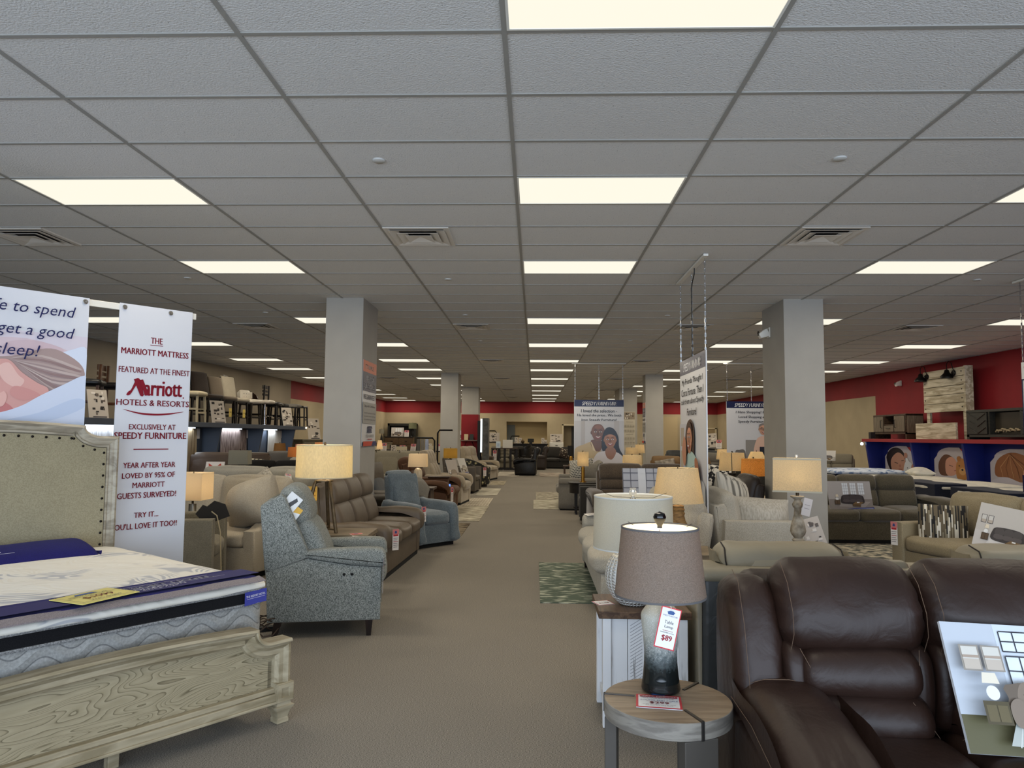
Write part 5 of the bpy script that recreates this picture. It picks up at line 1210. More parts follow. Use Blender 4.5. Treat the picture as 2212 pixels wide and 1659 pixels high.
F_BLACK = fabric('black_weave', (18, 17, 17), (28, 27, 26), 200, 0.2, 0.05, 0.05)
L_SAGE = leather('sage_grey_leather', (134, 125, 105), 0.5, 0.08, 0.2)
L_SAGEBK = leather('charcoal_leather_match', (52, 54, 54), 0.42, 0.1, 0.3)
F_STONE = fabric('stone_weave', (150, 144, 130), (176, 170, 156), 220, 0.25, 0.1, 0.05)

# push-back chair in blue-grey tweed
gc = thing('push_back_chair', 'blue grey tweed push back recliner chair with dark tapered feet beside the aisle', 'recliner chair', (-1.675, 5.936, 0), 101)
g = G(); g.prof([(-0.40, 0.125), (-0.40, 0.40), (0.38, 0.40), (0.42, 0.125)], 0.56, 0.02, 'x', 0, 0, 2, 0, 0); obj('frame', g, F_TWEED, gc, 50)
for e in (-1, 1):
    g = G(); cx = e * 0.30
    g.prof([(-0.425, 0.12), (-0.43, 0.535), (-0.2, 0.55), (0.13, 0.60), (0.44, 0.50), (0.42, 0.12)], 0.10, 0.014, 'x', cx, 0, 3, 0, 1)
    g.prof([(-0.445, 0.53), (-0.46, 0.575), (-0.45, 0.635), (-0.39, 0.668), (-0.1, 0.668), (0.08, 0.66), (0.15, 0.645), (0.14, 0.6), (0.0, 0.565), (-0.25, 0.54)], 0.125, 0.03, 'x', cx - e * 0.005, 0.003, 4, 3, 2)
    a = obj('arm', g, F_TWEED, gc, 45)
    g = G().tube([(cx + e * 0.052, y, z) for y, z in ((-0.425, 0.525), (-0.2, 0.543), (0.12, 0.60))], 0.003, 5); obj('welt', g, mat('dark_tweed_welt', (44, 48, 48), 0.9), a)  # welt cord in a darker tone than the tweed
    if e < 0:
        for y in (-0.145, -0.205):
            g = G(); g.T = at(cx - 0.0515, y, 0.475, ry=-90); g.lathe([(0, 0), (0.011, 0), (0.011, 0.005), (0.007, 0.008), (0, 0.008)], 12); obj('recline_button', g, M_BLACK_METAL, gc, 40)
g = G()
for e in (-1, 1): g.prof([(0.14, 0.60), (0.13, 0.655), (0.31, 1.06), (0.34, 1.09), (0.47, 1.02), (0.495, 0.99), (0.45, 0.52), (0.40, 0.50)], 0.07, 0.015, 'x', e * 0.315, 0, 3, 0, 1)
g.prof([(0.26, 0.45), (0.38, 1.03), (0.42, 1.06), (0.50, 1.0), (0.45, 0.45)], 0.58, 0.01, 'x', 0, 0, 2, 0, 0)
obj('back_frame', g, F_TWEED, gc, 40)
g = G(); g.prof(oval_prof(0.25, 0.985, 0.10, 0.165, 24, 14, 0.85), 0.54, 0.09, 'x', 0, 0.012, 6, 2, 5, 0.006); g.prof(oval_prof(0.12, 0.69, 0.10, 0.20, 24, 14, 0.75), 0.54, 0.06, 'x', 0, 0.012, 5, 2, 5, 0.006)
obj('back_cushion', g, F_TWEED, gc, 70)
g = G().cushion(0.51, 0.62, 0.17, 0.05, 0.02, 9, (0, -0.14, 0.46)); obj('seat_cushion', g, F_TWEED, gc, 60)
for sx in (-1, 1):
    for sy in (-0.34, 0.34): obj('leg', G().taper((sx * 0.315, sy + (0.03 if sy > 0 else -0.0), 0), (sx * 0.315, sy, 0.125), 0.034, 0.034, 0.058, 0.058), M_LEG, gc, 0)
def paper(label, loc, rot, w, h, draw, name='hang_tag', cat='price tag', group=None, curl=0.0, string=True):
    t = thing(name, label, cat, loc, rot[2], group, rx=rot[0], ry=rot[1])
    obj('card_stock', G().box(-w / 2, w / 2, 0, 0.0012, -h, 0), M_FOAM, t, 0)
    p = Pr(-0.0005); p.LIFT = 0.0004; p.T = at(0, 0, -h); draw(p, w, h); p.done('lettering', t); return t
def redtag(p, w, h):
    p.rect(-w / 2, w / 2, 0, h, (222, 216, 210)); p.rect(-w / 2, w / 2, h * .74, h, (196, 120, 118)); p.rect(-w * .4, w * .4, h * .66, h * .74, (168, 44, 54)); p.shape([(-.2 * w, h * .8), (.2 * w, h * .8), (.12 * w, h * .92), (-.12 * w, h * .92)], (52, 70, 120))
    for k in range(6): p.rect(-w * .38, w * (.38 - .1 * (k % 2)), h * (.56 - .085 * k), h * (.585 - .085 * k), (110, 104, 108) if k != 2 else (160, 50, 60))
def whitetag(p, w, h):
    p.rect(-w / 2, w / 2, 0, h, (222, 222, 220)); p.shape([(-w * .3, h * .25), (w * .1, h * .9), (w * .3, h * .8), (0, h * .15)], (52, 50, 52)); p.rect(-w * .4, w * .3, h * .05, h * .1, (150, 146, 146))
def yellowtag(p, w, h):
    p.rect(-w / 2, w / 2, 0, h, (222, 222, 218)); p.shape([(-w / 2, h), (w / 2, h), (w / 2, h * .72), (-w / 2, h * .5)], (214, 164, 40)); p.rect(-w * .35, w * .3, h * .3, h * .33, (150, 150, 160)); p.rect(-w * .35, w * .2, h * .2, h * .23, (150, 150, 160))
paper('crumpled white brochure tied over the wing of the tweed push back chair', (-1.84, 5.60, 1.075), (-6, 38, 6), 0.11, 0.17, whitetag, 'paper_brochure', 'brochure')
paper('yellow edged white tag hanging below the brochure on the tweed chair', (-1.83, 5.605, 0.985), (-6, 36, 8), 0.085, 0.13, yellowtag)
paper('white price sheet clipped to the front of the tweed chair arm', (-1.175, 5.68, 0.60), (0, 0, 101), 0.10, 0.27, redtag, 'price_sheet')
def hexprint(p, w, h): p.rect(-w / 2, w / 2, 0, h, (206, 158, 46)); p.rect(-w * .3, w * .35, h * .6, h * .75, (160, 110, 24)); p.rect(-w * .3, w * .35, h * .3, h * .4, (160, 110, 24))
paper('golden yellow tag on the near end of the taupe leather sofa back', (-2.36, 7.66, 1.0), (0, 0, 8), 0.10, 0.15, hexprint)

tso = sofa('reclining_sofa', 'taupe leather reclining sofa facing the aisle behind the tweed chair', 'sofa', (-1.93, 8.66, 0), 88, 2.0, 0.86, 1.02, 3, L_TAUPE, 'pillow', 0.2, 0.60, 0.47, 'two', None, 'plinth', None, None, 18, recl={}, detail=1)
paper('red and white price tag on the front of the taupe leather sofa arm', (-1.475, 7.74, 0.55), (0, 0, 40), 0.075, 0.22, redtag)
t = thing('end_table', 'taupe end table standing between the tweed chair and the taupe leather sofa', 'end table', (-1.9, 7.14, 0), 2)
M_TAUPEWOOD = wood('taupe_wood', (108, 96, 78), (126, 112, 92), 2, (2, 12, 12), 0.5, 5, 0.03)
obj('table_top', G().box(-0.31, 0.31, -0.27, 0.27, 0.56, 0.60), M_TAUPEWOOD, t, 0, 0.004)
obj('cabinet_body', G().box(-0.29, 0.29, -0.25, 0.25, 0.0, 0.56), M_TAUPEWOOD, t, 0, 0.004)
obj('drawer', G().box(0.29, 0.3, -0.23, 0.23, 0.36, 0.54), M_TAUPEWOOD, t, 0, 0.003)
paper('price card lying on the taupe end table under the tripod lamp', (-1.72, 6.98, 0.604), (-84, 0, 30), 0.12, 0.16, redtag, 'price_card', 'price card')
rec = sofa('recliner', 'powder blue velvet recliner chair angled towards the aisle', 'recliner chair', (-1.68, 10.42, 0), 50, 0.80, 0.92, 0.99, 1, F_BLUE, 'curve', 0.16, 0.60, 0.46, 'tight', None, 'plinth', None, None, 18, recl={}, detail=1)
paper('red and white price tag hanging on the powder blue recliner arm', (-1.475, 9.69, 0.60), (0, 0, 45), 0.075, 0.2, redtag)
# row behind the front left column
GR = 'recliners along the left aisle'
r1 = sofa('recliner', 'dark taupe leather recliner half hidden by the front left column', 'recliner chair', (-2.42, 11.5, 0), 84, 0.86, 0.95, 1.08, 1, L_SLATE, 'pillow', 0.15, 0.62, 0.47, 'tight', None, 'plinth', L_DKTAUPE, GR, 22, armfab=L_DKTAUPE, recl={})
dup(r1, (-2.42, 12.42, 0), 80, 'dark taupe and slate recliner behind the powder blue recliner', GR)
o = pillow('round grey pillow on the recliner behind the powder blue one', (-1.93, 11.85, 0.60), (90, 20, 0), 0.34, 0.34, F_GREY, 'round grey pillows on the recliners', 0.22, 1)
o = pillow('second round grey pillow, just behind the first one', (-1.98, 12.32, 0.61), (90, -10, 0), 0.34, 0.34, F_GREY, 'round grey pillows on the recliners', 0.22, 2)
t = thing('end_table', 'dark wood end table carrying the white marble lamp', 'end table', (-2.16, 13.2, 0), 0)
M_DKWOOD = wood('dark_brown_wood', (48, 34, 24), (70, 52, 38), 2, (2, 10, 10), 0.45, 5, 0.03)
obj('table_top', G().box(-0.3, 0.35, -0.26, 0.26, 0.57, 0.61), M_DKWOOD, t, 0, 0.004); obj('cabinet_body', G().box(-0.27, 0.3, -0.23, 0.23, 0.06, 0.57), M_DKWOOD, t, 0, 0.004)
for sx in (-0.24, 0.28):
    for sy in (-0.2, 0.2): obj('leg', G().cbox(sx, sy, 0.03, 0.05, 0.05, 0.06), M_DKWOOD, t, 0)
rb = sofa('reclining_loveseat', 'tobacco brown reclining loveseat with wood console and blue lit controls', 'loveseat', (-2.12, 14.85, 0), 88, 1.75, 0.98, 1.08, 2, L_RUST, 'pillow', 0.2, 0.66, 0.48, 'bucket', None, 'plinth', None, None, 20, recl={})
g = G().box(-0.11, 0.11, -0.36, 0.30, 0.56, 0.69); obj('console', g, L_RUST, rb, 0, 0.03); obj('console_top', G().box(-0.13, 0.13, -0.40, 0.05, 0.69, 0.715), M_DKWOOD, rb, 0, 0.005)
M_BLUELED = emit('blue_led', (0.08, 0.2, 1.0, 1), 3.0)
for k in range(3): obj('control_light', G().cbox(-0.80 + k * 0.04, -0.497, 0.585, 0.014, 0.02, 0.045 if k else 0.018), M_BLUELED, rb, 0)
paper('price tag on the front of the tobacco brown loveseat', (-1.60, 14.1, 0.55), (0, 0, 60), 0.08, 0.28, redtag)
lb_ = sofa('recliner', 'tall beige tufted lift recliner with photo board on its seat', 'recliner chair', (-2.02, 16.7, 0), 84, 1.12, 1.0, 1.17, 1, F_BEIGE, 'pillow', 0.2, 0.66, 0.49, 'channel', None, 'plinth', None, None, 20, recl={})
board('tall photo board standing on the seat of the beige lift recliner', (-1.82, 16.75, 0.52), 55, 0.36, 0.5, room_scene((168, 158, 148), (128, 118, 104), (140, 126, 108), (160, 150, 140), win=False, pics=False), 20)
t = thing('end_table', 'dark end table behind the beige lift recliner', 'end table', (-2.05, 18.2, 0), 0); obj('table_top', G().box(-0.28, 0.28, -0.28, 0.28, 0.57, 0.61), M_DKWOOD, t, 0, 0.004)
for sx in (-0.25, 0.25):
    for sy in (-0.25, 0.25): obj('leg', G().cbox(sx, sy, 0.285, 0.045, 0.045, 0.57), M_DKWOOD, t, 0)
obj('shelf', G().box(-0.24, 0.24, -0.24, 0.24, 0.15, 0.18), M_DKWOOD, t, 0)
board('narrow photo board leaning beside the wire base lamp', (-1.75, 18.35, 0.61), 60, 0.3, 0.4, room_scene((190, 186, 178), (150, 140, 124), (150, 140, 126), (170, 164, 156), win=False, pics=False), 22)
sofa('recliner', 'grey taupe recliner with green sides next to the floral chair', 'recliner chair', (-2.02, 20.0, 0), 84, 1.0, 0.95, 0.98, 1, L_DKTAUPE, 'track', 0.16, 0.7, 0.47, 'tight', None, 'plinth', None, None, 14, recl={})
def floral():
    m = bpy.data.materials.new('black_floral_print'); k = NT(m); b = k.b; b.inputs['Roughness'].default_value = 0.9
    co = k.new('ShaderNodeTexCoord'); v = k.new('ShaderNodeTexVoronoi'); v.inputs['Scale'].default_value = 8.5; k.link(co.outputs['Object'], v.inputs['Vector'])
    n = k.new('ShaderNodeTexNoise'); n.inputs['Scale'].default_value = 22; k.link(co.outputs['Object'], n.inputs['Vector'])
    a = k.new('ShaderNodeMath', operation='MULTIPLY_ADD'); a.inputs[1].default_value = 0.35; k.link(n.outputs['Fac'], a.inputs[0]); k.link(v.outputs['Distance'], a.inputs[2])
    r = k.new('ShaderNodeValToRGB'); r.color_ramp.interpolation = 'CONSTANT'; e = r.color_ramp.elements; e[0].color = srgb(196, 186, 140); e[1].position = 0.36; e[1].color = srgb(120, 112, 84); x = e.new(0.52); x.color = srgb(34, 33, 30)
    k.link(a.outputs[0], r.inputs[0]); k.link(r.outputs[0], b.inputs['Base Color']); return m
fl = thing('swivel_chair', 'barrel swivel chair in black and yellow floral print', 'armchair', (-1.76, 22.25, 0), 72); M_FLORAL = floral()
g = G(); g.lathe([(0.36, 0.08), (0.385, 0.12), (0.40, 0.4), (0.41, 0.56), (0.39, 0.6), (0.33, 0.6), (0.31, 0.5), (0.31, 0.3)], 30); 
g.v = [(x, y, z + (0.26 * max(0, (y + 0.15) / 0.56) if z > 0.45 else 0)) for x, y, z in g.v]; obj('barrel_back', g, M_FLORAL, fl, 50)
g = G(); g.lathe([(0.0, 0.30), (0.30, 0.30), (0.315, 0.36), (0.31, 0.44), (0.26, 0.47), (0.0, 0.48)], 30); obj('seat_cushion', g, M_FLORAL, fl, 50); obj('base', G().lathe([(0, 0), (0.30, 0), (0.31, 0.02), (0.31, 0.08), (0, 0.08)], 24), M_DARK, fl, 40)
paper('red and white price tag on the floral swivel chair', (-1.50, 21.86, 0.60), (0, 0, 30), 0.1, 0.26, redtag)
sofa('reclining_loveseat', 'pale taupe reclining loveseat beyond the floral chair', 'loveseat', (-1.95, 25.5, 0), 76, 1.7, 1.0, 1.14, 2, F_BEIGE, 'pillow', 0.2, 0.66, 0.48, 'two', None, 'plinth', None, None, 20, recl={})

# sofas left of the column
ol = sofa('armchair', 'olive grey armchair with square arm just right of the tall white banner', 'armchair', (-3.56, 7.12, 0), 104, 0.82, 0.86, 0.93, 1, F_OLIVE, 'track', 0.13, 0.74, 0.50, 'cushion', None, 'leg', None, None, 8, detail=1)
cr = sofa('sofa', 'cream sofa with sloped arm and black plinth behind the tweed chair', 'sofa', (-3.90, 8.50, 0), -18, 2.2, 0.98, 1.02, 2, F_CREAM, 'slope', 0.15, 0.60, 0.47, 'cushion', None, 'plinth', None, None, 12, detail=1)
pillow('large cream pillow leaning on the sloped arm of the cream sofa', (-3.17, 8.10, 0.78), (-16, -14, -30), 0.62, 0.50, F_CREAM, None, 0.26, 4, n=14)
fc = sofa('sofa', 'long pale oat sofa with photo board behind the cream sofa', 'sofa', (-4.05, 10.55, 0), -4, 2.3, 0.95, 1.03, 2, F_CREAM2, 'track', 0.15, 0.62, 0.46, 'cushion', None, 'plinth', None, None, 10, detail=1)
board('photo board of framed pictures leaning on the long pale oat sofa', (-4.24, 10.18, 0.50), -6, 0.42, 0.46, lambda p, w, h: (p.rect(-w / 2, w / 2, 0, h, (168, 164, 160)), p.rect(-w * .46, -w * .1, h * .25, h * .98, (112, 84, 66)), p.rect(-w * .42, -w * .14, h * .3, h * .94, (170, 160, 152)), p.rect(0, w * .2, 0, h, (148, 142, 136)), p.rect(w * .24, w * .44, 0, h, (176, 170, 166)), p.rect(-w / 2, w / 2, 0, h * .2, (96, 92, 90))), 14)
pillow('crumpled cream pillow on the right of the long pale oat sofa', (-3.35, 10.2, 0.80), (-20, 12, -10), 0.5, 0.42, F_CREAM2, None, 0.2, 8)
pillow('beaded cream pillow in the middle of the long pale oat sofa', (-3.85, 10.2, 0.79), (-16, -40, 0), 0.42, 0.42, mat('beaded_cream', (150, 142, 128), 0.9, c2=(206, 198, 182), vscale=40), None, 0.16, 9)
paper('white and rust price tag lying on the cream pillow of the oat sofa', (-3.42, 9.98, 1.0), (-60, 10, 30), 0.08, 0.14, redtag)
sofa('sofa', 'dark brown leather sofa under the blue grey display booth', 'sofa', (-6.25, 14.4, 0), 4, 2.0, 0.95, 1.12, 2, leather('brown_leather_plain', (66, 50, 38), 0.45, 0.1, 0.2), 'pillow', 0.22, 0.64, 0.47, 'tight', None, 'plinth', None, None, 14)
def redcard(p, w, h): p.rect(-w / 2, w / 2, 0, h, (222, 214, 208)); p.shape([(-w * .38, h * .08), (w * .38, h * .08), (w * .42, h * .45), (w * .3, h * .9), (w * .1, h * .7), (-w * .12, h * .72), (-w * .36, h * .9), (-w * .3, h * .5)], (184, 52, 30)); p.text('FINANCING', -w * .28, w * .28, h * .4, h * .52, (90, 24, 16)); p.text('AVAILABLE', -w * .28, w * .28, h * .24, h * .34, (90, 24, 16))
board('white card with bold red shape leaning on the dark brown leather sofa', (-6.28, 14.0, 0.70), 4, 0.36, 0.32, redcard, 20)
def stripepil():
    m = bpy.data.materials.new('curved_stripe_weave'); k = NT(m); b = k.b; b.inputs['Roughness'].default_value = 0.9
    co = k.new('ShaderNodeTexCoord'); w_ = k.new('ShaderNodeTexWave'); w_.inputs['Scale'].default_value = 4.2; w_.inputs['Distortion'].default_value = 2.5; w_.inputs['Detail'].default_value = 1; k.link(co.outputs['Object'], w_.inputs['Vector'])
    r = k.new('ShaderNodeValToRGB'); r.color_ramp.interpolation = 'CONSTANT'; e = r.color_ramp.elements; e[0].color = srgb(44, 44, 48); e[1].position = 0.25; e[1].color = srgb(190, 180, 158); x = e.new(0.5); x.color = srgb(150, 128, 70); x = e.new(0.65); x.color = srgb(196, 188, 168)
    k.link(w_.outputs['Fac'], r.inputs[0]); k.link(r.outputs[0], b.inputs['Base Color']); return m
pillow('tan and navy striped pillow on the dark brown leather sofa', (-5.55, 13.95, 0.86), (-16, 6, 6), 0.46, 0.44, stripepil(), None, 0.16, 3)
sofa('sofa', 'black sofa with long low back in front of the booth lamps', 'sofa', (-4.55, 13.2, 0), 2, 2.4, 0.95, 1.02, 3, F_BLACK, 'track', 0.2, 0.62, 0.46, 'tight', None, 'plinth', None, None, 12)
sofa('sofa', 'charcoal sofa directly behind the long pale oat sofa', 'sofa', (-4.35, 11.95, 0), 2, 2.3, 0.92, 0.94, 2, F_DARK, 'track', 0.2, 0.6, 0.46, 'cushion', None, 'plinth', None, None, 12)
pillow('grey plaid pillow on the charcoal sofa', (-4.15, 11.6, 0.78), (-16, 0, 2), 0.5, 0.4, mat('grey_plaid', (70, 68, 64), 0.9, c2=(150, 146, 136), vscale=14), None, 0.16, 6)
board('photo board at the right end of the charcoal sofa', (-3.7, 11.55, 0.56), 2, 0.5, 0.36, room_scene((176, 172, 168), (120, 112, 100), (90, 86, 82), (150, 146, 140), win=False, pics=False), 16)
sofa('recliner', 'grey leather recliner in front of the fringed throw', 'recliner chair', (-6.2, 17.6, 0), 20, 1.1, 0.95, 1.08, 1, leather('grey_leather', (66, 62, 58), 0.5, 0.1, 0.2), 'pillow', 0.2, 0.64, 0.47, 'tight', None, 'plinth', None, None, 20)
sofa('sofa', 'pale grey sofa by the chrome lamp', 'sofa', (-4.95, 16.2, 0), 0, 1.7, 0.9, 1.0, 2, F_STONE, 'track', 0.18, 0.62, 0.46, 'cushion', None, 'plinth', None, None, 12)
sofa('sofa', 'grey green sofa beyond the recliners near the dining tables', 'sofa', (-4.0, 19.2, 0), 0, 2.3, 0.95, 1.08, 3, F_OLIVE, 'pillow', 0.2, 0.64, 0.47, 'tight', None, 'plinth', None, None, 16)

# ================================================================ MIDDLE AND FAR AISLE
bk = sofa('recliner', 'black leather recliner standing sideways at the end of the aisle', 'recliner chair', (-0.33, 28.95, 0), -94, 0.86, 0.95, 1.08, 1, L_BLACK, 'pillow', 0.17, 0.66, 0.48, 'two', None, 'plinth', None, None, 22, recl={})
sofa('recliner', 'dark brown recliner just behind the black leather recliner', 'recliner chair', (0.12, 33.9, 0), -94, 0.9, 0.98, 1.05, 1, L_ESP, 'roll', 0.2, 0.66, 0.48, 'bucket', None, 'plinth', None, None, 20, recl={})
sofa('sectional_sofa', 'long dark brown sofa along the far counter', 'sofa', (-0.55, 36.2, 0), 0, 1.7, 0.95, 1.0, 2, F_DARK, 'pillow', 0.22, 0.64, 0.47, 'bucket', None, 'plinth', None, None, 14)
sofa('sofa', 'dark grey sofa with spotted pillow at the far end right of the aisle', 'sofa', (1.25, 35.4, 0), -6, 2.0, 0.95, 1.0, 2, F_DARK, 'track', 0.2, 0.62, 0.47, 'cushion', None, 'plinth', None, None, 12)
pillow('spotted brown pillow on the far dark grey sofa', (1.45, 35.0, 0.72), (-14, 14, -8), 0.5, 0.45, mat('spotted_weave', (52, 42, 36), 0.9, c2=(150, 140, 124), vscale=11, contrast=(.55, .6)), None, 0.16, 7)
sofa('armchair', 'brown suede armchair beside the light pole display', 'armchair', (-2.35, 31.5, 0), 70, 1.0, 0.95, 1.0, 1, F_DKBR, 'roll', 0.22, 0.66, 0.47, 'two', None, 'plinth', None, None, 14)
sofa('reclining_loveseat', 'taupe loveseat behind the slatted bar table', 'loveseat', (-1.65, 34.8, 0), 4, 1.3, 0.95, 1.02, 2, F_OLIVE, 'pillow', 0.22, 0.64, 0.47, 'bucket', None, 'plinth', None, None, 16)
# bar table and counter stool
bt = thing('bar_table', 'black slatted counter table with laptop sign at the end of the aisle', 'counter table', (-1.35, 32.35, 0), 4); M_BLKWOOD = wood('black_brown_wood', (22, 18, 16), (34, 28, 24), 2, (2, 10, 10), 0.45, 4, 0.02)
obj('table_top', G().box(-0.6, 0.6, -0.5, 0.5, 0.98, 1.02), M_DKWOOD, bt, 0, 0.004)
for x in (-0.52, 0.52):
    for y in (-0.42, 0.42): obj('leg', G().cbox(x, y, 0.49, 0.09, 0.09, 0.98), M_BLKWOOD, bt, 0)
for k in range(3): obj('slat', G().cbox(-0.26 + k * 0.26, -0.44, 0.53, 0.10, 0.03, 0.9), M_BLKWOOD, bt, 0)
obj('foot_rail', G().box(-0.5, 0.5, -0.46, -0.40, 0.08, 0.14), M_BLKWOOD, bt, 0)
st = thing('counter_stool', 'black curved back counter stool beside the slatted table', 'counter stool', (-0.42, 32.1, 0), -60)
g = G(); g.lathe([(0.27, 0.66), (0.29, 0.72), (0.29, 0.98), (0.26, 0.98), (0.25, 0.72)], 24); g.v = [(x, y, z + (max(0, y) * 0.7 if z > 0.9 else 0)) for x, y, z in g.v]; obj('backrest', g, L_BLACK, st, 50); obj('seat', G().cushion(0.5, 0.5, 0.12, 0.05, 0.02, 7, (0, 0, 0.68)), L_BLACK, st, 60)
for x in (-1, 1):
    for y in (-1, 1): obj('leg', G().taper((x * 0.24, y * 0.24, 0), (x * 0.17, y * 0.17, 0.63), 0.035, 0.035, 0.045, 0.045), M_BLKWOOD, st, 0)

# ================================================================ RIGHT SIDE SEATING
p1 = sofa('sofa', 'light stone fabric sofa on the right of the aisle behind the white drum lamp', 'sofa', (1.06, 7.62, 0), -90, 2.3, 1.06, 0.98, 3, F_STONE, 'roll', 0.2, 0.62, 0.49, 'cushion', None, 'leg', None, None, 14, detail=1, ends=(1, 0), crown=0.04)
pillow('light grey knit pillow on the near end of the stone fabric sofa', (1.36, 6.75, 0.76), (-18, 8, -90), 0.46, 0.46, F_GREY, None, 0.18, 5)
paper('white label sheet lying on the arm of the stone fabric sofa', (0.88, 8.66, 0.655), (-85, 0, -80), 0.2, 0.28, redtag, 'price_sheet')
t4 = sofa('sofa', 'pale oat sofa with deep pillow back standing behind the nearest hanging sign', 'sofa', (2.27, 8.28, 0), 90, 2.15, 1.0, 0.98, 2, F_CREAM2, 'track', 0.12, 0.74, 0.47, 'cushion', None, 'leg', None, None, 10, detail=1)
pillow('ribbed pale oat pillow standing against the near end of the pale oat sofa', (2.30, 7.58, 0.70), (-12, 4, 4), 0.62, 0.46, fabric('ribbed_oat', (164, 158, 145), (184, 178, 166), 60, 0.5, 0.1, 0.03, (1, 1, 0.35)), None, 0.22, 2, n=14)
pillow('white and grey striped pillow behind the pale oat sofa cushions', (2.2, 8.2, 0.92), (-14, 10, 50), 0.52, 0.42, mat('ticking_stripe', (196, 190, 176), 0.9, c2=(110, 106, 98), vscale=22, stretch=(1, 1, 0.05), contrast=(.5, .6)), None, 0.16, 3)
u = sofa('power_sofa', 'sage grey leather power sofa with padded headrests right behind the brown sofa', 'sofa', (2.03, 4.42, 0), 180, 2.3, 0.98, 0.87, 2, L_SAGE, 'track', 0.26, 0.66, 0.47, 'tight', None, 'plinth', L_SAGEBK, None, 14, recl={}, detail=1)
obj('outer_back', G().prof([(0.40, 0.08), (0.43, 0.5), (0.44, 0.80), (0.47, 0.82), (0.50, 0.78), (0.49, 0.5), (0.45, 0.08)], 2.26, 0.03, 'x', 0, 0, 3, 2, 3, 0.008), L_SAGEBK, u, 60)
obj('back_rail', G().prof([(0.20, 0.78), (0.20, 0.83), (0.24, 0.86), (0.44, 0.86), (0.5, 0.84), (0.5, 0.79), (0.4, 0.77)], 2.28, 0.03, 'x', 0, 0, 3, 2, 2), L_SAGE, u, 60)
for cx in (0.67, -0.70):
    g = G(); g.prof([(0.14, 0.84), (0.12, 0.885), (0.17, 0.945), (0.27, 0.965), (0.38, 0.945), (0.42, 0.885), (0.40, 0.835), (0.27, 0.82)], 0.72, 0.10, 'x', cx, 0.006, 6, 4, 6, 0.012, cx)
    h_ = obj('headrest', g, L_SAGE, u, 70)
    g = G()
    for e in (-1, 1): g.tube([(cx + e * 0.31, 0.41, 0.84), (cx + e * 0.322, 0.415, 0.885), (cx + e * 0.315, 0.37, 0.945), (cx + e * 0.31, 0.27, 0.963)], 0.004, 5)
    obj('zip_seam', g, M_SEAM, h_)
sofa('loveseat', 'striped grey recliner loveseat with patterned pillow on the right of the aisle', 'loveseat', (1.0, 16.25, 0), -92, 1.9, 1.0, 0.98, 2, F_GREY, 'roll', 0.24, 0.66, 0.48, 'tight', None, 'plinth', None, None, 16, recl={})
def fret():
    m = bpy.data.materials.new('grey_white_fretwork'); k = NT(m); b = k.b; b.inputs['Roughness'].default_value = 0.9
    co = k.new('ShaderNodeTexCoord'); br = k.new('ShaderNodeTexBrick'); br.inputs['Scale'].default_value = 7; br.inputs['Mortar Size'].default_value = 0.04; br.inputs['Color1'].default_value = srgb(92, 92, 88); br.inputs['Color2'].default_value = srgb(100, 100, 96); br.inputs['Mortar'].default_value = srgb(206, 200, 186)
    mp = k.new('ShaderNodeMapping'); mp.inputs['Rotation'].default_value = (R(90), 0, 0); k.link(co.outputs['Object'], mp.inputs[0]); k.link(mp.outputs[0], br.inputs['Vector']); k.link(br.outputs[0], b.inputs['Base Color']); return m
pillow('grey and white fretwork pillow on the striped grey loveseat', (1.02, 15.85, 0.80), (-12, -8, -30), 0.55, 0.5, fret(), None, 0.18, 1)
pillow('plain grey pillow beside the fretwork pillow', (1.25, 15.7, 0.76), (-14, 6, -30), 0.45, 0.42, F_GREY, None, 0.18, 2)
t = thing('end_table', 'round black end table with drum drawer carrying the tall gold lamp', 'end table', (0.98, 14.72, 0), 0)
obj('table_top', G().lathe([(0, 0.6), (0.29, 0.6), (0.30, 0.61), (0.30, 0.63), (0, 0.635)], 30), M_BLKWOOD, t, 40); obj('drum', G().lathe([(0, 0.42), (0.27, 0.42), (0.27, 0.6), (0, 0.6)], 30), M_BLKWOOD, t, 40)
for a in (45, 135, 225, 315): g = G(); g.T = at(0.2 * math.cos(R(a)), 0.2 * math.sin(R(a)), 0); g.taper((0, 0, 0), (0, 0, 0.42), 0.035, 0.035, 0.05, 0.05); obj('leg', g, M_BLKWOOD, t, 0)
obj('lower_shelf', G().lathe([(0, 0.12), (0.2, 0.12), (0.2, 0.145), (0, 0.145)], 24), M_BLKWOOD, t, 40)
sofa('armchair', 'charcoal armchair beside the round black end table', 'armchair', (1.30, 13.35, 0), -92, 0.8, 0.95, 0.9, 1, F_DARK, 'track', 0.2, 0.66, 0.46, 'tight', None, 'plinth', None, None, 12)
r3 = sofa('reclining_sofa', 'dark brown suede reclining sofa facing the entrance behind the white lamp', 'sofa', (1.83, 12.0, 0), 3, 1.9, 0.98, 1.06, 2, F_DKBR, 'pillow', 0.22, 0.68, 0.48, 'bucket', None, 'plinth', None, None, 16, recl={}, detail=1)
board('photo board of a windowed room leaning on the dark brown suede sofa', (1.72, 11.62, 0.66), 3, 0.62, 0.40, lambda p, w, h: (p.rect(-w / 2, w / 2, 0, h, (170, 172, 180)), [p.rect(-w / 2 + w * k / 5, -w / 2 + w * k / 5 + .012, 0, h, (92, 94, 104)) for k in range(5)], [p.rect(-w / 2, w / 2, h * a, h * a + .012, (92, 94, 104)) for a in (.2, .5, .8)], p.rect(-w * .1, w * .1, 0, h, (206, 208, 212))), 14)
gs = sofa('reclining_sofa', 'moss brown suede reclining sofa to the right of the front right column', 'sofa', (5.12, 11.4, 0), 2, 2.36, 0.98, 0.95, 3, F_GREEN, 'pillow', 0.26, 0.66, 0.48, 'two', None, 'plinth', None, None, 16, recl={}, detail=1)
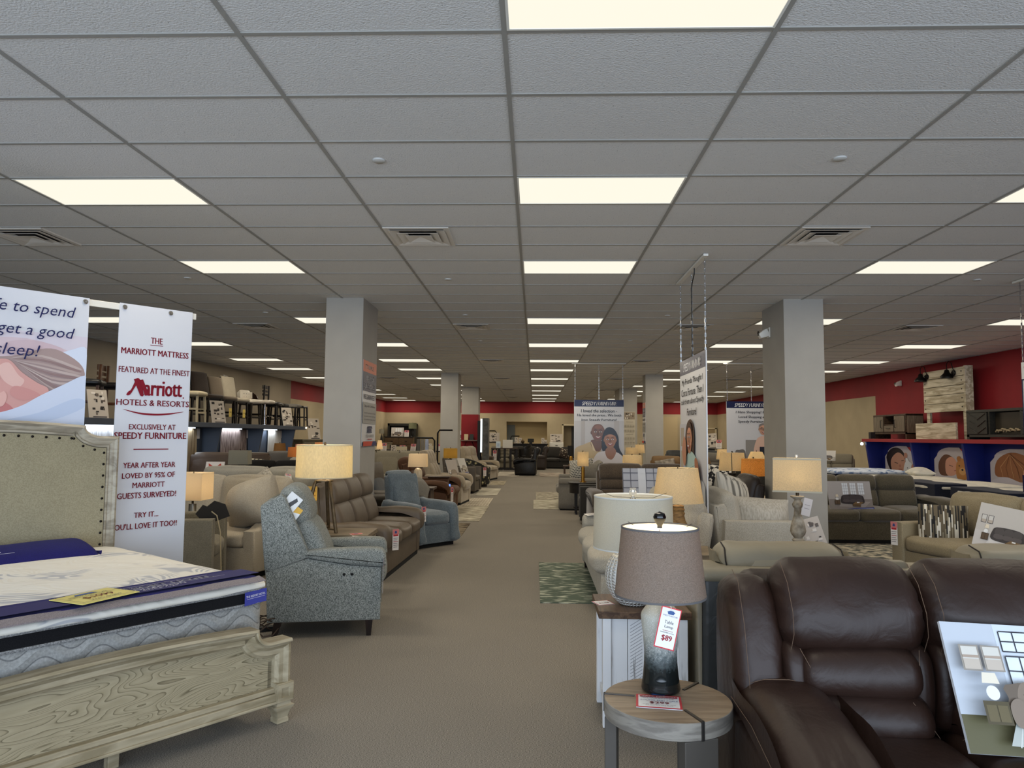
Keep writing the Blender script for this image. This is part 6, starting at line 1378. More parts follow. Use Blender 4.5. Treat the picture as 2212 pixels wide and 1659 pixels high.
board('photo board of a grey living room standing on the moss brown sofa', (4.72, 10.98, 0.505), 4, 0.66, 0.42, room_scene((176, 170, 166), (140, 132, 126), (72, 66, 66), (160, 152, 146), pics=False), 14)
tn = sofa('sofa', 'khaki chenille sofa with striped pillow near the red wall side', 'sofa', (4.80, 7.62, 0), -72, 2.0, 0.92, 0.93, 2, F_TAN, 'track', 0.16, 0.62, 0.46, 'cushion', None, 'leg', None, None, 12, detail=1)
def streak():
    m = bpy.data.materials.new('black_white_streaks'); k = NT(m); b = k.b; b.inputs['Roughness'].default_value = 0.9
    co = k.new('ShaderNodeTexCoord'); mp = k.new('ShaderNodeMapping'); mp.inputs['Scale'].default_value = (80, 1, 7); k.link(co.outputs['Object'], mp.inputs[0])
    n = k.new('ShaderNodeTexWhiteNoise', noise_dimensions='2D'); fl_ = k.new('ShaderNodeVectorMath', operation='FLOOR'); sx = k.new('ShaderNodeSeparateXYZ'); cx = k.new('ShaderNodeCombineXYZ')
    n0 = k.new('ShaderNodeTexNoise'); n0.inputs['Scale'].default_value = 3; k.link(co.outputs['Object'], n0.inputs['Vector'])
    k.link(mp.outputs[0], sx.inputs[0]); fx = k.new('ShaderNodeMath', operation='FLOOR'); k.link(sx.outputs[0], fx.inputs[0])
    ml = k.new('ShaderNodeMath', operation='MULTIPLY_ADD'); ml.inputs[1].default_value = 2.37; k.link(fx.outputs[0], ml.inputs[0]); k.link(sx.outputs[2], ml.inputs[2]); fz = k.new('ShaderNodeMath', operation='FLOOR'); k.link(ml.outputs[0], fz.inputs[0])
    k.link(fx.outputs[0], cx.inputs[0]); k.link(fz.outputs[0], cx.inputs[1]); k.link(cx.outputs[0], n.inputs['Vector'])
    r = k.new('ShaderNodeValToRGB'); r.color_ramp.interpolation = 'CONSTANT'; e = r.color_ramp.elements; e[0].color = srgb(24, 24, 26); e[1].position = 0.34; e[1].color = srgb(96, 86, 68); x = e.new(0.62); x.color = srgb(136, 128, 108); x = e.new(0.82); x.color = srgb(206, 202, 190)
    k.link(n.outputs['Value'], r.inputs[0]); k.link(r.outputs[0], b.inputs['Base Color']); return m
pillow('black white and olive streaked pillow leaning on the khaki sofa arm', (4.47, 8.12, 0.60), (-16, 0, -28), 0.47, 0.46, streak(), None, 0.16, 1, n=14)
board('photo board of a grey sofa room leaning on the khaki sofa', (4.60, 7.34, 0.46), -42, 0.52, 0.44, room_scene((190, 184, 176), (196, 190, 184), (78, 72, 70), (212, 208, 204), win=False, blue=True), 18, 10)
paper('red and white price tag on the arm of the khaki sofa', (4.06, 8.37, 0.62), (0, 0, -60), 0.08, 0.26, redtag)
sofa('chaise', 'grey green chaise sofa beside the blue mattress booth', 'sofa', (8.2, 20.4, 0), -30, 1.5, 0.95, 1.08, 2, F_OLIVE, 'pillow', 0.2, 0.66, 0.47, 'bucket', None, 'plinth', None, None, 16)
board('small photo card on the grey green chaise sofa', (7.95, 19.95, 0.95), -30, 0.4, 0.3, room_scene((190, 186, 180), (150, 146, 140), (90, 86, 84), (170, 166, 160), win=False, pics=False, blue=False), 24)
sofa('sofa', 'dark brown leather sofa glimpsed right of the nearest hanging sign', 'sofa', (2.72, 10.5, 0), -86, 0.95, 0.95, 1.0, 1, L_ESP, 'track', 0.16, 0.7, 0.47, 'cushion', None, 'plinth', None, None, 14)
sofa('sofa', 'tan suede sofa left of the nearest hanging sign, in the distance', 'sofa', (3.95, 19.6, 0), -6, 2.0, 0.95, 1.0, 2, leather('camel_suede', (112, 86, 54), 0.7, 0.12, 0.15), 'pillow', 0.22, 0.64, 0.47, 'bucket', None, 'plinth', None, None, 16)
sofa('sofa', 'dark slate leather sofa far behind the tan suede one', 'sofa', (5.6, 25.6, 0), -4, 2.3, 0.95, 1.05, 3, L_SAGEBK, 'pillow', 0.22, 0.66, 0.47, 'bucket', None, 'plinth', None, None, 16)
pillow('grey mottled pillow on the tan suede sofa', (3.45, 19.15, 0.74), (-16, -10, -6), 0.5, 0.46, mat('mottled_grey_cloth', (96, 88, 78), 0.9, c2=(150, 142, 130), vscale=9), None, 0.16, 4)
sofa('sofa', 'grey sofa with zigzag pillow behind the black urn lamp', 'sofa', (4.0, 14.4, 0), -8, 1.9, 0.95, 0.98, 2, F_DARK, 'track', 0.2, 0.64, 0.46, 'cushion', None, 'plinth', None, None, 12)
pillow('black and white zigzag pillow on the grey sofa behind the sign', (3.55, 13.95, 0.78), (-16, 8, -8), 0.5, 0.46, mat('zigzag_cloth', (30, 30, 32), 0.9, c2=(210, 206, 196), vscale=12, contrast=(.48, .52)), None, 0.16, 4)
sofa('sofa', 'grey armed sofa at the far right beneath the man on sofa sign', 'sofa', (5.7, 22.4, 0), -4, 2.2, 0.95, 1.05, 2, F_GREY, 'pillow', 0.22, 0.66, 0.47, 'two', None, 'plinth', None, None, 16)
# rugs laid on the carpet
def rugmat(nm, c, c2, sc, stretch, contrast=(.42, .58), dist=0.0):
    return mat(nm, c, 0.95, c2=c2, vscale=sc, stretch=stretch, contrast=contrast, bump=0.3, bscale=120, spec=0.1, detail=5)
def rug(label, x0, x1, y0, y1, m, group=None, rz=0, wav=0.0):
    cx, cy = (x0 + x1) / 2, (y0 + y1) / 2; g = G(); w_, d_ = (x1 - x0) / 2, (y1 - y0) / 2; n = 14; vs = []
    for i in range(n + 1):
        for j in range(n + 1):
            x, y = -w_ + 2 * w_ * i / n, -d_ + 2 * d_ * j / n; vs.append((x, y, 0.009 + wav * max(0, 1 - abs(y - 0.1) * 9)))
    k = len(vs); fs = [(i * (n + 1) + j, (i + 1) * (n + 1) + j, (i + 1) * (n + 1) + j + 1, i * (n + 1) + j + 1) for i in range(n) for j in range(n)]
    g.add(vs, fs); g.box(-w_, w_, -d_, d_, 0.0005, 0.0085)
    o = obj('rug', g, m, None, 40); tag(o, label, 'rug', group, (cx, cy, 0), rz); return o
rug('sage green abstract rug on the right edge of the aisle nearest the camera', 0.06, 0.95, 6.85, 8.98, rugmat('sage_abstract_rug', (88, 98, 86), (196, 198, 178), 5, (1.2, 5, 1), (.52, .66)), wav=0.03)
rug('cream and grey faded rug on the right of the aisle by the round black table', -0.02, 1.6, 15.52, 17.7, rugmat('cream_faded_rug', (132, 124, 106), (206, 200, 180), 4, (1, 5, 1)))
rug('dark patterned rug just beyond the cream faded rug on the right', 0.04, 1.7, 17.75, 20.2, rugmat('dark_faded_rug', (84, 76, 64), (190, 182, 162), 5, (1, 4, 1)))
rug('dark brown striped rug in front of the powder blue recliner', -1.9, -1.13, 11.1, 12.85, rugmat('brown_stripe_rug', (64, 52, 42), (150, 138, 116), 4, (1, 6, 1)))
rug('cream brushed rug on the left of the aisle by the tobacco loveseat', -1.7, -1.0, 13.2, 16.0, rugmat('cream_brushed_rug', (120, 112, 96), (206, 198, 176), 4, (1, 5, 1)))
def tilerug():
    m = bpy.data.materials.new('patchwork_rug'); k = NT(m); b = k.b; b.inputs['Roughness'].default_value = 0.95
    co = k.new('ShaderNodeTexCoord'); br = k.new('ShaderNodeTexBrick'); br.inputs['Scale'].default_value = 4; br.inputs['Mortar Size'].default_value = 0.03; br.inputs['Color1'].default_value = srgb(124, 108, 90); br.inputs['Color2'].default_value = srgb(176, 166, 146); br.inputs['Mortar'].default_value = srgb(206, 198, 178)
    k.link(co.outputs['Object'], br.inputs['Vector']); k.link(br.outputs[0], b.inputs['Base Color']); return m
rug('patchwork rug on the left of the aisle by the beige lift recliner', -1.68, -1.02, 16.05, 18.1, tilerug())
rug('pale streaky rug in front of the grey taupe recliner', -1.55, -0.98, 18.95, 21.4, rugmat('pale_streak_rug', (140, 132, 116), (206, 200, 182), 3, (1, 7, 1)))
rug('small cream bordered rug in front of the floral chair', -1.45, -0.96, 22.9, 25.0, rugmat('bordered_rug', (120, 110, 90), (180, 170, 148), 5, (1, 2, 1)))
rug('light grey rug under the slatted bar table', -1.5, -0.6, 27.9, 31.4, rugmat('light_grey_rug', (140, 132, 120), (196, 188, 172), 3, (1, 4, 1)))
rug('muted red and grey rug right of the black leather recliner', 0.2, 1.5, 28.0, 31.0, rugmat('muted_red_rug', (112, 92, 80), (186, 178, 162), 3, (1, 4, 1)))
rug('cream and slate rug in front of the moss brown sofa', 3.9, 6.0, 9.2, 10.95, rugmat('cream_slate_rug', (88, 92, 90), (196, 188, 168), 4, (2, 2, 1)))
rug('navy blue mottled rug showing under the brown leather sofa', 0.86, 2.6, 3.42, 3.86, rugmat('navy_mottled_rug', (34, 48, 84), (150, 158, 170), 8, (1, 4, 1)))

# ================================================================ LEFT DISPLAY BOOTH WITH BAR STOOLS ON TOP
M_SLATE = mat('slate_blue_paint', (62, 70, 84), 0.6, vary=0.05, vscale=3)
bo = thing('display_booth', 'slate blue display booth with slanted dividers along the left wall', 'display booth', (-7.0, 0, 0), 0)
obj('shelf_top', G().box(-1.55, 0.0, 7.5, 21.9, 1.69, 1.79), M_SLATE, bo, 0, 0.004)
obj('back_panel', G().box(-0.55, -0.5, 7.5, 21.15, 0, 1.69), M_SLATE, bo, 0)
for y in (21.1, 18.6, 16.1, 13.6, 11.1):
    obj('divider', G().poly([(-0.06, 1.69), (-0.36, 0.0), (-0.5, 0.0), (-0.5, 1.69)], -y - 0.03, -y + 0.03, 'y'), M_SLATE, bo, 0)
M_COOL = emit('cool_strip', (0.8, 0.9, 1.0, 1), 2.5)
for y in (19.8, 17.3, 14.8, 12.3):
    o = obj('strip_light', G().box(-0.45, -0.38, y - 0.7, y + 0.7, 1.66, 1.685), M_COOL, bo, 0)
    d = bpy.data.lights.new('booth_strip', 'AREA'); d.shape = 'RECTANGLE'; d.size = 0.1; d.size_y = 1.4; d.energy = 9; d.color = (0.8, 0.9, 1.0); q = bpy.data.objects.new('booth_strip', d); COL.objects.link(q); q.parent = bo; q.location = (-0.4, y, 1.655)
obj('end_bulb', G().ball((0.02, 21.86, 1.75), 0.03, 8), emit('warm_bulb', (1, 0.9, 0.7, 1), 1.5), bo)
def throw(label, y0, y1, z0, z1, c, c2, sc, fringe=False, x=-7.45):
    t = thing('hanging_throw', label, 'throw blanket', (x, (y0 + y1) / 2, 0), 90, 'throws hanging in the booth'); w_ = (y1 - y0) / 2; n = 40; vs = []
    for i in range(n + 1):
        a = -w_ + 2 * w_ * i / n
        for j in range(5):
            z = z0 + (z1 - z0) * j / 4; vs.append((a, -0.03 * abs(math.sin(i * 0.9)) * (1.2 - j / 4), z))
    g = G().add(vs, [(i * 5 + j, (i + 1) * 5 + j, (i + 1) * 5 + j + 1, i * 5 + j + 1) for i in range(n) for j in range(4)]); k = len(vs)
    g.add([(x_, y_ + 0.012, z_) for x_, y_, z_ in vs], [(i * 5 + j + 1, (i + 1) * 5 + j + 1, (i + 1) * 5 + j, i * 5 + j) for i in range(n) for j in range(4)])
    obj('cloth', g, mat('throw_' + c2[3], c, 0.9, c2=c2[:3], vscale=sc, stretch=(9, 9, 0.6)), t, 60)
    obj('hanger_bar', G().box(-w_, w_, 0.012, 0.03, z1 - 0.02, z1 + 0.02), M_BLACK_METAL, t, 0)
    obj('price_label', G().box(w_ + 0.03, w_ + 0.16, 0.0, 0.01, z1 - 0.22, z1), mat('pale_label', (200, 196, 196), 0.6), t, 0); return t
throw('beige striped throw hanging nearest the white banner', 14.25, 15.7, 0.55, 1.66, (150, 132, 104), (104, 88, 66, 'beige'), 5)
throw('brown fringed throw hanging in the middle of the booth', 16.95, 18.45, 0.6, 1.66, (78, 62, 58), (150, 134, 128, 'brown'), 7)
throw('white throw hanging at the far end of the booth', 20.0, 21.0, 0.7, 1.66, (176, 170, 162), (196, 192, 186, 'white'), 4)
throw('grey white marbled throw behind the bed headboard gap', 11.5, 13.0, 0.6, 1.66, (176, 176, 178), (120, 118, 120, 'marble'), 4)
SG = 'bar stools on the booth shelf'
def stool(label, y, seat, legc, kind, x=-7.5, rz=90, sh=0.62, h=0.98, w=0.42):
    t = thing('bar_stool', label, 'bar stool', (x, y, 1.79), rz, SG)
    if kind == 'pedestal':
        obj('base', G().lathe([(0, 0), (0.2, 0), (0.2, 0.012), (0.05, 0.03), (0, 0.03)], 24), M_CHROME, t, 40); obj('column', G().lathe([(0.03, 0.03), (0.03, 0.4), (0.02, 0.4), (0.02, sh - 0.05)], 16), M_CHROME, t, 40)
        obj('foot_ring', G().tube([(0.14 * math.cos(R(a)), -0.06 - 0.14 * math.sin(R(a)), 0.24) for a in range(0, 181, 20)] + [(-0.03, 0, 0.24)], 0.009, 6), M_CHROME, t)
        obj('seat', G().cushion(0.46, 0.42, 0.09, 0.04, 0.01, 7, (0, 0, sh)), seat, t, 60); return t
    for sx in (-1, 1):
        for sy in (-1, 1):
            hh = h if (kind in ('ladder', 'slat') and sy > 0) else sh - 0.05
            k = 0.02 if hh < h else -0.03
            obj('leg', G().taper((sx * w * 0.46, sy * w * 0.46, 0), (sx * (w * 0.46 - 0.03), sy * (w * 0.46) - sy * k * (1 if hh < h else -1) * 1.0, hh), 0.032, 0.032, 0.04, 0.04), legc, t, 0)
    for z, a in ((0.2, 1), (0.28, 0)):
        for s_ in (-1, 1): obj('rail', G().cbox(0, s_ * w * 0.44, z, w * 0.86, 0.022, 0.035) if a else G().cbox(s_ * w * 0.44, 0, z, 0.022, w * 0.86, 0.035), legc, t, 0)
    if kind == 'saddle': obj('seat', G().prof([(-0.2, sh - 0.06), (-0.22, sh), (-0.1, sh - 0.012), (0.1, sh - 0.012), (0.22, sh), (0.2, sh - 0.06)], w * 0.8, 0.02, 'y', 0, 0, 3, 3, 1), seat, t, 50)
    else: obj('seat', G().cushion(w + 0.04, w + 0.04, 0.1, 0.04, 0.015, 7, (0, 0, sh - 0.02)), seat, t, 60)
    if kind == 'parson':
        g = G(); g.prof([(0.16, sh - 0.05), (0.13, sh + 0.06), (0.22, h - 0.04), (0.26, h), (0.30, h - 0.03), (0.24, sh - 0.05)], w + 0.02, 0.05, 'x', 0, 0.006, 4, 3, 3); obj('backrest', g, seat, t, 60)
    elif kind == 'lowback':
        g = G(); g.prof([(0.16, sh + 0.04), (0.15, sh + 0.14), (0.19, sh + 0.27), (0.25, sh + 0.26), (0.24, sh + 0.04)], w, 0.1, 'x', 0, 0.006, 5, 3, 3); b_ = obj('backrest', g, seat, t, 60)
        for bx in (-0.09, 0, 0.09):
            for bz in (0.11, 0.19): obj('tuft_button', G().ball((bx, 0.148, sh + bz), 0.011, 6), mat('tuft_grey', (150, 146, 138), 0.7), b_)
    elif kind in ('ladder', 'slat'):
        if kind == 'ladder':
            for z in (h - 0.05, h - 0.16, h - 0.26): obj('back_rung', G().cbox(0, w * 0.5, z, w * 0.86, 0.02, 0.06 if z < h - 0.1 else 0.1), legc, t, 0)
        else:
            obj('top_rail', G().cbox(0, w * 0.5, h - 0.04, w * 0.86, 0.025, 0.1), legc, t, 0)
            for k in range(4): obj('back_slat', G().cbox(-w * .27 + k * w * .18, w * 0.5, (h + sh) / 2 - 0.02, 0.035, 0.016, h - sh - 0.08), legc, t, 0)
    elif kind == 'wing':
        g = G(); n = 16; vs = []
        for i in range(n + 1):
            a = math.pi * (i / n) ; xx, yy = 0.27 * math.cos(a), -0.02 + 0.27 * math.sin(a); top = sh + 0.12 + 0.22 * math.sin(a) ** 0.7
            for q, z in ((0, sh - 0.02), (0, top), (1, top), (1, sh - 0.02)): k = 1.0 if not q else 0.9; vs.append((xx * k, yy * k, z))
        g.add(vs, [(i * 4 + j, (i + 1) * 4 + j, (i + 1) * 4 + (j + 1) % 4, i * 4 + (j + 1) % 4) for i in range(n) for j in range(4)] + [(0, 1, 2, 3), (n * 4 + 3, n * 4 + 2, n * 4 + 1, n * 4)]); b_ = obj('backrest', g, seat, t, 50)
        for a in (60, 75, 90): obj('nailhead', G().ball((0.275 * math.cos(R(a)), -0.02 + 0.275 * math.sin(R(a)), sh + 0.2), 0.012, 6), M_CHROME, b_)
    return t
M_OAKBR = wood('mission_oak', (70, 44, 26), (98, 64, 40), 2, (12, 12, 1.5), 0.45, 4, 0.02); M_CREAMW = mat('antique_cream_paint', (176, 164, 136), 0.55)
F_CHOC = fabric('chocolate_weave', (50, 42, 36), (64, 54, 47), 200, 0.1, 0.1, 0.05); F_MINK = fabric('mink_weave', (88, 78, 66), (104, 93, 80), 200, 0.1, 0.1, 0.05); F_DOVE = fabric('dove_weave', (140, 132, 116), (156, 148, 132), 200, 0.1, 0.1, 0.05); M_WHITEV = mat('white_vinyl', (196, 188, 174), 0.45)
stool('mission oak slat back bar stool seen in the gap between the two banners', 11.85, L_BLACK, M_OAKBR, 'slat', rz=110, h=1.04)
stool('second mission oak bar stool behind the slat back one, black seat', 12.75, L_BLACK, M_OAKBR, 'ladder', -7.6, 100)
stool('black ladder back bar stool nearest the white banner edge', 15.55, L_BLACK, M_BLKWOOD, 'ladder', -7.6, h=1.08)
stool('antique cream backless stool in front of the black ladder back', 15.05, M_CREAMW, M_CREAMW, 'plain', -7.25)
stool('tall chocolate fabric bar chair, first of the three upholstered ones', 16.25, F_CHOC, M_BLKWOOD, 'parson', h=1.16, w=0.5, rz=75)
stool('mink brown fabric bar chair in the middle of the upholstered trio', 17.05, F_MINK, M_BLKWOOD, 'parson', h=1.12, w=0.48, rz=75)
stool('dove grey fabric bar chair, last of the upholstered trio', 17.8, F_DOVE, M_BLKWOOD, 'parson', h=1.18, w=0.48, rz=75)
stool('white button tufted low back bar stool', 18.55, M_WHITEV, M_BLKWOOD, 'lowback', -7.4, 70, h=0.95, w=0.44)
stool('white seat on a chrome adjustable pedestal beside the tufted stool', 19.15, M_WHITEV, M_CHROME, 'pedestal', -7.25)
stool('dark brown wing back bar stool with bright nailheads', 19.35, leather('oxblood_brown', (46, 26, 18), 0.35, 0.1, 0.1), M_BLKWOOD, 'wing', -7.75, 60)
stool('black tall ladder back bar stool behind the wing back stool', 19.95, L_BLACK, M_BLKWOOD, 'ladder', -7.35, h=1.12)
stool('black backless stool right after the tall black ladder back', 20.45, L_BLACK, M_BLKWOOD, 'plain', -7.5)
stool('charcoal topped backless stool behind a leaning brochure board', 20.95, F_DARK, M_BLKWOOD, 'plain', -7.5)
stool('grey cushioned backless stool third from the shelf end', 21.3, F_GREY, M_BLKWOOD, 'plain', -7.25)
stool('antique cream saddle stool second from the shelf end', 21.62, M_CREAMW, M_CREAMW, 'saddle', -7.55, w=0.4)
stool('black saddle stool at the very end of the booth shelf', 21.7, L_BLACK, M_BLKWOOD, 'saddle', -7.1, w=0.34)
def brochure(p, w, h):
    p.rect(-w / 2, w / 2, 0, h, (186, 176, 164)); rnd = random.Random(int(w * 1000 + h * 777))
    for k in range(16): a, b = rnd.uniform(-.45, .25), rnd.uniform(.08, .85); p.rect(a * w, (a + rnd.uniform(.08, .24)) * w, b * h, (b + rnd.uniform(.03, .12)) * h, rnd.choice(((60, 54, 50), (96, 86, 78), (214, 206, 196), (40, 38, 38))))
    p.rect(-w * .3, w * .4, h * .02, h * .06, (70, 66, 70))
BG = 'brochure boards on the booth shelf'
board('printed brochure board under the mission oak stools', (-7.1, 11.55, 1.79), 60, 0.32, 0.48, brochure, 14, 0, BG)
board('printed brochure board in front of the chocolate bar chair', (-7.08, 16.0, 1.79), 60, 0.36, 0.52, brochure, 14, 0, BG)
board('printed brochure board in front of the charcoal stool', (-7.06, 20.5, 1.79), 60, 0.36, 0.54, brochure, 14, 0, BG)
board('small white board at the far end of the booth shelf', (-7.3, 21.84, 1.79), 60, 0.2, 0.3, brochure, 14, 0, BG)
for y, lab in ((16.75, 'small yellow tag hanging from the mink brown bar chair'), (17.55, 'small yellow tag hanging from the dove grey bar chair')):
    paper(lab, (-7.16, y, 2.15), (0, 0, 80), 0.11, 0.2, lambda p, w, h: (p.rect(-w / 2, w / 2, 0, h, (206, 182, 90)), p.rect(-w * .3, w * .3, h * .5, h * .6, (120, 100, 50))))
# chest and canvases beyond the booth
t = thing('chest', 'weathered grey chest carrying printed boards beyond the booth', 'chest of drawers', (-7.4, 24.5, 0), 60); M_WEATH = wood('weathered_grey', (96, 90, 76), (122, 115, 98), 2, (2, 12, 12), 0.6, 4, 0.03)
obj('body', G().box(-0.9, 0.9, -0.25, 0.25, 0.05, 1.35), M_WEATH, t, 0, 0.006); obj('top', G().box(-0.95, 0.95, -0.29, 0.29, 1.35, 1.39), M_WEATH, t, 0, 0.004)
for k in range(3):
    for s_ in (-1, 1): dr = obj('drawer', G().box(s_ * 0.44 - 0.42, s_ * 0.44 + 0.42, -0.268, -0.25, 0.12 + k * 0.41, 0.48 + k * 0.41), M_WEATH, t, 0, 0.004); obj('handle', G().cbox(s_ * 0.44, -0.275, 0.3 + k * 0.41, 0.14, 0.015, 0.02), M_BLACK_METAL, dr, 0)
board('first tall brochure board on the weathered grey chest', (-7.42, 24.2, 1.39), 55, 0.5, 0.72, brochure, 12, 0, BG); board('second tall brochure board on the weathered grey chest', (-6.95, 24.8, 1.39), 55, 0.48, 0.7, brochure, 12, 0, BG)

# ================================================================ RIGHT MATTRESS BOOTH
M_BLUEW = mat('royal_blue_paint', (18, 30, 104), 0.45, vary=0.05, vscale=3); M_REDS = mat('red_shelf_paint', (134, 24, 32), 0.5)
rb_ = thing('mattress_booth', 'royal blue mattress booth with red shelf along the red wall', 'display booth', (0, 0, 0), 0)
obj('shelf_top', G().box(8.55, 9.62, 9.5, 19.2, 1.475, 1.555), M_REDS, rb_, 0, 0.004)
obj('back_panel', G().box(9.0, 9.05, 9.5, 19.15, 0, 1.475), M_BLUEW, rb_, 0)
for y in (19.1, 16.85, 14.85, 12.85, 10.85): obj('divider', G().poly([(8.6, 1.475), (8.8, 0.0), (9.0, 0.0), (9.0, 1.475)], -y - 0.04, -y + 0.04, 'y'), M_BLUEW, rb_, 0)
obj('end_light', G().ball((8.56, 19.22, 1.42), 0.04, 8), M_COOL, rb_)
def poster(label, y0, y1, draw):
    t = thing('wall_poster', label, 'poster', (8.995, (y0 + y1) / 2, 0), -90, 'sleep posters in the mattress booth'); w = y1 - y0
    pts = [(-w / 2, 0.74), (w / 2, 0.74), (w / 2, 1.0), (w * .12, 1.36)] + [(-w * .06 - 0.36 * w * math.sin(R(a)), 1.36 - 0.16 + 0.16 * math.cos(R(a))) for a in range(10, 91, 16)] + [(-w / 2, 1.12)]
    obj('poster_sheet', G().poly([(a, 0.68 + (b - 0.74) * 1.13) for a, b in pts], 0.0, 0.004, 'y'), M_FOAM, t, 0); p = Pr(-0.0045); p.LIFT = 0.0012; p.T = at(0, 0, 0.68) @ Matrix.Diagonal((1, 1, 1.13, 1)) @ at(0, 0, -0.74); p.shape(pts, (198, 192, 196)); p.shape([(w * .14, 1.34), (w / 2, 1.02), (w / 2, 1.34)], (170, 22, 34)); draw(p, w); p.done('printed_picture', t)
def kid(p, w):
    p.blob([(-.3 * w, .78), (-.46 * w, 1.1), (-.3 * w, 1.3), (-.05 * w, 1.3), (.1 * w, 1.1), (0, .85)], (38, 28, 26)); p.blob([(-.28 * w, .80), (-.32 * w, 1.05), (-.12 * w, 1.22), (.06 * w, 1.12), (.08 * w, .92), (-.05 * w, .78)], (196, 146, 122)); p.oval(.1 * w, 1.16, .05 * w, .06, (186, 134, 112))
    p.line([(-.22 * w, 1.0), (-.12 * w, .98)], .014, (50, 34, 30)); p.line([(-.02 * w, 1.04), (.05 * w, 1.05)], .012, (50, 34, 30)); p.oval(-.06 * w, .93, .03 * w, .03, (180, 124, 104)); p.line([(-.1 * w, .86), (0, .86)], .014, (150, 76, 70))
    p.blob([(.05 * w, .76), (.08 * w, 1.0), (.2 * w, 1.04), (.32 * w, .92), (.3 * w, .76)], (224, 226, 228)); p.blob([(.12 * w, .98), (.1 * w, 1.1), (.16 * w, 1.1), (.2 * w, 1.0)], (224, 226, 228)); p.oval(.15 * w, .9, .012 * w, .014, (60, 60, 60)); p.blob([(.3 * w, .76), (.26 * w, .96), (.42 * w, 1.02), (.49 * w, .9), (.49 * w, .76)], (176, 124, 104))
def babe(p, w):
    p.blob([(-.46 * w, .76), (-.3 * w, .92), (.1 * w, .9), (.48 * w, .86), (.48 * w, .76)], (206, 200, 206)); p.blob([(-.36 * w, .84), (-.38 * w, 1.06), (-.22 * w, 1.22), (-.02 * w, 1.16), (.02 * w, .95), (-.14 * w, .82)], (110, 74, 52)); p.blob([(-.2 * w, .86), (-.2 * w, 1.1), (-.05 * w, 1.18), (.08 * w, 1.06), (.08 * w, .9), (-.06 * w, .82)], (214, 158, 132)); p.line([(-.12 * w, 1.02), (-.03 * w, 1.0)], .012, (80, 54, 44)); p.line([(-.0 * w, .92), (.05 * w, .93)], .012, (160, 84, 76))
    p.blob([(.06 * w, .8), (.06 * w, 1.06), (.2 * w, 1.16), (.34 * w, 1.04), (.36 * w, .84), (.2 * w, .76)], (190, 130, 66)); p.oval(.12 * w, 1.15, .05 * w, .05, (176, 116, 56)); p.oval(.3 * w, 1.12, .05 * w, .05, (176, 116, 56)); p.oval(.2 * w, .92, .08 * w, .07, (214, 164, 102)); p.oval(.2 * w, .95, .025 * w, .02, (40, 28, 24)); p.oval(.13 * w, 1.02, .015 * w, .015, (40, 28, 24)); p.oval(.27 * w, 1.02, .015 * w, .015, (40, 28, 24)); p.text('Sleep', .3 * w, .48 * w, .8, .88, (40, 36, 40))
def lady(p, w):
    p.blob([(-.48 * w, .76), (-.2 * w, .9), (.2 * w, .88), (.48 * w, .8), (.48 * w, .75)], (206, 200, 208)); p.blob([(-.4 * w, .9), (-.36 * w, 1.16), (-.1 * w, 1.3), (.2 * w, 1.22), (.3 * w, 1.0), (.1 * w, .82), (-.16 * w, .88)], (150, 98, 62))
    for k in range(6): p.line([(-.12 * w, 1.27), (-.3 * w + k * .1 * w, 1.05), (-.26 * w + k * .1 * w, .88)], .012, ((196, 150, 104), (110, 66, 42))[k % 2])
    p.blob([(.12 * w, .86), (.14 * w, 1.06), (.28 * w, 1.1), (.36 * w, .96), (.3 * w, .84)], (216, 164, 140)); p.line([(.2 * w, .98), (.28 * w, .98)], .012, (80, 54, 44))
poster('poster of a dark haired child asleep hugging a white plush toy', 17.15, 18.88, kid); poster('poster of a baby asleep beside a brown plush bear', 15.05, 16.6, babe); poster('poster of a long haired woman asleep', 13.0, 14.6, lady)
def quilt(nm, c, c2, sc=5): return mat(nm, c, 0.85, c2=c2, vscale=sc, bump=0.5, bscale=9, dist=0.03, contrast=(.5, .6))
def dispmat(label, y, x0, top, side, runner=None, zt=0.72, w=1.5):
    t = thing('mattress', label, 'mattress', ((x0 + 8.75) / 2, y, 0), 0, 'mattresses lying in the blue booth'); L = 8.75 - x0
    obj('foundation', G().cushion(L, w, 0.36, 0.05, 0.0, 7, (0, 0, 0.20)), side, t, 60); obj('side_border', G().cushion(L + 0.01, w + 0.01, 0.26, 0.06, 0.0, 7, (0, 0, zt - 0.17)), side, t, 60); obj('pillow_top', G().cushion(L + 0.02, w + 0.02, 0.1, 0.045, 0.03, 10, (0, 0, zt - 0.04), 0.01), top, t, 60)
    if runner: obj('foot_runner', G().box(-L / 2 - 0.02, -L / 2 + 0.55, -w / 2 - 0.02, w / 2 + 0.02, zt - 0.34, zt + 0.035), runner, t, 0, 0.02)
M_QW = quilt('white_quilt', (206, 202, 190), (190, 188, 180)); M_QBL = quilt('blue_white_quilt', (196, 206, 222), (110, 132, 170), 9); M_NAVYD = fabric('midnight_cloth', (22, 26, 40), (30, 34, 50), 150, 0.1, 0.1, 0.05)
dispmat('white and blue quilted mattress, farthest one in the blue booth', 17.9, 7.0, M_QBL, M_NAVYD, None, 0.80)
dispmat('white mattress with black side in the middle of the blue booth', 15.8, 7.15, M_QW, M_BLACKBASE, None, 0.74); dispmat('white mattress with navy foot runner in the near bay of the blue booth', 13.85, 7.1, M_QW, M_BLACKBASE, M_NAVYD, 0.73); dispmat('white mattress nearest the camera in the blue booth, dark foot runner', 11.85, 7.1, M_QW, M_NAVYD, M_NAVYD, 0.72)
pillow('cream foam pillow lying on the middle booth mattress', (8.3, 15.9, 0.83), (90, 0, 80), 0.62, 0.4, M_QW, None, 0.12, 1)
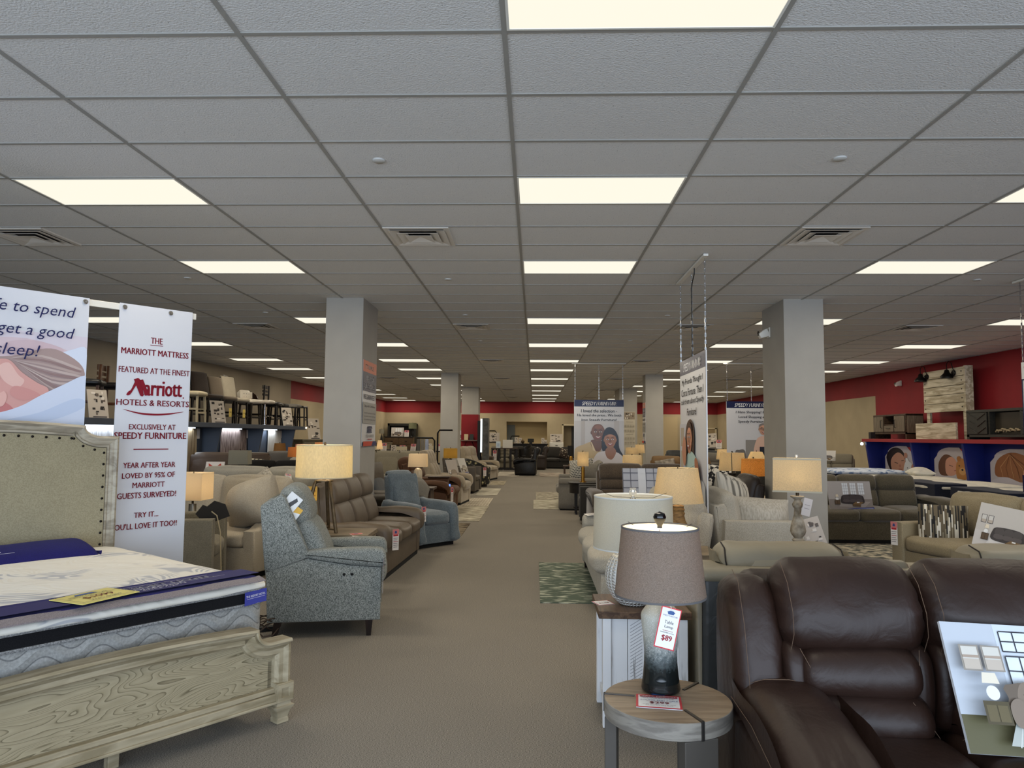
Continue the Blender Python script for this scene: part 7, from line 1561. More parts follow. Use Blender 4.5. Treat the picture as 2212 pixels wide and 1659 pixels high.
# furniture stored on the red shelf
tv = thing('media_stand', 'brown two tone media stand with bar handles on the red shelf', 'media stand', (9.05, 18.75, 1.555), -90); M_ASHW = wood('ash_brown_door', (92, 82, 68), (120, 108, 92), 2, (12, 12, 1.4), 0.5, 4, 0.02)
g = G().box(-0.85, 0.85, -0.0, 0.42, 0.12, 0.17); g.box(-0.85, 0.85, 0.0, 0.42, 0.58, 0.62); g.box(-0.85, -0.8, 0, 0.42, 0.0, 0.6); g.box(0.8, 0.85, 0, 0.42, 0.0, 0.6); g.box(-0.8, 0.8, 0.39, 0.42, 0.15, 0.6); g.box(-0.28, -0.25, 0.0, 0.4, 0.15, 0.6); g.box(0.25, 0.28, 0, 0.4, 0.15, 0.6); g.box(-0.28, 0.28, 0.0, 0.4, 0.34, 0.37); obj('carcass', g, M_DKWOOD, tv, 0)
for s_ in (-1, 1): d_ = obj('door', G().box(min(s_ * .79, s_ * .29), max(s_ * .79, s_ * .29), -0.02, 0.0, 0.18, 0.57), M_ASHW, tv, 0, 0.003); obj('handle', G().tube([(s_ * .36, -0.02, 0.28), (s_ * .36, -0.05, 0.29), (s_ * .36, -0.05, 0.47), (s_ * .36, -0.02, 0.48)], 0.008, 6), M_BLACK_METAL, d_)
d_ = obj('drawer', G().box(-0.24, 0.24, -0.02, 0.0, 0.18, 0.335), M_ASHW, tv, 0, 0.003); obj('handle', G().tube([(-.09, -0.02, 0.27), (-.09, -0.045, 0.27), (.09, -0.045, 0.27), (.09, -0.02, 0.27)], 0.007, 6), M_BLACK_METAL, d_)
obj('side_panel', G().box(0.85, 0.87, 0.02, 0.40, 0.15, 0.57), M_ASHW, tv, 0)
M_WASH = wood('whitewashed_plank', (150, 140, 116), (196, 188, 166), 1.5, (1, 8, 8), 0.6, 5, 0.03)
hbd = thing('panel_headboard', 'whitewashed plank headboard with two black lamps standing against the red wall', 'headboard', (9.33, 16.68, 1.555), -90)
for k in range(5): pk = obj('plank', G().box(-0.85, 0.80, -0.035, 0.0, 0.62 + k * 0.195, 0.805 + k * 0.195), M_WASH, hbd, 0, 0.004); [obj('bolt', G().ball((x, -0.037, 0.71 + k * 0.195), 0.014, 6), M_DARK, pk) for x in (-0.77, 0.70)]
obj('side_return', G().box(0.80, 0.86, -0.05, 0.12, 0.6, 1.60), M_WASH, hbd, 0); obj('back_board', G().box(-0.83, 0.8, 0.0, 0.03, 0.62, 1.59), M_DARK, hbd, 0)
for x in (-0.72, 0.74): obj('leg', G().cbox(x, 0.02, 0.31, 0.13, 0.05, 0.62), M_WASH, hbd, 0)
for x in (-0.80, 0.30):
    s_ = G(); s_.T = at(x, -0.12, 1.36); s_.lathe([(0.13, 0), (0.135, 0.03), (0.12, 0.06), (0.06, 0.12), (0.045, 0.18), (0.02, 0.2), (0, 0.2)], 18); q = obj('sconce_lamp', s_, M_BLACK_METAL, hbd, 50)
    obj('gooseneck', G().tube([(x, -0.12, 1.55), (x, -0.12, 1.68), (x + 0.06, -0.11, 1.74), (x + 0.12, -0.09, 1.70), (x + 0.14, -0.06, 1.56), (x + 0.14, -0.03, 1.5)], 0.009, 6), M_BLACK_METAL, q); w2 = G(); w2.T = at(x + 0.14, -0.035, 1.47, rx=90); w2.lathe([(0, 0), (0.06, 0), (0.07, 0.015), (0.06, 0.03), (0, 0.03)], 16); obj('wall_plate', w2, M_BLACK_METAL, q, 40)
o = obj('panel_footboard', G().box(-0.82, 0.8, 0, 0.05, 0, 0.36), M_WASH, None, 0, 0.005); tag(o, 'low whitewashed footboard panel standing on the red shelf', 'footboard', None, (9.0, 16.55, 1.555), -90)
fp_ = thing('fireplace_stand', 'charcoal media stand with electric fireplace on the red shelf', 'media stand', (9.0, 14.15, 1.555), -90); M_CHAR = wood('charcoal_wood', (34, 34, 30), (48, 47, 42), 2, (2, 10, 10), 0.5, 4, 0.02)
g = G().box(-1.2, 1.2, 0.0, 0.42, 0.55, 0.60); g.box(-1.2, 1.2, 0.0, 0.42, 0.05, 0.10); g.box(-1.2, -1.12, 0, 0.42, 0.0, 0.56); g.box(1.12, 1.2, 0, 0.42, 0.0, 0.56); g.box(-1.15, 1.15, 0.38, 0.42, 0.08, 0.57); g.box(-0.5, -0.45, 0.01, 0.4, 0.1, 0.55); g.box(0.45, 0.5, 0.01, 0.4, 0.1, 0.55); obj('carcass', g, M_CHAR, fp_, 0)
for s_ in (-1, 1):
    g = G().box(min(s_ * 1.11, s_ * .51), max(s_ * 1.11, s_ * .51), -0.012, 0.006, 0.11, 0.54); d_ = obj('door', g, M_CHAR, fp_, 0); g = G(); c_ = s_ * .81
    for z in (.12, .26, .40): g.tube([(c_ - .26, -0.016, z + .12), (c_, -0.016, z), (c_ + .26, -0.016, z + .12)], 0.008, 4)
    obj('chevron_strip', g, M_CHAR, d_)
fi = obj('fire_insert', G().box(-0.44, 0.44, 0.12, 0.14, 0.11, 0.53), mat('fire_glass', (42, 38, 30), 0.25), fp_, 0)
g = G(); rnd = random.Random(4)
for k in range(9): x = -0.34 + k * 0.08; g.tube([(x - .06, 0.09, 0.14 + rnd.random() * .05), (x, 0.08, 0.18 + rnd.random() * .04), (x + .07, 0.09, 0.15 + rnd.random() * .06)], [0.016, 0.02, 0.012], 6)
obj('log', g, mat('birch_log', (150, 138, 110), 0.8), fi)
o = obj('speaker_box', G().box(-0.06, 0.06, -0.06, 0.06, 0, 0.17), M_DARK, None, 0, 0.004); tag(o, 'small black box at the far end of the red shelf', 'speaker', None, (8.75, 19.05, 1.555), 0)
def camera_box(label, loc, rz):
    t = thing('security_camera', label, 'security camera', loc, rz, 'white wall security cameras'); obj('mount_plate', G().box(-0.05, 0.05, -0.015, 0, -0.07, 0.07), M_WHITE, t, 0, 0.003); g = G(); g.T = at(0, -0.015, 0, rx=20); g.prof([(0, -0.055), (-0.13, -0.04), (-0.14, 0.03), (-0.05, 0.06), (0, 0.06)], 0.1, 0.015, 'x', 0, 0, 3, 0, 1); h_ = obj('housing', g, M_WHITE, t, 40); g = G(); g.T = at(0, -0.145, -0.01, rx=90); g.lathe([(0, 0), (0.03, 0), (0.035, 0.01), (0, 0.012)], 14); obj('lens', g, M_DARK, h_)
camera_box('white camera high on the front right column', (3.27, 10.12, 3.02), -90); camera_box('white camera on the red wall above the media stand', (9.65, 19.3, 3.02), -90); camera_box('white camera high on the taupe wall above the bar stools', (-8.46, 19.3, 3.08), 90)

# ================================================================ LAMPS ACROSS THE FLOOR
S_OAT = shade_mat('oat_linen_shade', (232, 216, 182), 0.16, 0.6, 160); S_WHITE = shade_mat('ivory_shade', (240, 226, 200), 0.05, 0.6, 160); S_TAN = shade_mat('tan_shade', (150, 112, 70), 0.1, 0.45, 160); S_BURLAP = shade_mat('burlap_shade', (226, 182, 116), 0.35, 0.6, 60, (1, 1, 3)); S_GREEN = shade_mat('olive_gold_shade', (190, 160, 86), 0.06, 0.55, 160); S_PALE = shade_mat('pale_grey_shade', (176, 172, 156), 0.05, 0.5, 160); S_BLACKS = mat('black_card_shade', (16, 15, 15), 0.7)
M_BRONZE = mat('aged_bronze', (92, 78, 58), 0.45, metal=0.7, vary=0.3, vscale=14); M_GOLD = mat('brushed_gold', (190, 140, 60), 0.3, metal=1.0); M_RATTAN = mat('rattan_cane', (150, 116, 70), 0.7, c2=(104, 78, 46), vscale=30, stretch=(1, 1, 6)); M_GREYWASH = mat('grey_washed_turned_wood', (176, 166, 148), 0.7, c2=(120, 110, 94), vscale=18); M_URN = mat('black_ribbed_urn', (34, 31, 28), 0.5, bump=0.8, bscale=40, stretch=(1, 1, 3)); M_MARBLE = mat('cream_marble', (214, 202, 176), 0.35, c2=(176, 160, 134), vscale=7, stretch=(3, 3, 0.8)); M_LAMPGLASS = mat('smoked_glass_ball', (120, 120, 116), 0.1, metal=0.5)
def lamp(label, loc, body, bm, z0, h, rb, rtp, sm, rect=None, power=2.0, trim=None, finial='ball', fm=None, neck=None, rz=0, group=None, col=LAMP_ON, bz=None):
    t = thing('table_lamp', label, 'table lamp', loc, rz, group)
    if body: obj('lamp_body', G().lathe(body, 24), bm, t, 50)
    zn = body[-1][1] if body else 0
    obj('lamp_neck', G().lathe([(0.012, zn), (0.012, z0 + 0.05), (0.016, z0 + 0.05), (0.016, z0 + 0.09), (0, z0 + 0.09)], 10), neck or M_HARP, t, 40)
    shade(t, z0, h, rb, rtp, sm, rect, trim, 36); harp(t, z0 + 0.05, z0 + h - 0.005, min(0.05, rtp * .4), 0.0 if rect else rtp - 0.004, finial, fm)
    if power: bulb_light(t, (0, 0, z0 + h * (0.45 if bz is None else bz)), power, 0.03, col)
    return t
lamp('buffet lamp with ivory shade and turned grey wood stem in front of the right column', (2.0, 5.6, 0.70), [(0.07, 0), (0.075, 0.02), (0.03, 0.05), (0.045, 0.085), (0.03, 0.1), (0.05, 0.125), (0.058, 0.15), (0.05, 0.20), (0.028, 0.27), (0.024, 0.32), (0.034, 0.33), (0.04, 0.35), (0.028, 0.37), (0.022, 0.385), (0.05, 0.405), (0.052, 0.412), (0.012, 0.415)], M_GREYWASH, 0.445, 0.255, 0.172, 0.168, S_OAT, (0.11, 0.105), 2.2, mat('greige_shade_band', (168, 160, 140), 0.8), 'ball', mat('crystal_ball', (206, 204, 198), 0.08, metal=0.4), None, -20)
paper('white tag hanging from the buffet lamp', (2.055, 5.52, 1.10), (0, 14, 10), 0.07, 0.13, lambda p, w, h: (p.rect(-w / 2, w / 2, 0, h, (206, 196, 188)), p.rect(-w * .3, w * .3, h * .6, h * .63, (150, 140, 136)), p.rect(-w * .3, w * .3, h * .4, h * .43, (150, 140, 136))))
t = thing('end_table', 'small grey end table under the buffet lamp', 'end table', (2.0, 5.6, 0), 0); obj('table_top', G().box(-0.3, 0.3, -0.24, 0.24, 0.66, 0.70), M_TAUPEWOOD, t, 0, 0.004)
for x in (-.26, .26):
    for y in (-.2, .2): obj('leg', G().cbox(x, y, 0.33, 0.05, 0.05, 0.66), M_TAUPEWOOD, t, 0)
board('narrow brochure board beside the buffet lamp', (2.2, 5.72, 0.70), 8, 0.16, 0.24, brochure, 12, -14)
lamp('oat empire shade lamp with cane wrapped body behind the white drum lamp', (1.2, 6.12, 0.62), [(0.10, 0), (0.115, 0.02), (0.12, 0.08), (0.10, 0.16), (0.06, 0.24), (0.05, 0.28), (0.056, 0.30), (0.048, 0.315), (0.055, 0.33), (0.045, 0.345), (0.05, 0.36), (0.03, 0.37)], M_RATTAN, 0.39, 0.285, 0.208, 0.165, S_OAT, None, 2.4)
t = thing('end_table', 'grey end table holding the cane wrapped lamp', 'end table', (1.22, 6.1, 0), 0); obj('table_top', G().box(-0.27, 0.27, -0.25, 0.25, 0.58, 0.62), M_TAUPEWOOD, t, 0, 0.004)
for x in (-.23, .23):
    for y in (-.2, .2): obj('leg', G().cbox(x, y, 0.29, 0.05, 0.05, 0.58), M_TAUPEWOOD, t, 0)
# tripod lamp
tl = thing('tripod_lamp', 'tall tripod lamp with lit cream drum shade standing on the taupe end table', 'floor lamp', (-2.08, 7.12, 0.601), 0)
for a in (90, 215, 325):
    c_, s_ = math.cos(R(a)), math.sin(R(a)); obj('leg', G().tube([(0.20 * c_, 0.20 * s_, 0.0), (0.165 * c_, 0.165 * s_, 0.15), (0.095 * c_, 0.095 * s_, 0.46), (0.082 * c_, 0.082 * s_, 0.485), (0.03 * c_, 0.03 * s_, 0.495)], 0.018, 8), M_BRONZE, tl)
g = G()
for a in (90, 215, 325): g.tube([(0, 0, 0.03), (0.19 * math.cos(R(a)), 0.19 * math.sin(R(a)), 0.03)], 0.008, 6)
obj('stretcher', g, M_BRONZE, tl); obj('top_plate', G().lathe([(0, 0.485), (0.09, 0.487), (0.09, 0.50), (0.02, 0.51), (0.014, 0.60), (0, 0.6)], 24), M_BRONZE, tl, 40)
shade(tl, 0.53, 0.315, 0.274, 0.270, shade_mat('cream_slub_drum_shade', (242, 230, 196), 0.12, 0.6, 120, (1, 1, 0.3)), None, mat('cream_binding', (200, 190, 160), 0.8), 60); harp(tl, 0.56, 0.82, 0.05, 0.267, 'cyl', M_BRONZE); bulb_light(tl, (0, 0, 0.69), 6, 0.04)
t = thing('end_table', 'small end table tucked behind the olive grey armchair', 'end table', (-3.87, 7.86, 0), 4); obj('table_top', G().box(-0.2, 0.2, -0.2, 0.2, 0.56, 0.6), M_TAUPEWOOD, t, 0); obj('pedestal', G().box(-0.12, 0.12, -0.12, 0.12, 0, 0.56), M_TAUPEWOOD, t, 0)
lamp('square ivory shade lamp rising behind the olive grey armchair', (-3.76, 7.9, 0.601), [(0.07, 0), (0.075, 0.03), (0.04, 0.06), (0.04, 0.18)], M_STEEL, 0.225, 0.295, 0.16, 0.16, S_WHITE, (0.15, 0.15), 2.6)
def stand(label, x, y, zt, w=0.5, m=None, rz=0):
    t = thing('end_table', label, 'end table', (x, y, 0), rz); m = m or M_DKWOOD; obj('table_top', G().box(-w / 2, w / 2, -w / 2, w / 2, zt - 0.04, zt), m, t, 0, 0.003)
    for a in (-1, 1):
        for b in (-1, 1): obj('leg', G().cbox(a * (w / 2 - .04), b * (w / 2 - .04), (zt - .04) / 2, 0.045, 0.045, zt - .04), m, t, 0)
BASE = lambda r, h: [(r, 0), (r * 1.05, 0.015), (r * .5, 0.04), (r * .75, h * .4), (r * .6, h * .7), (0.015, h)]
lamp('lit ivory rectangular lamp with white marble body by the tobacco loveseat', (-2.12, 13.15, 0.61), [(0.075, 0), (0.08, 0.02), (0.078, 0.2), (0.075, 0.28), (0.055, 0.33), (0.02, 0.35)], M_MARBLE, 0.37, 0.235, 0.165, 0.155, S_WHITE, (0.12, 0.112), 2.6)
lamp('olive gold drum lamp with dark wire body in front of the second left column', (-2.12, 18.2, 0.61), None, None, 0.375, 0.245, 0.175, 0.172, S_GREEN, None, 1.6)
wl = [o for o in bpy.data.objects if o.get('label', '').startswith('olive gold drum')][0]; g = G()
for k in range(8): a = k * 45; g.tube([(r * math.cos(R(a)), r * math.sin(R(a)), z) for r, z in ((0.05, 0.0), (0.10, 0.08), (0.12, 0.16), (0.10, 0.25), (0.04, 0.33), (0.015, 0.38))], 0.005, 5)
g.lathe([(0, 0), (0.07, 0), (0.07, 0.012), (0, 0.012)], 20); obj('wire_cage', g, M_BLACK_METAL, wl)
lamp('tall gold lamp with narrow rectangular oat shade on the round black table', (0.98, 14.72, 0.635), [(0.07, 0), (0.07, 0.015), (0.035, 0.02), (0.035, 0.30), (0.012, 0.31)], M_GOLD, 0.32, 0.285, 0.108, 0.108, S_OAT, (0.09, 0.09), 2.0)
stand('dark end table hidden behind the brown suede sofa', 1.86, 13.6, 0.64); lamp('rectangular oat lamp behind the dark brown suede sofa', (1.82, 13.6, 0.641), BASE(.09, .3), M_BRONZE, 0.345, 0.225, 0.168, 0.160, S_OAT, (0.12, 0.115), 2.2)
stand('dark end table in front of the far right columns', 2.6, 19.0, 0.68); lamp('small oat lamp below the calendar sign', (2.53, 19.0, 0.681), BASE(.08, .36), M_BRONZE, 0.41, 0.185, 0.145, 0.135, S_OAT, (0.1, 0.1), 2.0)
stand('dark end table beside the second right column', 2.95, 20.3, 0.7); lamp('lit narrow lamp left of the second right column', (2.93, 20.3, 0.701), BASE(.08, .36), M_BRONZE, 0.40, 0.24, 0.14, 0.12, S_OAT, None, 2.0)
stand('black end table with the black shade lamp', 1.2, 24.0, 0.6); lamp('black drum shade lamp with bright gold body left of the couple sign', (1.2, 24.0, 0.601), [(0.08, 0), (0.085, 0.02), (0.06, 0.04), (0.06, 0.28), (0.02, 0.31)], M_GOLD, 0.325, 0.32, 0.115, 0.11, S_BLACKS, None, 1.5)
stand('end table right of the nearest hanging sign', 4.85, 18.0, 0.66); lamp('small oat lamp seen right beside the nearest hanging sign', (4.62, 17.9, 0.661), BASE(.09, .33), M_BRONZE, 0.36, 0.25, 0.17, 0.14, S_OAT, None, 2.0)
t = thing('console_table', 'pale top console table holding the urn lamp and basket lamp', 'console table', (3.42, 11.75, 0), -6); obj('table_top', G().box(-0.55, 0.6, -0.45, 0.45, 0.56, 0.60), mat('pale_oak_top', (176, 160, 132), 0.5), t, 0, 0.004); obj('cabinet_body', G().box(-0.5, 0.55, -0.4, 0.4, 0.0, 0.56), M_TAUPEWOOD, t, 0)
lamp('big black ribbed urn lamp with oat shade and dark band', (3.24, 12.0, 0.601), [(0.09, 0), (0.10, 0.015), (0.13, 0.08), (0.165, 0.16), (0.17, 0.2), (0.12, 0.27), (0.05, 0.31), (0.045, 0.33), (0.075, 0.375), (0.02, 0.38)], M_URN, 0.415, 0.29, 0.215, 0.19, S_OAT, None, 1.8, None, 'ball', M_DARK)
ul = [o for o in bpy.data.objects if o.get('label', '').startswith('big black ribbed')][0]; g = G(); g.box(-0.066, -0.054, -0.207, -0.203, 0.42, 0.70); g.v = [(x, y * (1 - 0.1 * (z - .42) / .28), z) for x, y, z in g.v]; obj('shade_stripe', g, mat('dark_green_band', (84, 88, 76), 0.8), ul, 0)
paper('pinkish white tag hanging on the big black urn lamp', (3.38, 11.78, 0.95), (0, 22, 10), 0.1, 0.2, redtag)
lamp('glowing burlap drum lamp left of the right column', (3.42, 11.45, 0.601), [(0.085, 0), (0.09, 0.02), (0.05, 0.06), (0.09, 0.14), (0.1, 0.2), (0.06, 0.28), (0.02, 0.31)], M_WHITE, 0.36, 0.265, 0.19, 0.178, S_BURLAP, None, 2.6)
board('white product card with table drawings leaning below the burlap lamp', (3.26, 11.36, 0.602), -8, 0.24, 0.27, lambda p, w, h: (p.rect(-w / 2, w / 2, 0, h, (206, 202, 202)), [(p.rect(a * w - .045, a * w + .045, b * h, b * h + .05, (110, 100, 88)), p.rect(a * w - .035, a * w + .035, b * h + .006, b * h + .038, (196, 190, 184))) for a, b in ((-.26, .72), (.24, .74), (0, .46), (-.2, .14), (.26, .2))], p.rect(-w * .1, w * .4, h * .03, h * .06, (60, 70, 140))), 16, 8)
stand('end table far behind the burlap lamp', 4.9, 16.0, 0.64); lamp('lit empire lamp peeking out behind the burlap lamp', (4.85, 16.0, 0.641), BASE(.09, .34), M_BRONZE, 0.37, 0.24, 0.19, 0.10, S_OAT, (0.17, 0.09), 2.6)
stand('end table beside the booth far bay', -6.6, 18.7, 0.62); lamp('dark tan empire lamp with chrome body in front of the white throw', (-6.65, 18.7, 0.621), [(0.06, 0), (0.09, 0.05), (0.10, 0.12), (0.07, 0.19), (0.03, 0.22), (0.04, 0.25), (0.02, 0.27)], M_CHROME, 0.455, 0.24, 0.165, 0.135, S_TAN, None, 0.8)
stand('end table behind the black sofa', -4.85, 14.9, 0.66); lamp('lit tan rectangular lamp half behind the tripod lamp shade', (-4.92, 14.9, 0.661), BASE(.09, .38), M_BRONZE, 0.42, 0.205, 0.17, 0.165, shade_mat('honey_shade', (210, 160, 104), 0.08, 0.6), (0.12, 0.12), 2.0)
stand('end table in front of the weathered chest', -5.95, 18.3, 0.7); lamp('pinkish lit lamp just above the tripod lamp shade', (-5.9, 18.3, 0.701), BASE(.09, .42), M_BRONZE, 0.47, 0.13, 0.17, 0.165, shade_mat('pink_shade', (226, 170, 150), 0.05, 0.6), (0.12, 0.12), 1.8)
stand('end table next to the one in front of the weathered chest', -5.6, 19.3, 0.72); lamp('lit peach lamp right of the pinkish one', (-5.7, 19.3, 0.721), BASE(.09, .44), M_BRONZE, 0.49, 0.13, 0.18, 0.18, shade_mat('peach_shade', (230, 184, 136), 0.05, 0.6), (0.12, 0.12), 1.8)
stand('slim table behind the charcoal sofa', -5.2, 12.75, 0.62, 0.4); lamp('unlit pale grey rectangular lamp standing above the charcoal sofa', (-5.19, 12.62, 0.621), [(0.08, 0), (0.08, 0.02), (0.02, 0.03), (0.05, 0.14), (0.03, 0.26), (0.05, 0.3), (0.015, 0.33)], mat('grey_ceramic', (150, 150, 140), 0.4), 0.395, 0.245, 0.175, 0.165, S_PALE, (0.1, 0.095), 0)
stand('end table near the dining tables', -5.6, 26.0, 0.66); lamp('slim lit ivory lamp beside the left column poster', (-5.6, 26.0, 0.661), BASE(.08, .3), M_WHITE, 0.38, 0.32, 0.115, 0.07, S_WHITE, None, 2.0)

# ================================================================ HANGING SIGNS, COLUMN POSTERS
M_SIGN = mat('gloss_sign_board', (206, 206, 206), 0.22)
PRINT_GLOSS = printmat('print_ink_gloss', 0.22)
NAVYP = (10, 18, 60)
def chain(par, x, z0, z1, y=0.0):
    g = G(); n = int((z1 - z0) / 0.035)
    for k in range(n):
        z = z0 + (z1 - z0) * (k + 0.5) / n
        if k % 2: g.box(x - 0.009, x + 0.009, y - 0.0022, y + 0.0022, z - 0.021, z + 0.021)
        else: g.box(x - 0.0022, x + 0.0022, y - 0.009, y + 0.009, z - 0.021, z + 0.021)
    obj('chain', g, M_CHROME, par, 0)
def hsign(label, loc, rz, draw, w=1.22, zt=2.44, zb=0.5, header=True, cord=False, hook=(-.48, 0, .48)):
    """big printed board hung by three chains from a ceiling bar; faces -y"""
    t = thing('hanging_sign', label, 'hanging sign', loc, rz)
    obj('sign_board', G().box(-w / 2, w / 2, 0, 0.012, zb, zt), M_SIGN, t, 0)
    obj('ceiling_bar', G().box(-w / 2 - 0.06, w / 2 + 0.06, -0.025, 0.025, CEIL - 0.03, CEIL - 0.006), M_WHITE, t, 0, 0.003)
    for k in hook: chain(t, k * w, zt - 0.01, CEIL - 0.03, 0.006)
    if cord: obj('power_cord', G().tube([(0.02, 0.0, zt), (0.022, 0.0, CEIL - 0.22), (0.05, 0.0, CEIL - 0.17), (0.16, 0.0, CEIL - 0.09), (0.17, 0.0, CEIL - 0.03)], 0.006, 6), M_DARK, t)
    p = Pr(-0.001); p.LIFT = 0.0012; p.clip = (-w / 2 + .004, w / 2 - .004, zb, zt); p.rect(-w / 2 + .004, w / 2 - .004, zb, zt, (204, 204, 206))
    if header: p.rect(-w / 2 + .004, w / 2 - .004, zt - 0.165, zt, NAVYP); p.text('SPEEDY', -w * .34, -w * .07, zt - 0.135, zt - 0.045, (226, 226, 230), 0.0, 0.2); p.text('FURNITURE', -w * .05, w * .345, zt - 0.135, zt - 0.045, (226, 226, 230), 0.014, 0.2)
    draw(p, w, zt, zb); p.done('printed_face', t, PRINT_GLOSS); return t
def hand(p, lines, w, zt, c=(34, 34, 40), h=0.078, gap=0.115, z0=0.31, ww=0.44):
    for k, (s_, f) in enumerate(lines): p.text(s_, -w * ww * f, w * ww * f, zt - z0 - k * gap, zt - z0 - k * gap + h, c, 0.008, 0.1)
def face(p, x, z, r, skin, hair, smile=True, bald=False, rot=0):
    d = tuple(int(v * .8) for v in skin); l = tuple(min(255, int(v * 1.14)) for v in skin)
    p.oval(x - r * .95, z, r * .16, r * .28, d); p.oval(x + r * .95, z, r * .16, r * .28, d)
    p.blob([(x, z - r * 1.3), (x - r * .55, z - r * 1.05), (x - r * .92, z - r * .3), (x - r * .98, z + r * .4), (x - r * .6, z + r * 1.1), (x, z + r * 1.3), (x + r * .6, z + r * 1.1), (x + r * .98, z + r * .4), (x + r * .92, z - r * .3), (x + r * .55, z - r * 1.05)], skin)
    p.oval(x + r * .05, z + r * .85, r * .55, r * .28, l)
    if not bald: p.blob([(x - r, z + r * .3), (x - r * .8, z + r * .7), (x, z + r * .95), (x + r * .8, z + r * .7), (x + r, z + r * .3), (x + r * .9, z + r * 1.1), (x, z + r * 1.42), (x - r * .9, z + r * 1.1)], hair)
    for s_ in (-1, 1): p.oval(x + s_ * r * .4, z + r * .12, r * .2, r * .1, (226, 222, 216)); p.oval(x + s_ * r * .4, z + r * .12, r * .09, r * .1, (40, 28, 24)); p.line([(x + s_ * r * .6, z + r * .36), (x + s_ * r * .4, z + r * .44), (x + s_ * r * .18, z + r * .38)], r * .08, (44, 30, 26))
    p.blob([(x, z + r * .1), (x - r * .2, z - r * .28), (x, z - r * .34), (x + r * .2, z - r * .28)], d)
    p.blob([(x - r * .45, z - r * .5), (x, z - r * .6), (x + r * .45, z - r * .5), (x + r * .2, z - r * .85), (x - r * .2, z - r * .85)], (150, 70, 66)); p.blob([(x - r * .36, z - r * .54), (x, z - r * .62), (x + r * .36, z - r * .54), (x, z - r * .74)], (236, 232, 226))
def couple(p, w, zt, zb):
    hand(p, [('I loved the selection -', .82), ('He loved the price.. We both', 1.0), ('love Speedy Furniture!', .8)], w, zt); p.T = at(0, 0, 0.1)
    p.rect(-w * .49, w * .49, zb, zt - .62, (192, 190, 190)); p.rect(-w * .36, -w * .28, 1.2, zt - .62, (178, 172, 168)); p.rect(w * .3, w * .4, 1.2, zt - .62, (182, 176, 172))
    p.blob([(-w * .5, .62), (-w * .49, 1.12), (-w * .3, 1.26), (-w * .14, 1.32), (w * .02, 1.2), (w * .06, .62)], (190, 168, 128)); p.blob([(-w * .16, 1.36), (-w * .12, 1.14), (w * .02, 1.1), (w * .06, 1.34)], (112, 76, 56)); p.shape([(-w * .17, 1.34), (-w * .12, 1.12), (-w * .06, 1.08), (-w * .14, 1.3)], (214, 196, 158))
    face(p, -w * .02, 1.55, .165, (122, 82, 60), (30, 22, 20), bald=True)
    p.blob([(w * .07, 1.10), (w * .06, 1.42), (w * .14, 1.66), (w * .28, 1.66), (w * .38, 1.46), (w * .40, 1.18), (w * .49, .96), (w * .4, .92), (w * .22, 1.0)], (28, 24, 24))
    p.blob([(-w * .12, .66), (-w * .06, 1.02), (w * .12, 1.10), (w * .34, 1.08), (w * .49, .92), (w * .49, .62)], (206, 200, 200)); p.blob([(w * .12, 1.1), (w * .16, .94), (w * .26, .9), (w * .34, 1.08), (w * .28, 1.2), (w * .18, 1.2)], (150, 106, 80)); face(p, w * .22, 1.37, .15, (160, 112, 82), (28, 24, 24))
    p.rect(-w * .49, w * .49, zb, .78, (196, 196, 196)); p.blob([(w * .2, zb + .02), (w * .24, .74), (w * .34, .79), (w * .46, .72), (w * .48, zb + .02)], (104, 74, 52))
def friends(p, w, zt, zb):
    hand(p, [('My Friends Thought I', .92), ('Cost a Fortune. Then I', .96), ('told them about Speedy', 1.0), ('Furniture!', .42)], w, zt, h=0.078, gap=0.11, z0=0.30); p.T = at(0, 0, 0.2); p.clip = (-w / 2 + .004, w / 2 - .004, zb, zt - .25)
    p.rect(-w * .49, -w * .2, .95, 1.5, (190, 190, 196)); p.rect(-w * .44, -w * .3, 1.25, 1.46, (170, 158, 140)); p.rect(-w * .44, -w * .3, 1.0, 1.2, (176, 164, 146)); p.blob([(-w * .3, .6), (-w * .3, 1.2), (-w * .1, 1.24), (0, .6)], (176, 186, 214)); p.blob([(w * .1, .62), (w * .2, .9), (w * .49, .86), (w * .49, zb), (w * .1, zb)], (188, 190, 192))
    p.blob([(-w * .22, .96), (-w * .24, 1.3), (-w * .16, 1.5), (w * .02, 1.54), (w * .12, 1.4), (w * .1, 1.1), (0, .92)], (52, 34, 28)); p.blob([(-w * .3, .72), (-w * .22, 1.08), (-w * .05, 1.2), (w * .18, 1.14), (w * .3, .92), (w * .24, .62), (-w * .1, .56)], (176, 200, 192)); face(p, -w * .05, 1.34, .125, (186, 130, 102), (52, 34, 28))
    p.blob([(-w * .22, 1.04), (-w * .3, 1.2), (-w * .22, 1.36), (-w * .14, 1.3), (-w * .14, 1.1)], (186, 128, 100)); p.blob([(w * .2, 1.12), (w * .32, 1.1), (w * .38, .86), (w * .28, .72), (0, .66), (0, .74), (w * .22, .84)], (164, 106, 78)); p.blob([(-w * .16, .62), (w * .2, .64), (w * .3, .4 + zb * .4), (w * .1, zb + .02), (-w * .08, zb + .02)], (88, 96, 150))
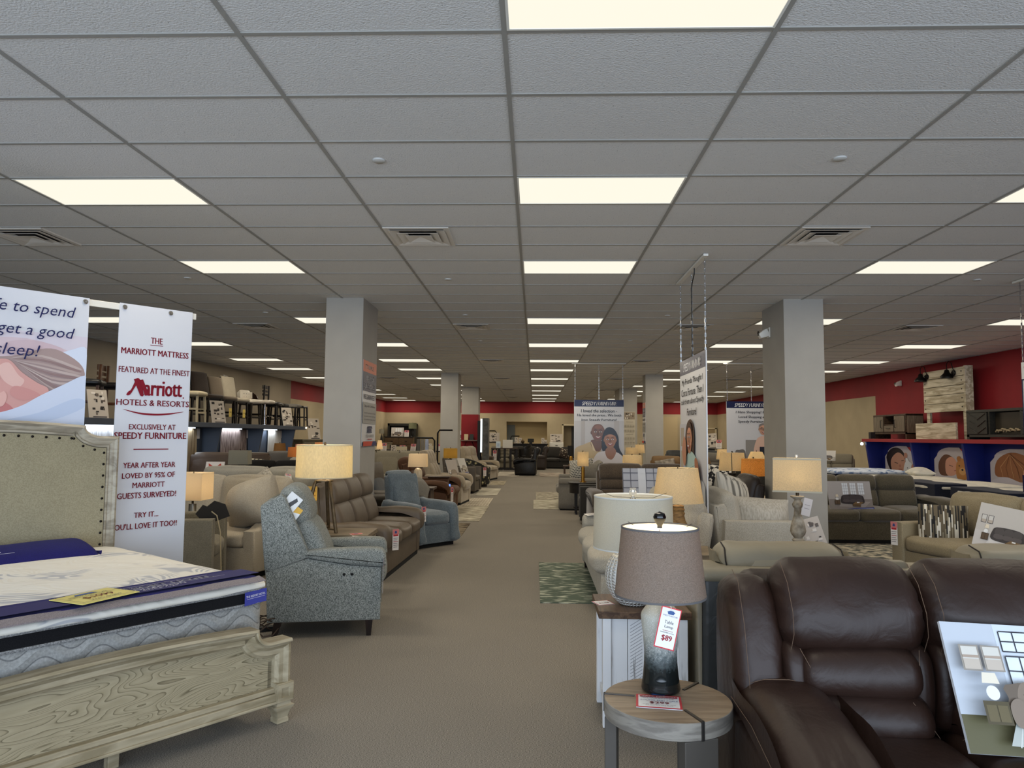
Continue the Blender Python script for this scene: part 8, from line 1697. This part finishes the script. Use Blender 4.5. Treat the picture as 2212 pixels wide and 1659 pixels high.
def manonsofa(p, w, zt, zb):
    hand(p, [('I Hate Shopping! But', .72), ('Loved Shopping at', .6), ('Speedy Furniture!', .62)], w, zt)
    p.rect(-w * .32, w * .45, .78, 1.12, (120, 116, 112)); p.blob([(-w * .34, .72), (-w * .34, 1.2), (-w * .26, 1.26), (-w * .14, 1.22), (-w * .13, .72)], (112, 108, 104)); p.rect(-w * .13, w * .45, 1.1, 1.5, (140, 136, 130)); p.rect(-w * .13, w * .45, .78, 1.12, (128, 124, 120))
    p.blob([(w * .04, 1.1), (w * .08, 1.5), (w * .22, 1.6), (w * .36, 1.52), (w * .4, 1.1)], (216, 180, 160)); p.blob([(w * .02, .62), (w * .02, 1.12), (w * .2, 1.22), (w * .38, 1.1), (w * .34, .86), (w * .16, .86), (w * .12, .62)], (40, 46, 58)); face(p, w * .22, 1.76, .105, (196, 150, 124), (130, 124, 118)); p.line([(w * .14, 1.77), (w * .3, 1.77)], .012, (50, 40, 38))
    p.rect(w * .14, w * .4, 1.12, 1.34, (34, 38, 48))
def whyour(p, w, zt, zb):
    p.rect(-w / 2 + .004, w / 2 - .004, zt - 0.19, zt, (206, 206, 206)); p.text('WHY OUR PRICES ARE LOW', -w * .46, w * .46, zt - .155, zt - .05, (160, 32, 46), 0.012); p.rect(-w / 2 + .004, w / 2 - .004, zt - .205, zt - .19, NAVYP)
    p.rect(-w * .495, -w * .482, zb, zt - .2, NAVYP); p.text('TRADITIONAL STORE', -w * .3, w * .3, zt - .31, zt - .26, (60, 62, 90))
    def arrow(x, z, h, c, dn=False, s_=.034):
        a, b = (z, z + h) if not dn else (z + h, z); d = 1 if not dn else -1
        p.rect(x - s_ * .5, x + s_ * .5, min(a, b - d * .07), max(a, b - d * .07), c); p.shape([(x - s_, b - d * .08), (x + s_, b - d * .08), (x, b)], c)
    for x, z, h in ((-.42, 1.70, .18), (-.33, 1.60, .38), (-.22, 1.68, .26), (-.38, 1.28, .36), (-.26, 1.26, .24), (-.12, 1.3, .3), (0, 1.4, .3), (.12, 1.6, .3)): arrow(x * w, z, h, (164, 168, 184))
    for x, z, h in ((-.36, 1.16 - .42, .34), (-.22, .82, .4), (-.38, 1.14 - .62 + .02, .18), (-.08, .8, .34), (.06, .86, .3)): arrow(x * w, z + .18, h, (206, 150, 146), True)
    p.text('SAVINGS', -w * .22, w * .3, zb + .22, zb + .3, (160, 32, 46), 0.012); p.rect(-w / 2 + .004, w / 2 - .004, zb, zb + .19, NAVYP); p.text('Speedy Furniture operates', -w * .42, w * .42, zb + .135, zb + .165, (226, 226, 230)); p.text('showrooms at warehouse cost,', -w * .42, w * .42, zb + .085, zb + .115, (226, 226, 230)); p.text('a showroom price for less', -w * .42, w * .42, zb + .035, zb + .065, (226, 226, 230))
hsign('glossy hanging sign of a seated woman, seen nearly edge on', (1.69, 7.80, 0), -90, friends, 1.26, 2.42, 0.42, cord=True)
hsign('hanging sign with a smiling couple over the middle aisle', (1.585, 17.9, 0), 0, couple, 1.23, 2.46, 0.5)
hsign('hanging sign of a man on a grey sofa, partly behind the right column', (5.28, 17.75, 0), 0, manonsofa, 1.22, 2.44, 0.7)
hsign('hanging sign with arrows at the right edge of the view', (5.53, 7.72, 0), -90, whyour, 1.26, 2.43, 0.97, header=False)
def wallposter(label, loc, rz, w, h, draw):
    t = thing('column_poster', label, 'poster', loc, rz, None); obj('poster_sheet', G().box(-w / 2, w / 2, -0.004, 0, 0, h), M_FOAM, t, 0); p = Pr(-0.0045); p.LIFT = 0.0012; draw(p, w, h); p.done('printed_face', t); return t
def simple(p, w, h):
    p.rect(-w / 2, w / 2, 0, h, (206, 204, 202)); p.rect(-w / 2, w / 2, h * .865, h, (196, 92, 52)); p.text("IT'S SIMPLE...", -w * .34, w * .34, h * .905, h * .955, (232, 226, 218), 0.015)
    p.rect(-w / 2, w / 2, h * .64, h * .865, (62, 62, 82)); p.text('WE BEAT', -w * .3, w * .3, h * .77, h * .83, (226, 224, 226), 0.015); p.text('SALE PRICES!', -w * .44, w * .44, h * .67, h * .735, (226, 224, 226), 0.015)
    p.text('WE GUARANTEE IT!', -w * .45, w * .45, h * .545, h * .605, (44, 48, 78), 0.012); p.rect(-w / 2, w / 2, h * .26, h * .51, (150, 148, 142)); p.text('Shop with Confidence', -w * .4, w * .4, h * .445, h * .485, (50, 50, 56))
    for k, s_ in enumerate(('If you find a lower price on the same', 'item at a local competitor within 30 days', 'of your purchase, we beat it. Period.')): p.text(s_, -w * .42, w * .42, h * (.375 - .038 * k), h * (.395 - .038 * k), (74, 74, 78))
    p.rect(-w * .14, w * .14, h * .17, h * .2, (40, 48, 84)); p.shape([(-w * .16, h * .205), (w * .2, h * .205), (w * .14, h * .235), (-w * .1, h * .235)], (40, 48, 84)); p.rect(-w * .2, w * .16, h * .155, h * .168, (40, 48, 84)); p.text('SPEEDY FURNITURE', -w * .3, w * .3, h * .1, h * .135, (50, 52, 60)); p.rect(-w * .18, w * .18, h * .075, h * .085, (180, 50, 50))
    p.rect(-w / 2, w / 2, 0, h * .055, (40, 44, 96)); p.shape([(-w / 2, 0), (w * .1, 0), (w * .22, h * .055), (-w / 2, h * .055)], (190, 64, 44))
wallposter('price guarantee poster with orange top on the front left column', (-2.299, 9.92, 1.40), 90, 0.80, 1.16, simple)
wallposter('price guarantee poster on the second right column', (3.229, 21.42, 1.38), -90, 0.54, 1.18, simple)
def calendar(p, w, h):
    p.rect(-w / 2, w / 2, 0, h, (184, 176, 158)); p.rect(-w * .46, w * .46, h * .80, h * .985, (140, 126, 108)); rnd = random.Random(3)
    for k in range(12): a, b = rnd.uniform(-.44, .3), rnd.uniform(.81, .93); p.rect(a * w, (a + .12) * w, b * h, (b + .04) * h, rnd.choice(((60, 48, 40), (206, 198, 186), (96, 78, 62))))
    for r_ in range(2):
        for c_ in range(4):
            for q in range(2):
                x0, z0 = (-.44 + c_ * .225) * w, h * (.60 - q * .12 - r_ * .32)
                for k in range(3): p.rect(x0, x0 + w * .18, z0 + k * h * .022, z0 + k * h * .022 + h * .008, (120, 112, 98))
    p.rect(-w * .3, w * .3, h * .73, h * .738, (110, 100, 90)); p.rect(-w * .3, w * .3, h * .41, h * .418, (110, 100, 90))
wallposter('year calendar poster with room photo on the far right column', (3.56, 27.296, 1.05), 0, 0.43, 1.45, calendar)

# ================================================================ BACK OF THE STORE
t = thing('wall_ledge', 'narrow ledge with brackets on the red column holding two small frames', 'wall shelf', (-2.44, 27.05, 1.36), 0); obj('shelf_board', G().box(-0.3, 0.3, -0.2, 0, 0, 0.03), mat('ledge_taupe', (120, 100, 90), 0.6), t, 0)
for s_ in (-1, 1): obj('bracket', G().tube([(s_ * .26, -0.01, -0.4), (s_ * .1, -0.16, -0.02)], 0.012, 5), M_BLACK_METAL, t)
for x, c, lab in ((-.12, (196, 176, 140), 'cream framed card on the red column ledge'), (0.08, (40, 44, 40), 'dark framed card on the red column ledge')):
    o = obj('picture_frame', G().box(-0.075, 0.075, 0, 0.015, 0, 0.22), mat('frame_%d' % c[0], c, 0.5), None, 0); tag(o, lab, 'picture frame', None, (-2.44 + x, 26.94, 1.39), 0); o.rotation_euler[0] = R(-8)
t = thing('display_totem', 'dark display tower with a glowing vertical light strip beside the red column', 'display tower', (-1.9, 26.72, 0), 0); obj('tower_body', G().box(-0.02, 0.20, -0.3, 0.4, 0, 2.2), mat('grey_stone_panel', (92, 92, 88), 0.5, c2=(60, 60, 58), vscale=5), t, 0); obj('light_strip', G().box(-0.09, -0.02, -0.3, -0.26, 0.95, 2.17), emit('white_strip', (0.9, 0.97, 1.0, 1), 1.2), t, 0); obj('front_panel', G().box(-0.2, -0.09, -0.29, 0.4, 0, 2.1), M_DARK, t, 0)
def rack(label, x, y, h, arm, rz=0):
    t = thing('swatch_rack', label, 'display rack', (x, y, 0), rz); obj('base', G().box(-0.3, 0.3, -0.2, 0.2, 0, 0.02), M_BLACK_METAL, t, 0); obj('pole', G().tube([(0, 0, 0.02), (0, 0, h - 0.08), (arm * .12, 0, h), (arm, 0, h)], 0.025, 8), M_BLACK_METAL, t); return t
RK = rack('tall black pipe rack in front of the second left column', -2.72, 20.2, 1.70, 0.42); rack('black pipe rack with hanging fabric swatches left of the second column', -2.86, 20.6, 1.48, -0.52)
for k, c in enumerate(((70, 68, 64), (98, 92, 84), (128, 134, 150))): o = obj('fabric_swatch', G().cushion(0.1, 0.05, 0.62, 0.02, 0, 4, (0, 0, -0.31)), fabric('swatch_%d' % k, c, tuple(int(v * 1.2) for v in c), 120, 0.1)); tag(o, ('charcoal', 'brown grey', 'pale blue')[k] + ' fabric swatch hanging on the pipe rack', 'fabric swatch', None, (-3.32 + k * 0.12, 20.6, 1.45), 0)
rack('tall black pipe rack near the bar table', -1.75, 33.1, 1.78, -0.5); rack('shorter black pipe rack right of the bar table', -1.1, 33.25, 1.55, 0.4)
board('white catalogue sheet hanging on the tall rack by the bar table', (-1.85, 33.05, 1.28), 0, 0.38, 0.42, brochure, 4)
# counter, chest, easel board
t = thing('service_counter', 'long black service counter in front of the lit wall niche', 'counter', (-0.33, 37.4, 0), 0); obj('counter_top', G().box(-1.05, 1.02, -0.4, 0.4, 1.12, 1.17), M_BLKWOOD, t, 0, 0.005); obj('counter_body', G().box(-1.0, 0.97, -0.34, 0.36, 0, 1.12), M_DARK, t, 0)
CO = 'items on the service counter'
t = thing('monitor', 'black computer monitor on the service counter', 'monitor', (-0.2, 37.3, 1.17), 0); obj('screen', G().box(-0.16, 0.16, 0, 0.03, 0.06, 0.26), M_CHAR, t, 0, 0.004); obj('stand', G().box(-0.08, 0.08, -0.05, 0.08, 0, 0.06), M_DARK, t, 0)
for x, h, lab in ((0.42, .3, 'tall white card at the right end of the service counter'), (0.55, .2, 'short white card at the right end of the service counter'), (-0.95, .34, 'white angled card at the left end of the service counter'), (-0.75, .3, 'second white card at the left end of the service counter')): board(lab, (x, 37.2, 1.17), 0, 0.16, h, brochure, 14, 0, CO)
o = obj('vase', G().lathe([(0.05, 0), (0.09, 0.06), (0.1, 0.12), (0.05, 0.2), (0, 0.2)], 16), M_BRONZE); tag(o, 'round bronze vase on the service counter', 'vase', None, (-0.62, 37.25, 1.17), 0)
o = obj('wall_screen', G().box(-0.21, 0.21, -0.02, 0, 0, 0.95), mat('screen_grey_blue', (104, 110, 108), 0.4)); tag(o, 'grey blue panel at the left side of the wall niche', 'panel', None, (-1.29, 39.3, 1.2), 0)
t = thing('drawer_chest', 'white drawer chest right of the service counter', 'chest of drawers', (1.14, 38.1, 0), 0); obj('body', G().box(-0.36, 0.36, -0.3, 0.3, 0.05, 1.24), M_WHITE, t, 0, 0.006)
for k in range(4): dr = obj('drawer', G().box(-0.32, 0.32, -0.315, -0.3, 0.09 + k * .285, 0.35 + k * .285), M_WHITE, t, 0, 0.004); obj('handle', G().cbox(0, -0.325, 0.22 + k * .285, 0.12, 0.02, 0.03), M_DARK, dr, 0)
for x in (-.3, .3): obj('leg', G().box(x - .04, x + .04, -0.28, 0.28, 0, 0.05), M_WHITE, t, 0)
board('sheet of printed notices on the white drawer chest', (1.14, 38.0, 1.24), 0, 0.66, 0.44, brochure, 10)
t = thing('display_easel', 'collage board of room photos on a dark easel left of the bar table', 'display easel', (-2.06, 34.0, 0), 0); obj('tray', G().box(-0.42, 0.42, -0.05, 0.05, 1.22, 1.25), M_BLKWOOD, t, 0)
for s_ in (-1, 1): obj('leg', G().tube([(s_ * .36, -0.12, 0), (s_ * .2, 0.03, 1.7)], 0.02, 6), M_BLKWOOD, t)
obj('collage_panel', G().box(-0.4, 0.4, 0.0, 0.02, 1.25, 1.70), M_FOAM, t, 0); p = Pr(-0.001); p.T = at(0, 0, 1.25); brochure(p, 0.8, 0.45); p.done('printed_picture', t)
board('tilted white tablet stand on the bar table', (-1.62, 32.2, 1.02), 4, 0.2, 0.3, lambda p, w, h: (p.rect(-w / 2, w / 2, 0, h, (190, 204, 214)), p.rect(-w * .3, w * .3, h * .2, h * .7, (160, 176, 196))), 14)
o = obj('laptop', G().box(-0.22, 0.22, 0, 0.02, 0, 0.36), M_WHITE, None, 0, 0.004); tag(o, 'white screen back standing on the bar table', 'monitor', None, (-1.2, 32.25, 1.02), 0)
paper('red and white price tag on the leg of the bar table', (-1.75, 31.8, 0.92), (0, 0, 0), 0.16, 0.42, redtag)
# dining displays
TB = 'dark dining tables at the back left'; CB = 'dining chairs at the back left'; SB = 'white price cards on the dining tables'
dt = thing('dining_table', 'dark rectangular dining table behind the grey green sofa', 'dining table', (-5.4, 28.6, 0), 0, TB); obj('table_top', G().box(-0.85, 0.85, -0.45, 0.45, 0.86, 0.91), M_BLKWOOD, dt, 0, 0.004)
for a in (-1, 1):
    for b in (-1, 1): obj('leg', G().cbox(a * .76, b * .36, 0.43, 0.08, 0.08, 0.86), M_BLKWOOD, dt, 0)
dup(dt, (-3.9, 30.6, 0), 8, 'dark rectangular dining table in front of the second left column', TB); dup(dt, (-6.6, 32.6, 0), -6, 'dark rectangular dining table near the far left hutch', TB)
M_CREAMCH = mat('cream_chair_paint', (186, 176, 150), 0.55)
def dchair(label, x, y, rz, m):
    t = thing('dining_chair', label, 'dining chair', (x, y, 0), rz, CB); obj('seat', G().cushion(0.44, 0.42, 0.06, 0.025, 0.01, 6, (0, 0, 0.60)), m, t, 50)
    for a in (-1, 1): obj('leg', G().taper((a * .19, -.18, 0), (a * .19, -.18, 0.58), 0.03, 0.03, 0.04, 0.04), m, t, 0); obj('leg', G().taper((a * .19, .2, 0), (a * .19, .24, 1.08), 0.03, 0.03, 0.035, 0.035), m, t, 0)
    obj('top_rail', G().prof([(0.225, 0.98), (0.22, 1.1), (0.25, 1.12), (0.255, 0.98)], 0.42, 0.01, 'x', 0, 0, 2, 0, 0), m, t, 40)
    for k in range(4): obj('back_slat', G().cbox(-.12 + k * .08, .225, 0.81, 0.022, 0.014, 0.4), m, t, 0)
    return t
ch = dchair('cream slat back dining chair at the near left of the dining tables', -6.1, 27.9, 180, M_CREAMCH); dup(ch, (-5.1, 27.9, 0), 178, 'cream slat back dining chair in front of the rectangular table middle'); dup(ch, (-4.3, 29.9, 0), 185, 'cream slat back dining chair in front of the second dining table'); dup(ch, (-3.5, 30.0, 0), 182, 'cream slat back dining chair beside the second left column')
ch2 = dchair('black slat back dining chair between the two dining tables', -4.7, 29.0, 90, M_BLKWOOD); dup(ch2, (-7.3, 32.0, 0), 150, 'black slat back dining chair at the far left dining table'); dup(ch2, (-6.2, 31.9, 0), 190, 'black slat back dining chair in front of the far left dining table')
rnd = random.Random(11)
CARDS = [(-5.95, 28.4, 'leftmost'), (-5.55, 28.3, 'second from left'), (-5.2, 28.35, 'third from left'), (-4.8, 28.4, 'fourth from left'), (-4.45, 30.4, 'fifth from left'), (-4.05, 30.35, 'sixth from left'), (-3.7, 30.4, 'seventh from left'), (-3.35, 30.5, 'rightmost')]
for x, y, lab in CARDS: board('%s of the white price cards standing on the dining tables' % lab, (x, y, 0.91), rnd.uniform(-20, 20), rnd.uniform(.16, .24), rnd.uniform(.24, .34), redtag if rnd.random() < .5 else brochure, 12, 0, SB, name='table_card', cat='price card')
PL = 'white plates set on the dining tables'; pl0 = None
for x, y, lab in ((-5.75, 28.75, 'left'), (-5.0, 28.75, 'right')):
    pl0 = obj('dinner_plate', G().lathe([(0, 0), (0.08, 0.0), (0.14, 0.018), (0.142, 0.022), (0.08, 0.008), (0, 0.008)], 20), M_WHITE); tag(pl0, 'white plate at the %s end of the nearest dining table' % lab, 'plate', None, (x, y, 0.91), 0)
def dresser(label, loc, w, h, d, m, rows, cols, top=None):
    t = thing('dresser', label, 'dresser', loc, 0); obj('body', G().box(-w / 2, w / 2, -d / 2, d / 2, 0.06, h - .04), m, t, 0, 0.005); obj('top', G().box(-w / 2 - .03, w / 2 + .03, -d / 2 - .03, d / 2 + .03, h - .04, h), top or m, t, 0, 0.004)
    for r_ in range(rows):
        for c_ in range(cols): a, b = w / cols, (h - .14) / rows; x0, z0 = -w / 2 + c_ * a, .08 + r_ * b; dr = obj('drawer', G().box(x0 + .02, x0 + a - .02, -d / 2 - .018, -d / 2, z0 + .015, z0 + b - .015), m, t, 0, 0.003); obj('handle', G().cbox(x0 + a / 2, -d / 2 - .028, z0 + b / 2, 0.12, 0.02, 0.025), M_BLACK_METAL, dr, 0)
    obj('foot', G().box(-w / 2 + .03, w / 2 - .03, -d / 2 + .03, d / 2 - .03, 0, 0.06), m, t, 0); return t
M_CHEST = wood('warm_brown_wood', (74, 56, 36), (98, 76, 50), 2, (2, 12, 12), 0.5, 4, 0.02); M_STONEW = wood('stone_wash_wood', (116, 106, 84), (136, 126, 102), 2, (2, 12, 12), 0.6, 4, 0.02)
dresser('tall warm brown dresser with catalogue board in front of the dark hutch', (-6.75, 36.0, 0), 1.4, 1.48, 0.5, M_CHEST, 4, 2, M_BLKWOOD); dresser('stone washed chest standing left of the second column', (-3.5, 34.0, 0), 1.5, 1.36, 0.5, M_STONEW, 4, 2)
board('large room photo board on the tall warm brown dresser', (-6.85, 35.85, 1.48), 0, 0.62, 0.46, room_scene((186, 180, 176), (150, 142, 134), (96, 88, 84), (196, 190, 184), pics=False, blue=False), 10); board('red topped price card beside the large room photo board', (-6.38, 35.8, 1.48), 0, 0.22, 0.32, redtag, 10)
board('room photo board on the stone washed chest', (-3.4, 33.85, 1.36), 0, 0.6, 0.46, room_scene((176, 166, 162), (150, 140, 130), (104, 92, 86), (196, 188, 180), pics=False, blue=False), 10); board('red topped price card on the stone washed chest', (-3.85, 33.8, 1.36), 0, 0.22, 0.3, redtag, 10)
lamp('greenish drum lamp standing on the tall warm brown dresser', (-6.12, 36.05, 1.48), BASE(.1, .36), M_DARK, 0.40, 0.29, 0.2, 0.195, shade_mat('green_grey_shade', (150, 152, 122), 0.05, 0.4), None, 0)
hu = thing('hutch', 'dark open hutch against the far left back wall', 'hutch', (-7.0, 38.15, 0), 0); g = G().box(-0.75, -0.65, -0.3, 0.3, 0, 2.15); g.box(0.65, 0.75, -0.3, 0.3, 0, 2.15); g.box(-0.75, 0.75, -0.3, 0.3, 2.05, 2.17); g.box(-0.65, 0.65, 0.26, 0.3, 0.05, 2.05); obj('carcass', g, M_CHAR, hu, 0)
for z in (0.1, 0.9, 1.5): obj('shelf', G().box(-0.65, 0.65, -0.26, 0.26, z, z + 0.03), M_CHAR, hu, 0)
dresser('pale stone cabinet at the left end of the dining displays', (-7.2, 33.8, 0), 0.9, 1.2, 0.45, M_STONEW, 3, 1); lamp('ivory drum lamp on the pale stone cabinet', (-7.2, 33.8, 1.2), BASE(.08, .36), M_DARK, 0.42, 0.2, 0.12, 0.11, S_PALE, None, 0)
t = thing('console_table', 'black console table with catalogue boards in the far right corner', 'console table', (7.9, 33.5, 0), -20); obj('table_top', G().box(-0.85, 0.85, -0.25, 0.25, 1.02, 1.06), M_BLKWOOD, t, 0, 0.004); obj('cabinet_body', G().box(-0.2, 0.35, -0.22, 0.22, 0.1, 1.02), M_BLKWOOD, t, 0)
for a in (-.8, .8):
    for b in (-.2, .2): obj('leg', G().cbox(a, b, 0.51, 0.06, 0.06, 1.02), M_BLKWOOD, t, 0)
board('dark catalogue board on the black far right console', (8.1, 33.3, 1.06), -20, 0.5, 0.7, brochure, 12, -6); board('white price card at the left of the black far right console', (7.3, 33.6, 1.06), -20, 0.25, 0.45, redtag, 12); board('white price card in front of the dark catalogue board', (8.35, 33.1, 1.06), -20, 0.24, 0.4, redtag, 12)
# cords and power strip behind the bed, lamp cords
o = obj('power_strip', G().box(-0.14, 0.14, -0.03, 0.03, 0, 0.035), M_DARK, None, 0, 0.004); tag(o, 'black power strip on the carpet behind the tweed chair', 'power strip', None, (-2.18, 5.72, 0), 30)
g = G(); rnd = random.Random(5); q = []
for k in range(46): a = k * .62; q.append((0.09 * math.cos(a) + rnd.uniform(-.03, .03), 0.08 * math.sin(a) + rnd.uniform(-.03, .03), 0.012 + 0.14 * abs(math.sin(k * .37)) + rnd.uniform(0, .02)))
g.tube(q, 0.005, 5); o = obj('cable', g, mat('brown_cable', (58, 44, 34), 0.6)); tag(o, 'tangle of brown cables behind the mattress corner', 'cable', None, (-2.05, 5.55, 0), 0)
g = G().tube([(-3.12, 6.95, 0.80), (-3.07, 6.96, 0.76), (-3.03, 6.96, 0.6), (-3.01, 6.95, 0.3), (-2.99, 6.95, 0.01)], 0.006, 6); o = obj('cable', g, mat('cream_cord', (176, 160, 128), 0.6)); tag(o, 'cream lamp cord hanging down beside the olive grey armchair', 'cable')
t = thing('photo_board', 'dark backed photo board seen from behind on the olive armchair arm', 'photo board', (-3.10, 7.02, 0.70), 200, None, rx=-14, ry=20); obj('board_back', G().poly([(-.13, 0), (.1, 0), (.15, .14), (.06, .2), (.03, .17), (-.05, .2), (-.13, .13)], 0, 0.012, 'y'), mat('dark_board_back', (44, 40, 36), 0.7), t, 0); obj('board_front', G().box(-.1, .08, -0.016, -0.0125, .01, .12), M_FOAM, t, 0)
g = G().tube([(0.455, 3.02, 0.006), (0.52, 2.95, 0.006), (0.6, 2.9, 0.12), (0.66, 2.86, 0.3), (0.68, 2.9, 0.46)], 0.002, 5); o = obj('cable', g, M_WHITE); tag(o, 'thin white lamp cord hanging under the round end table', 'cable')
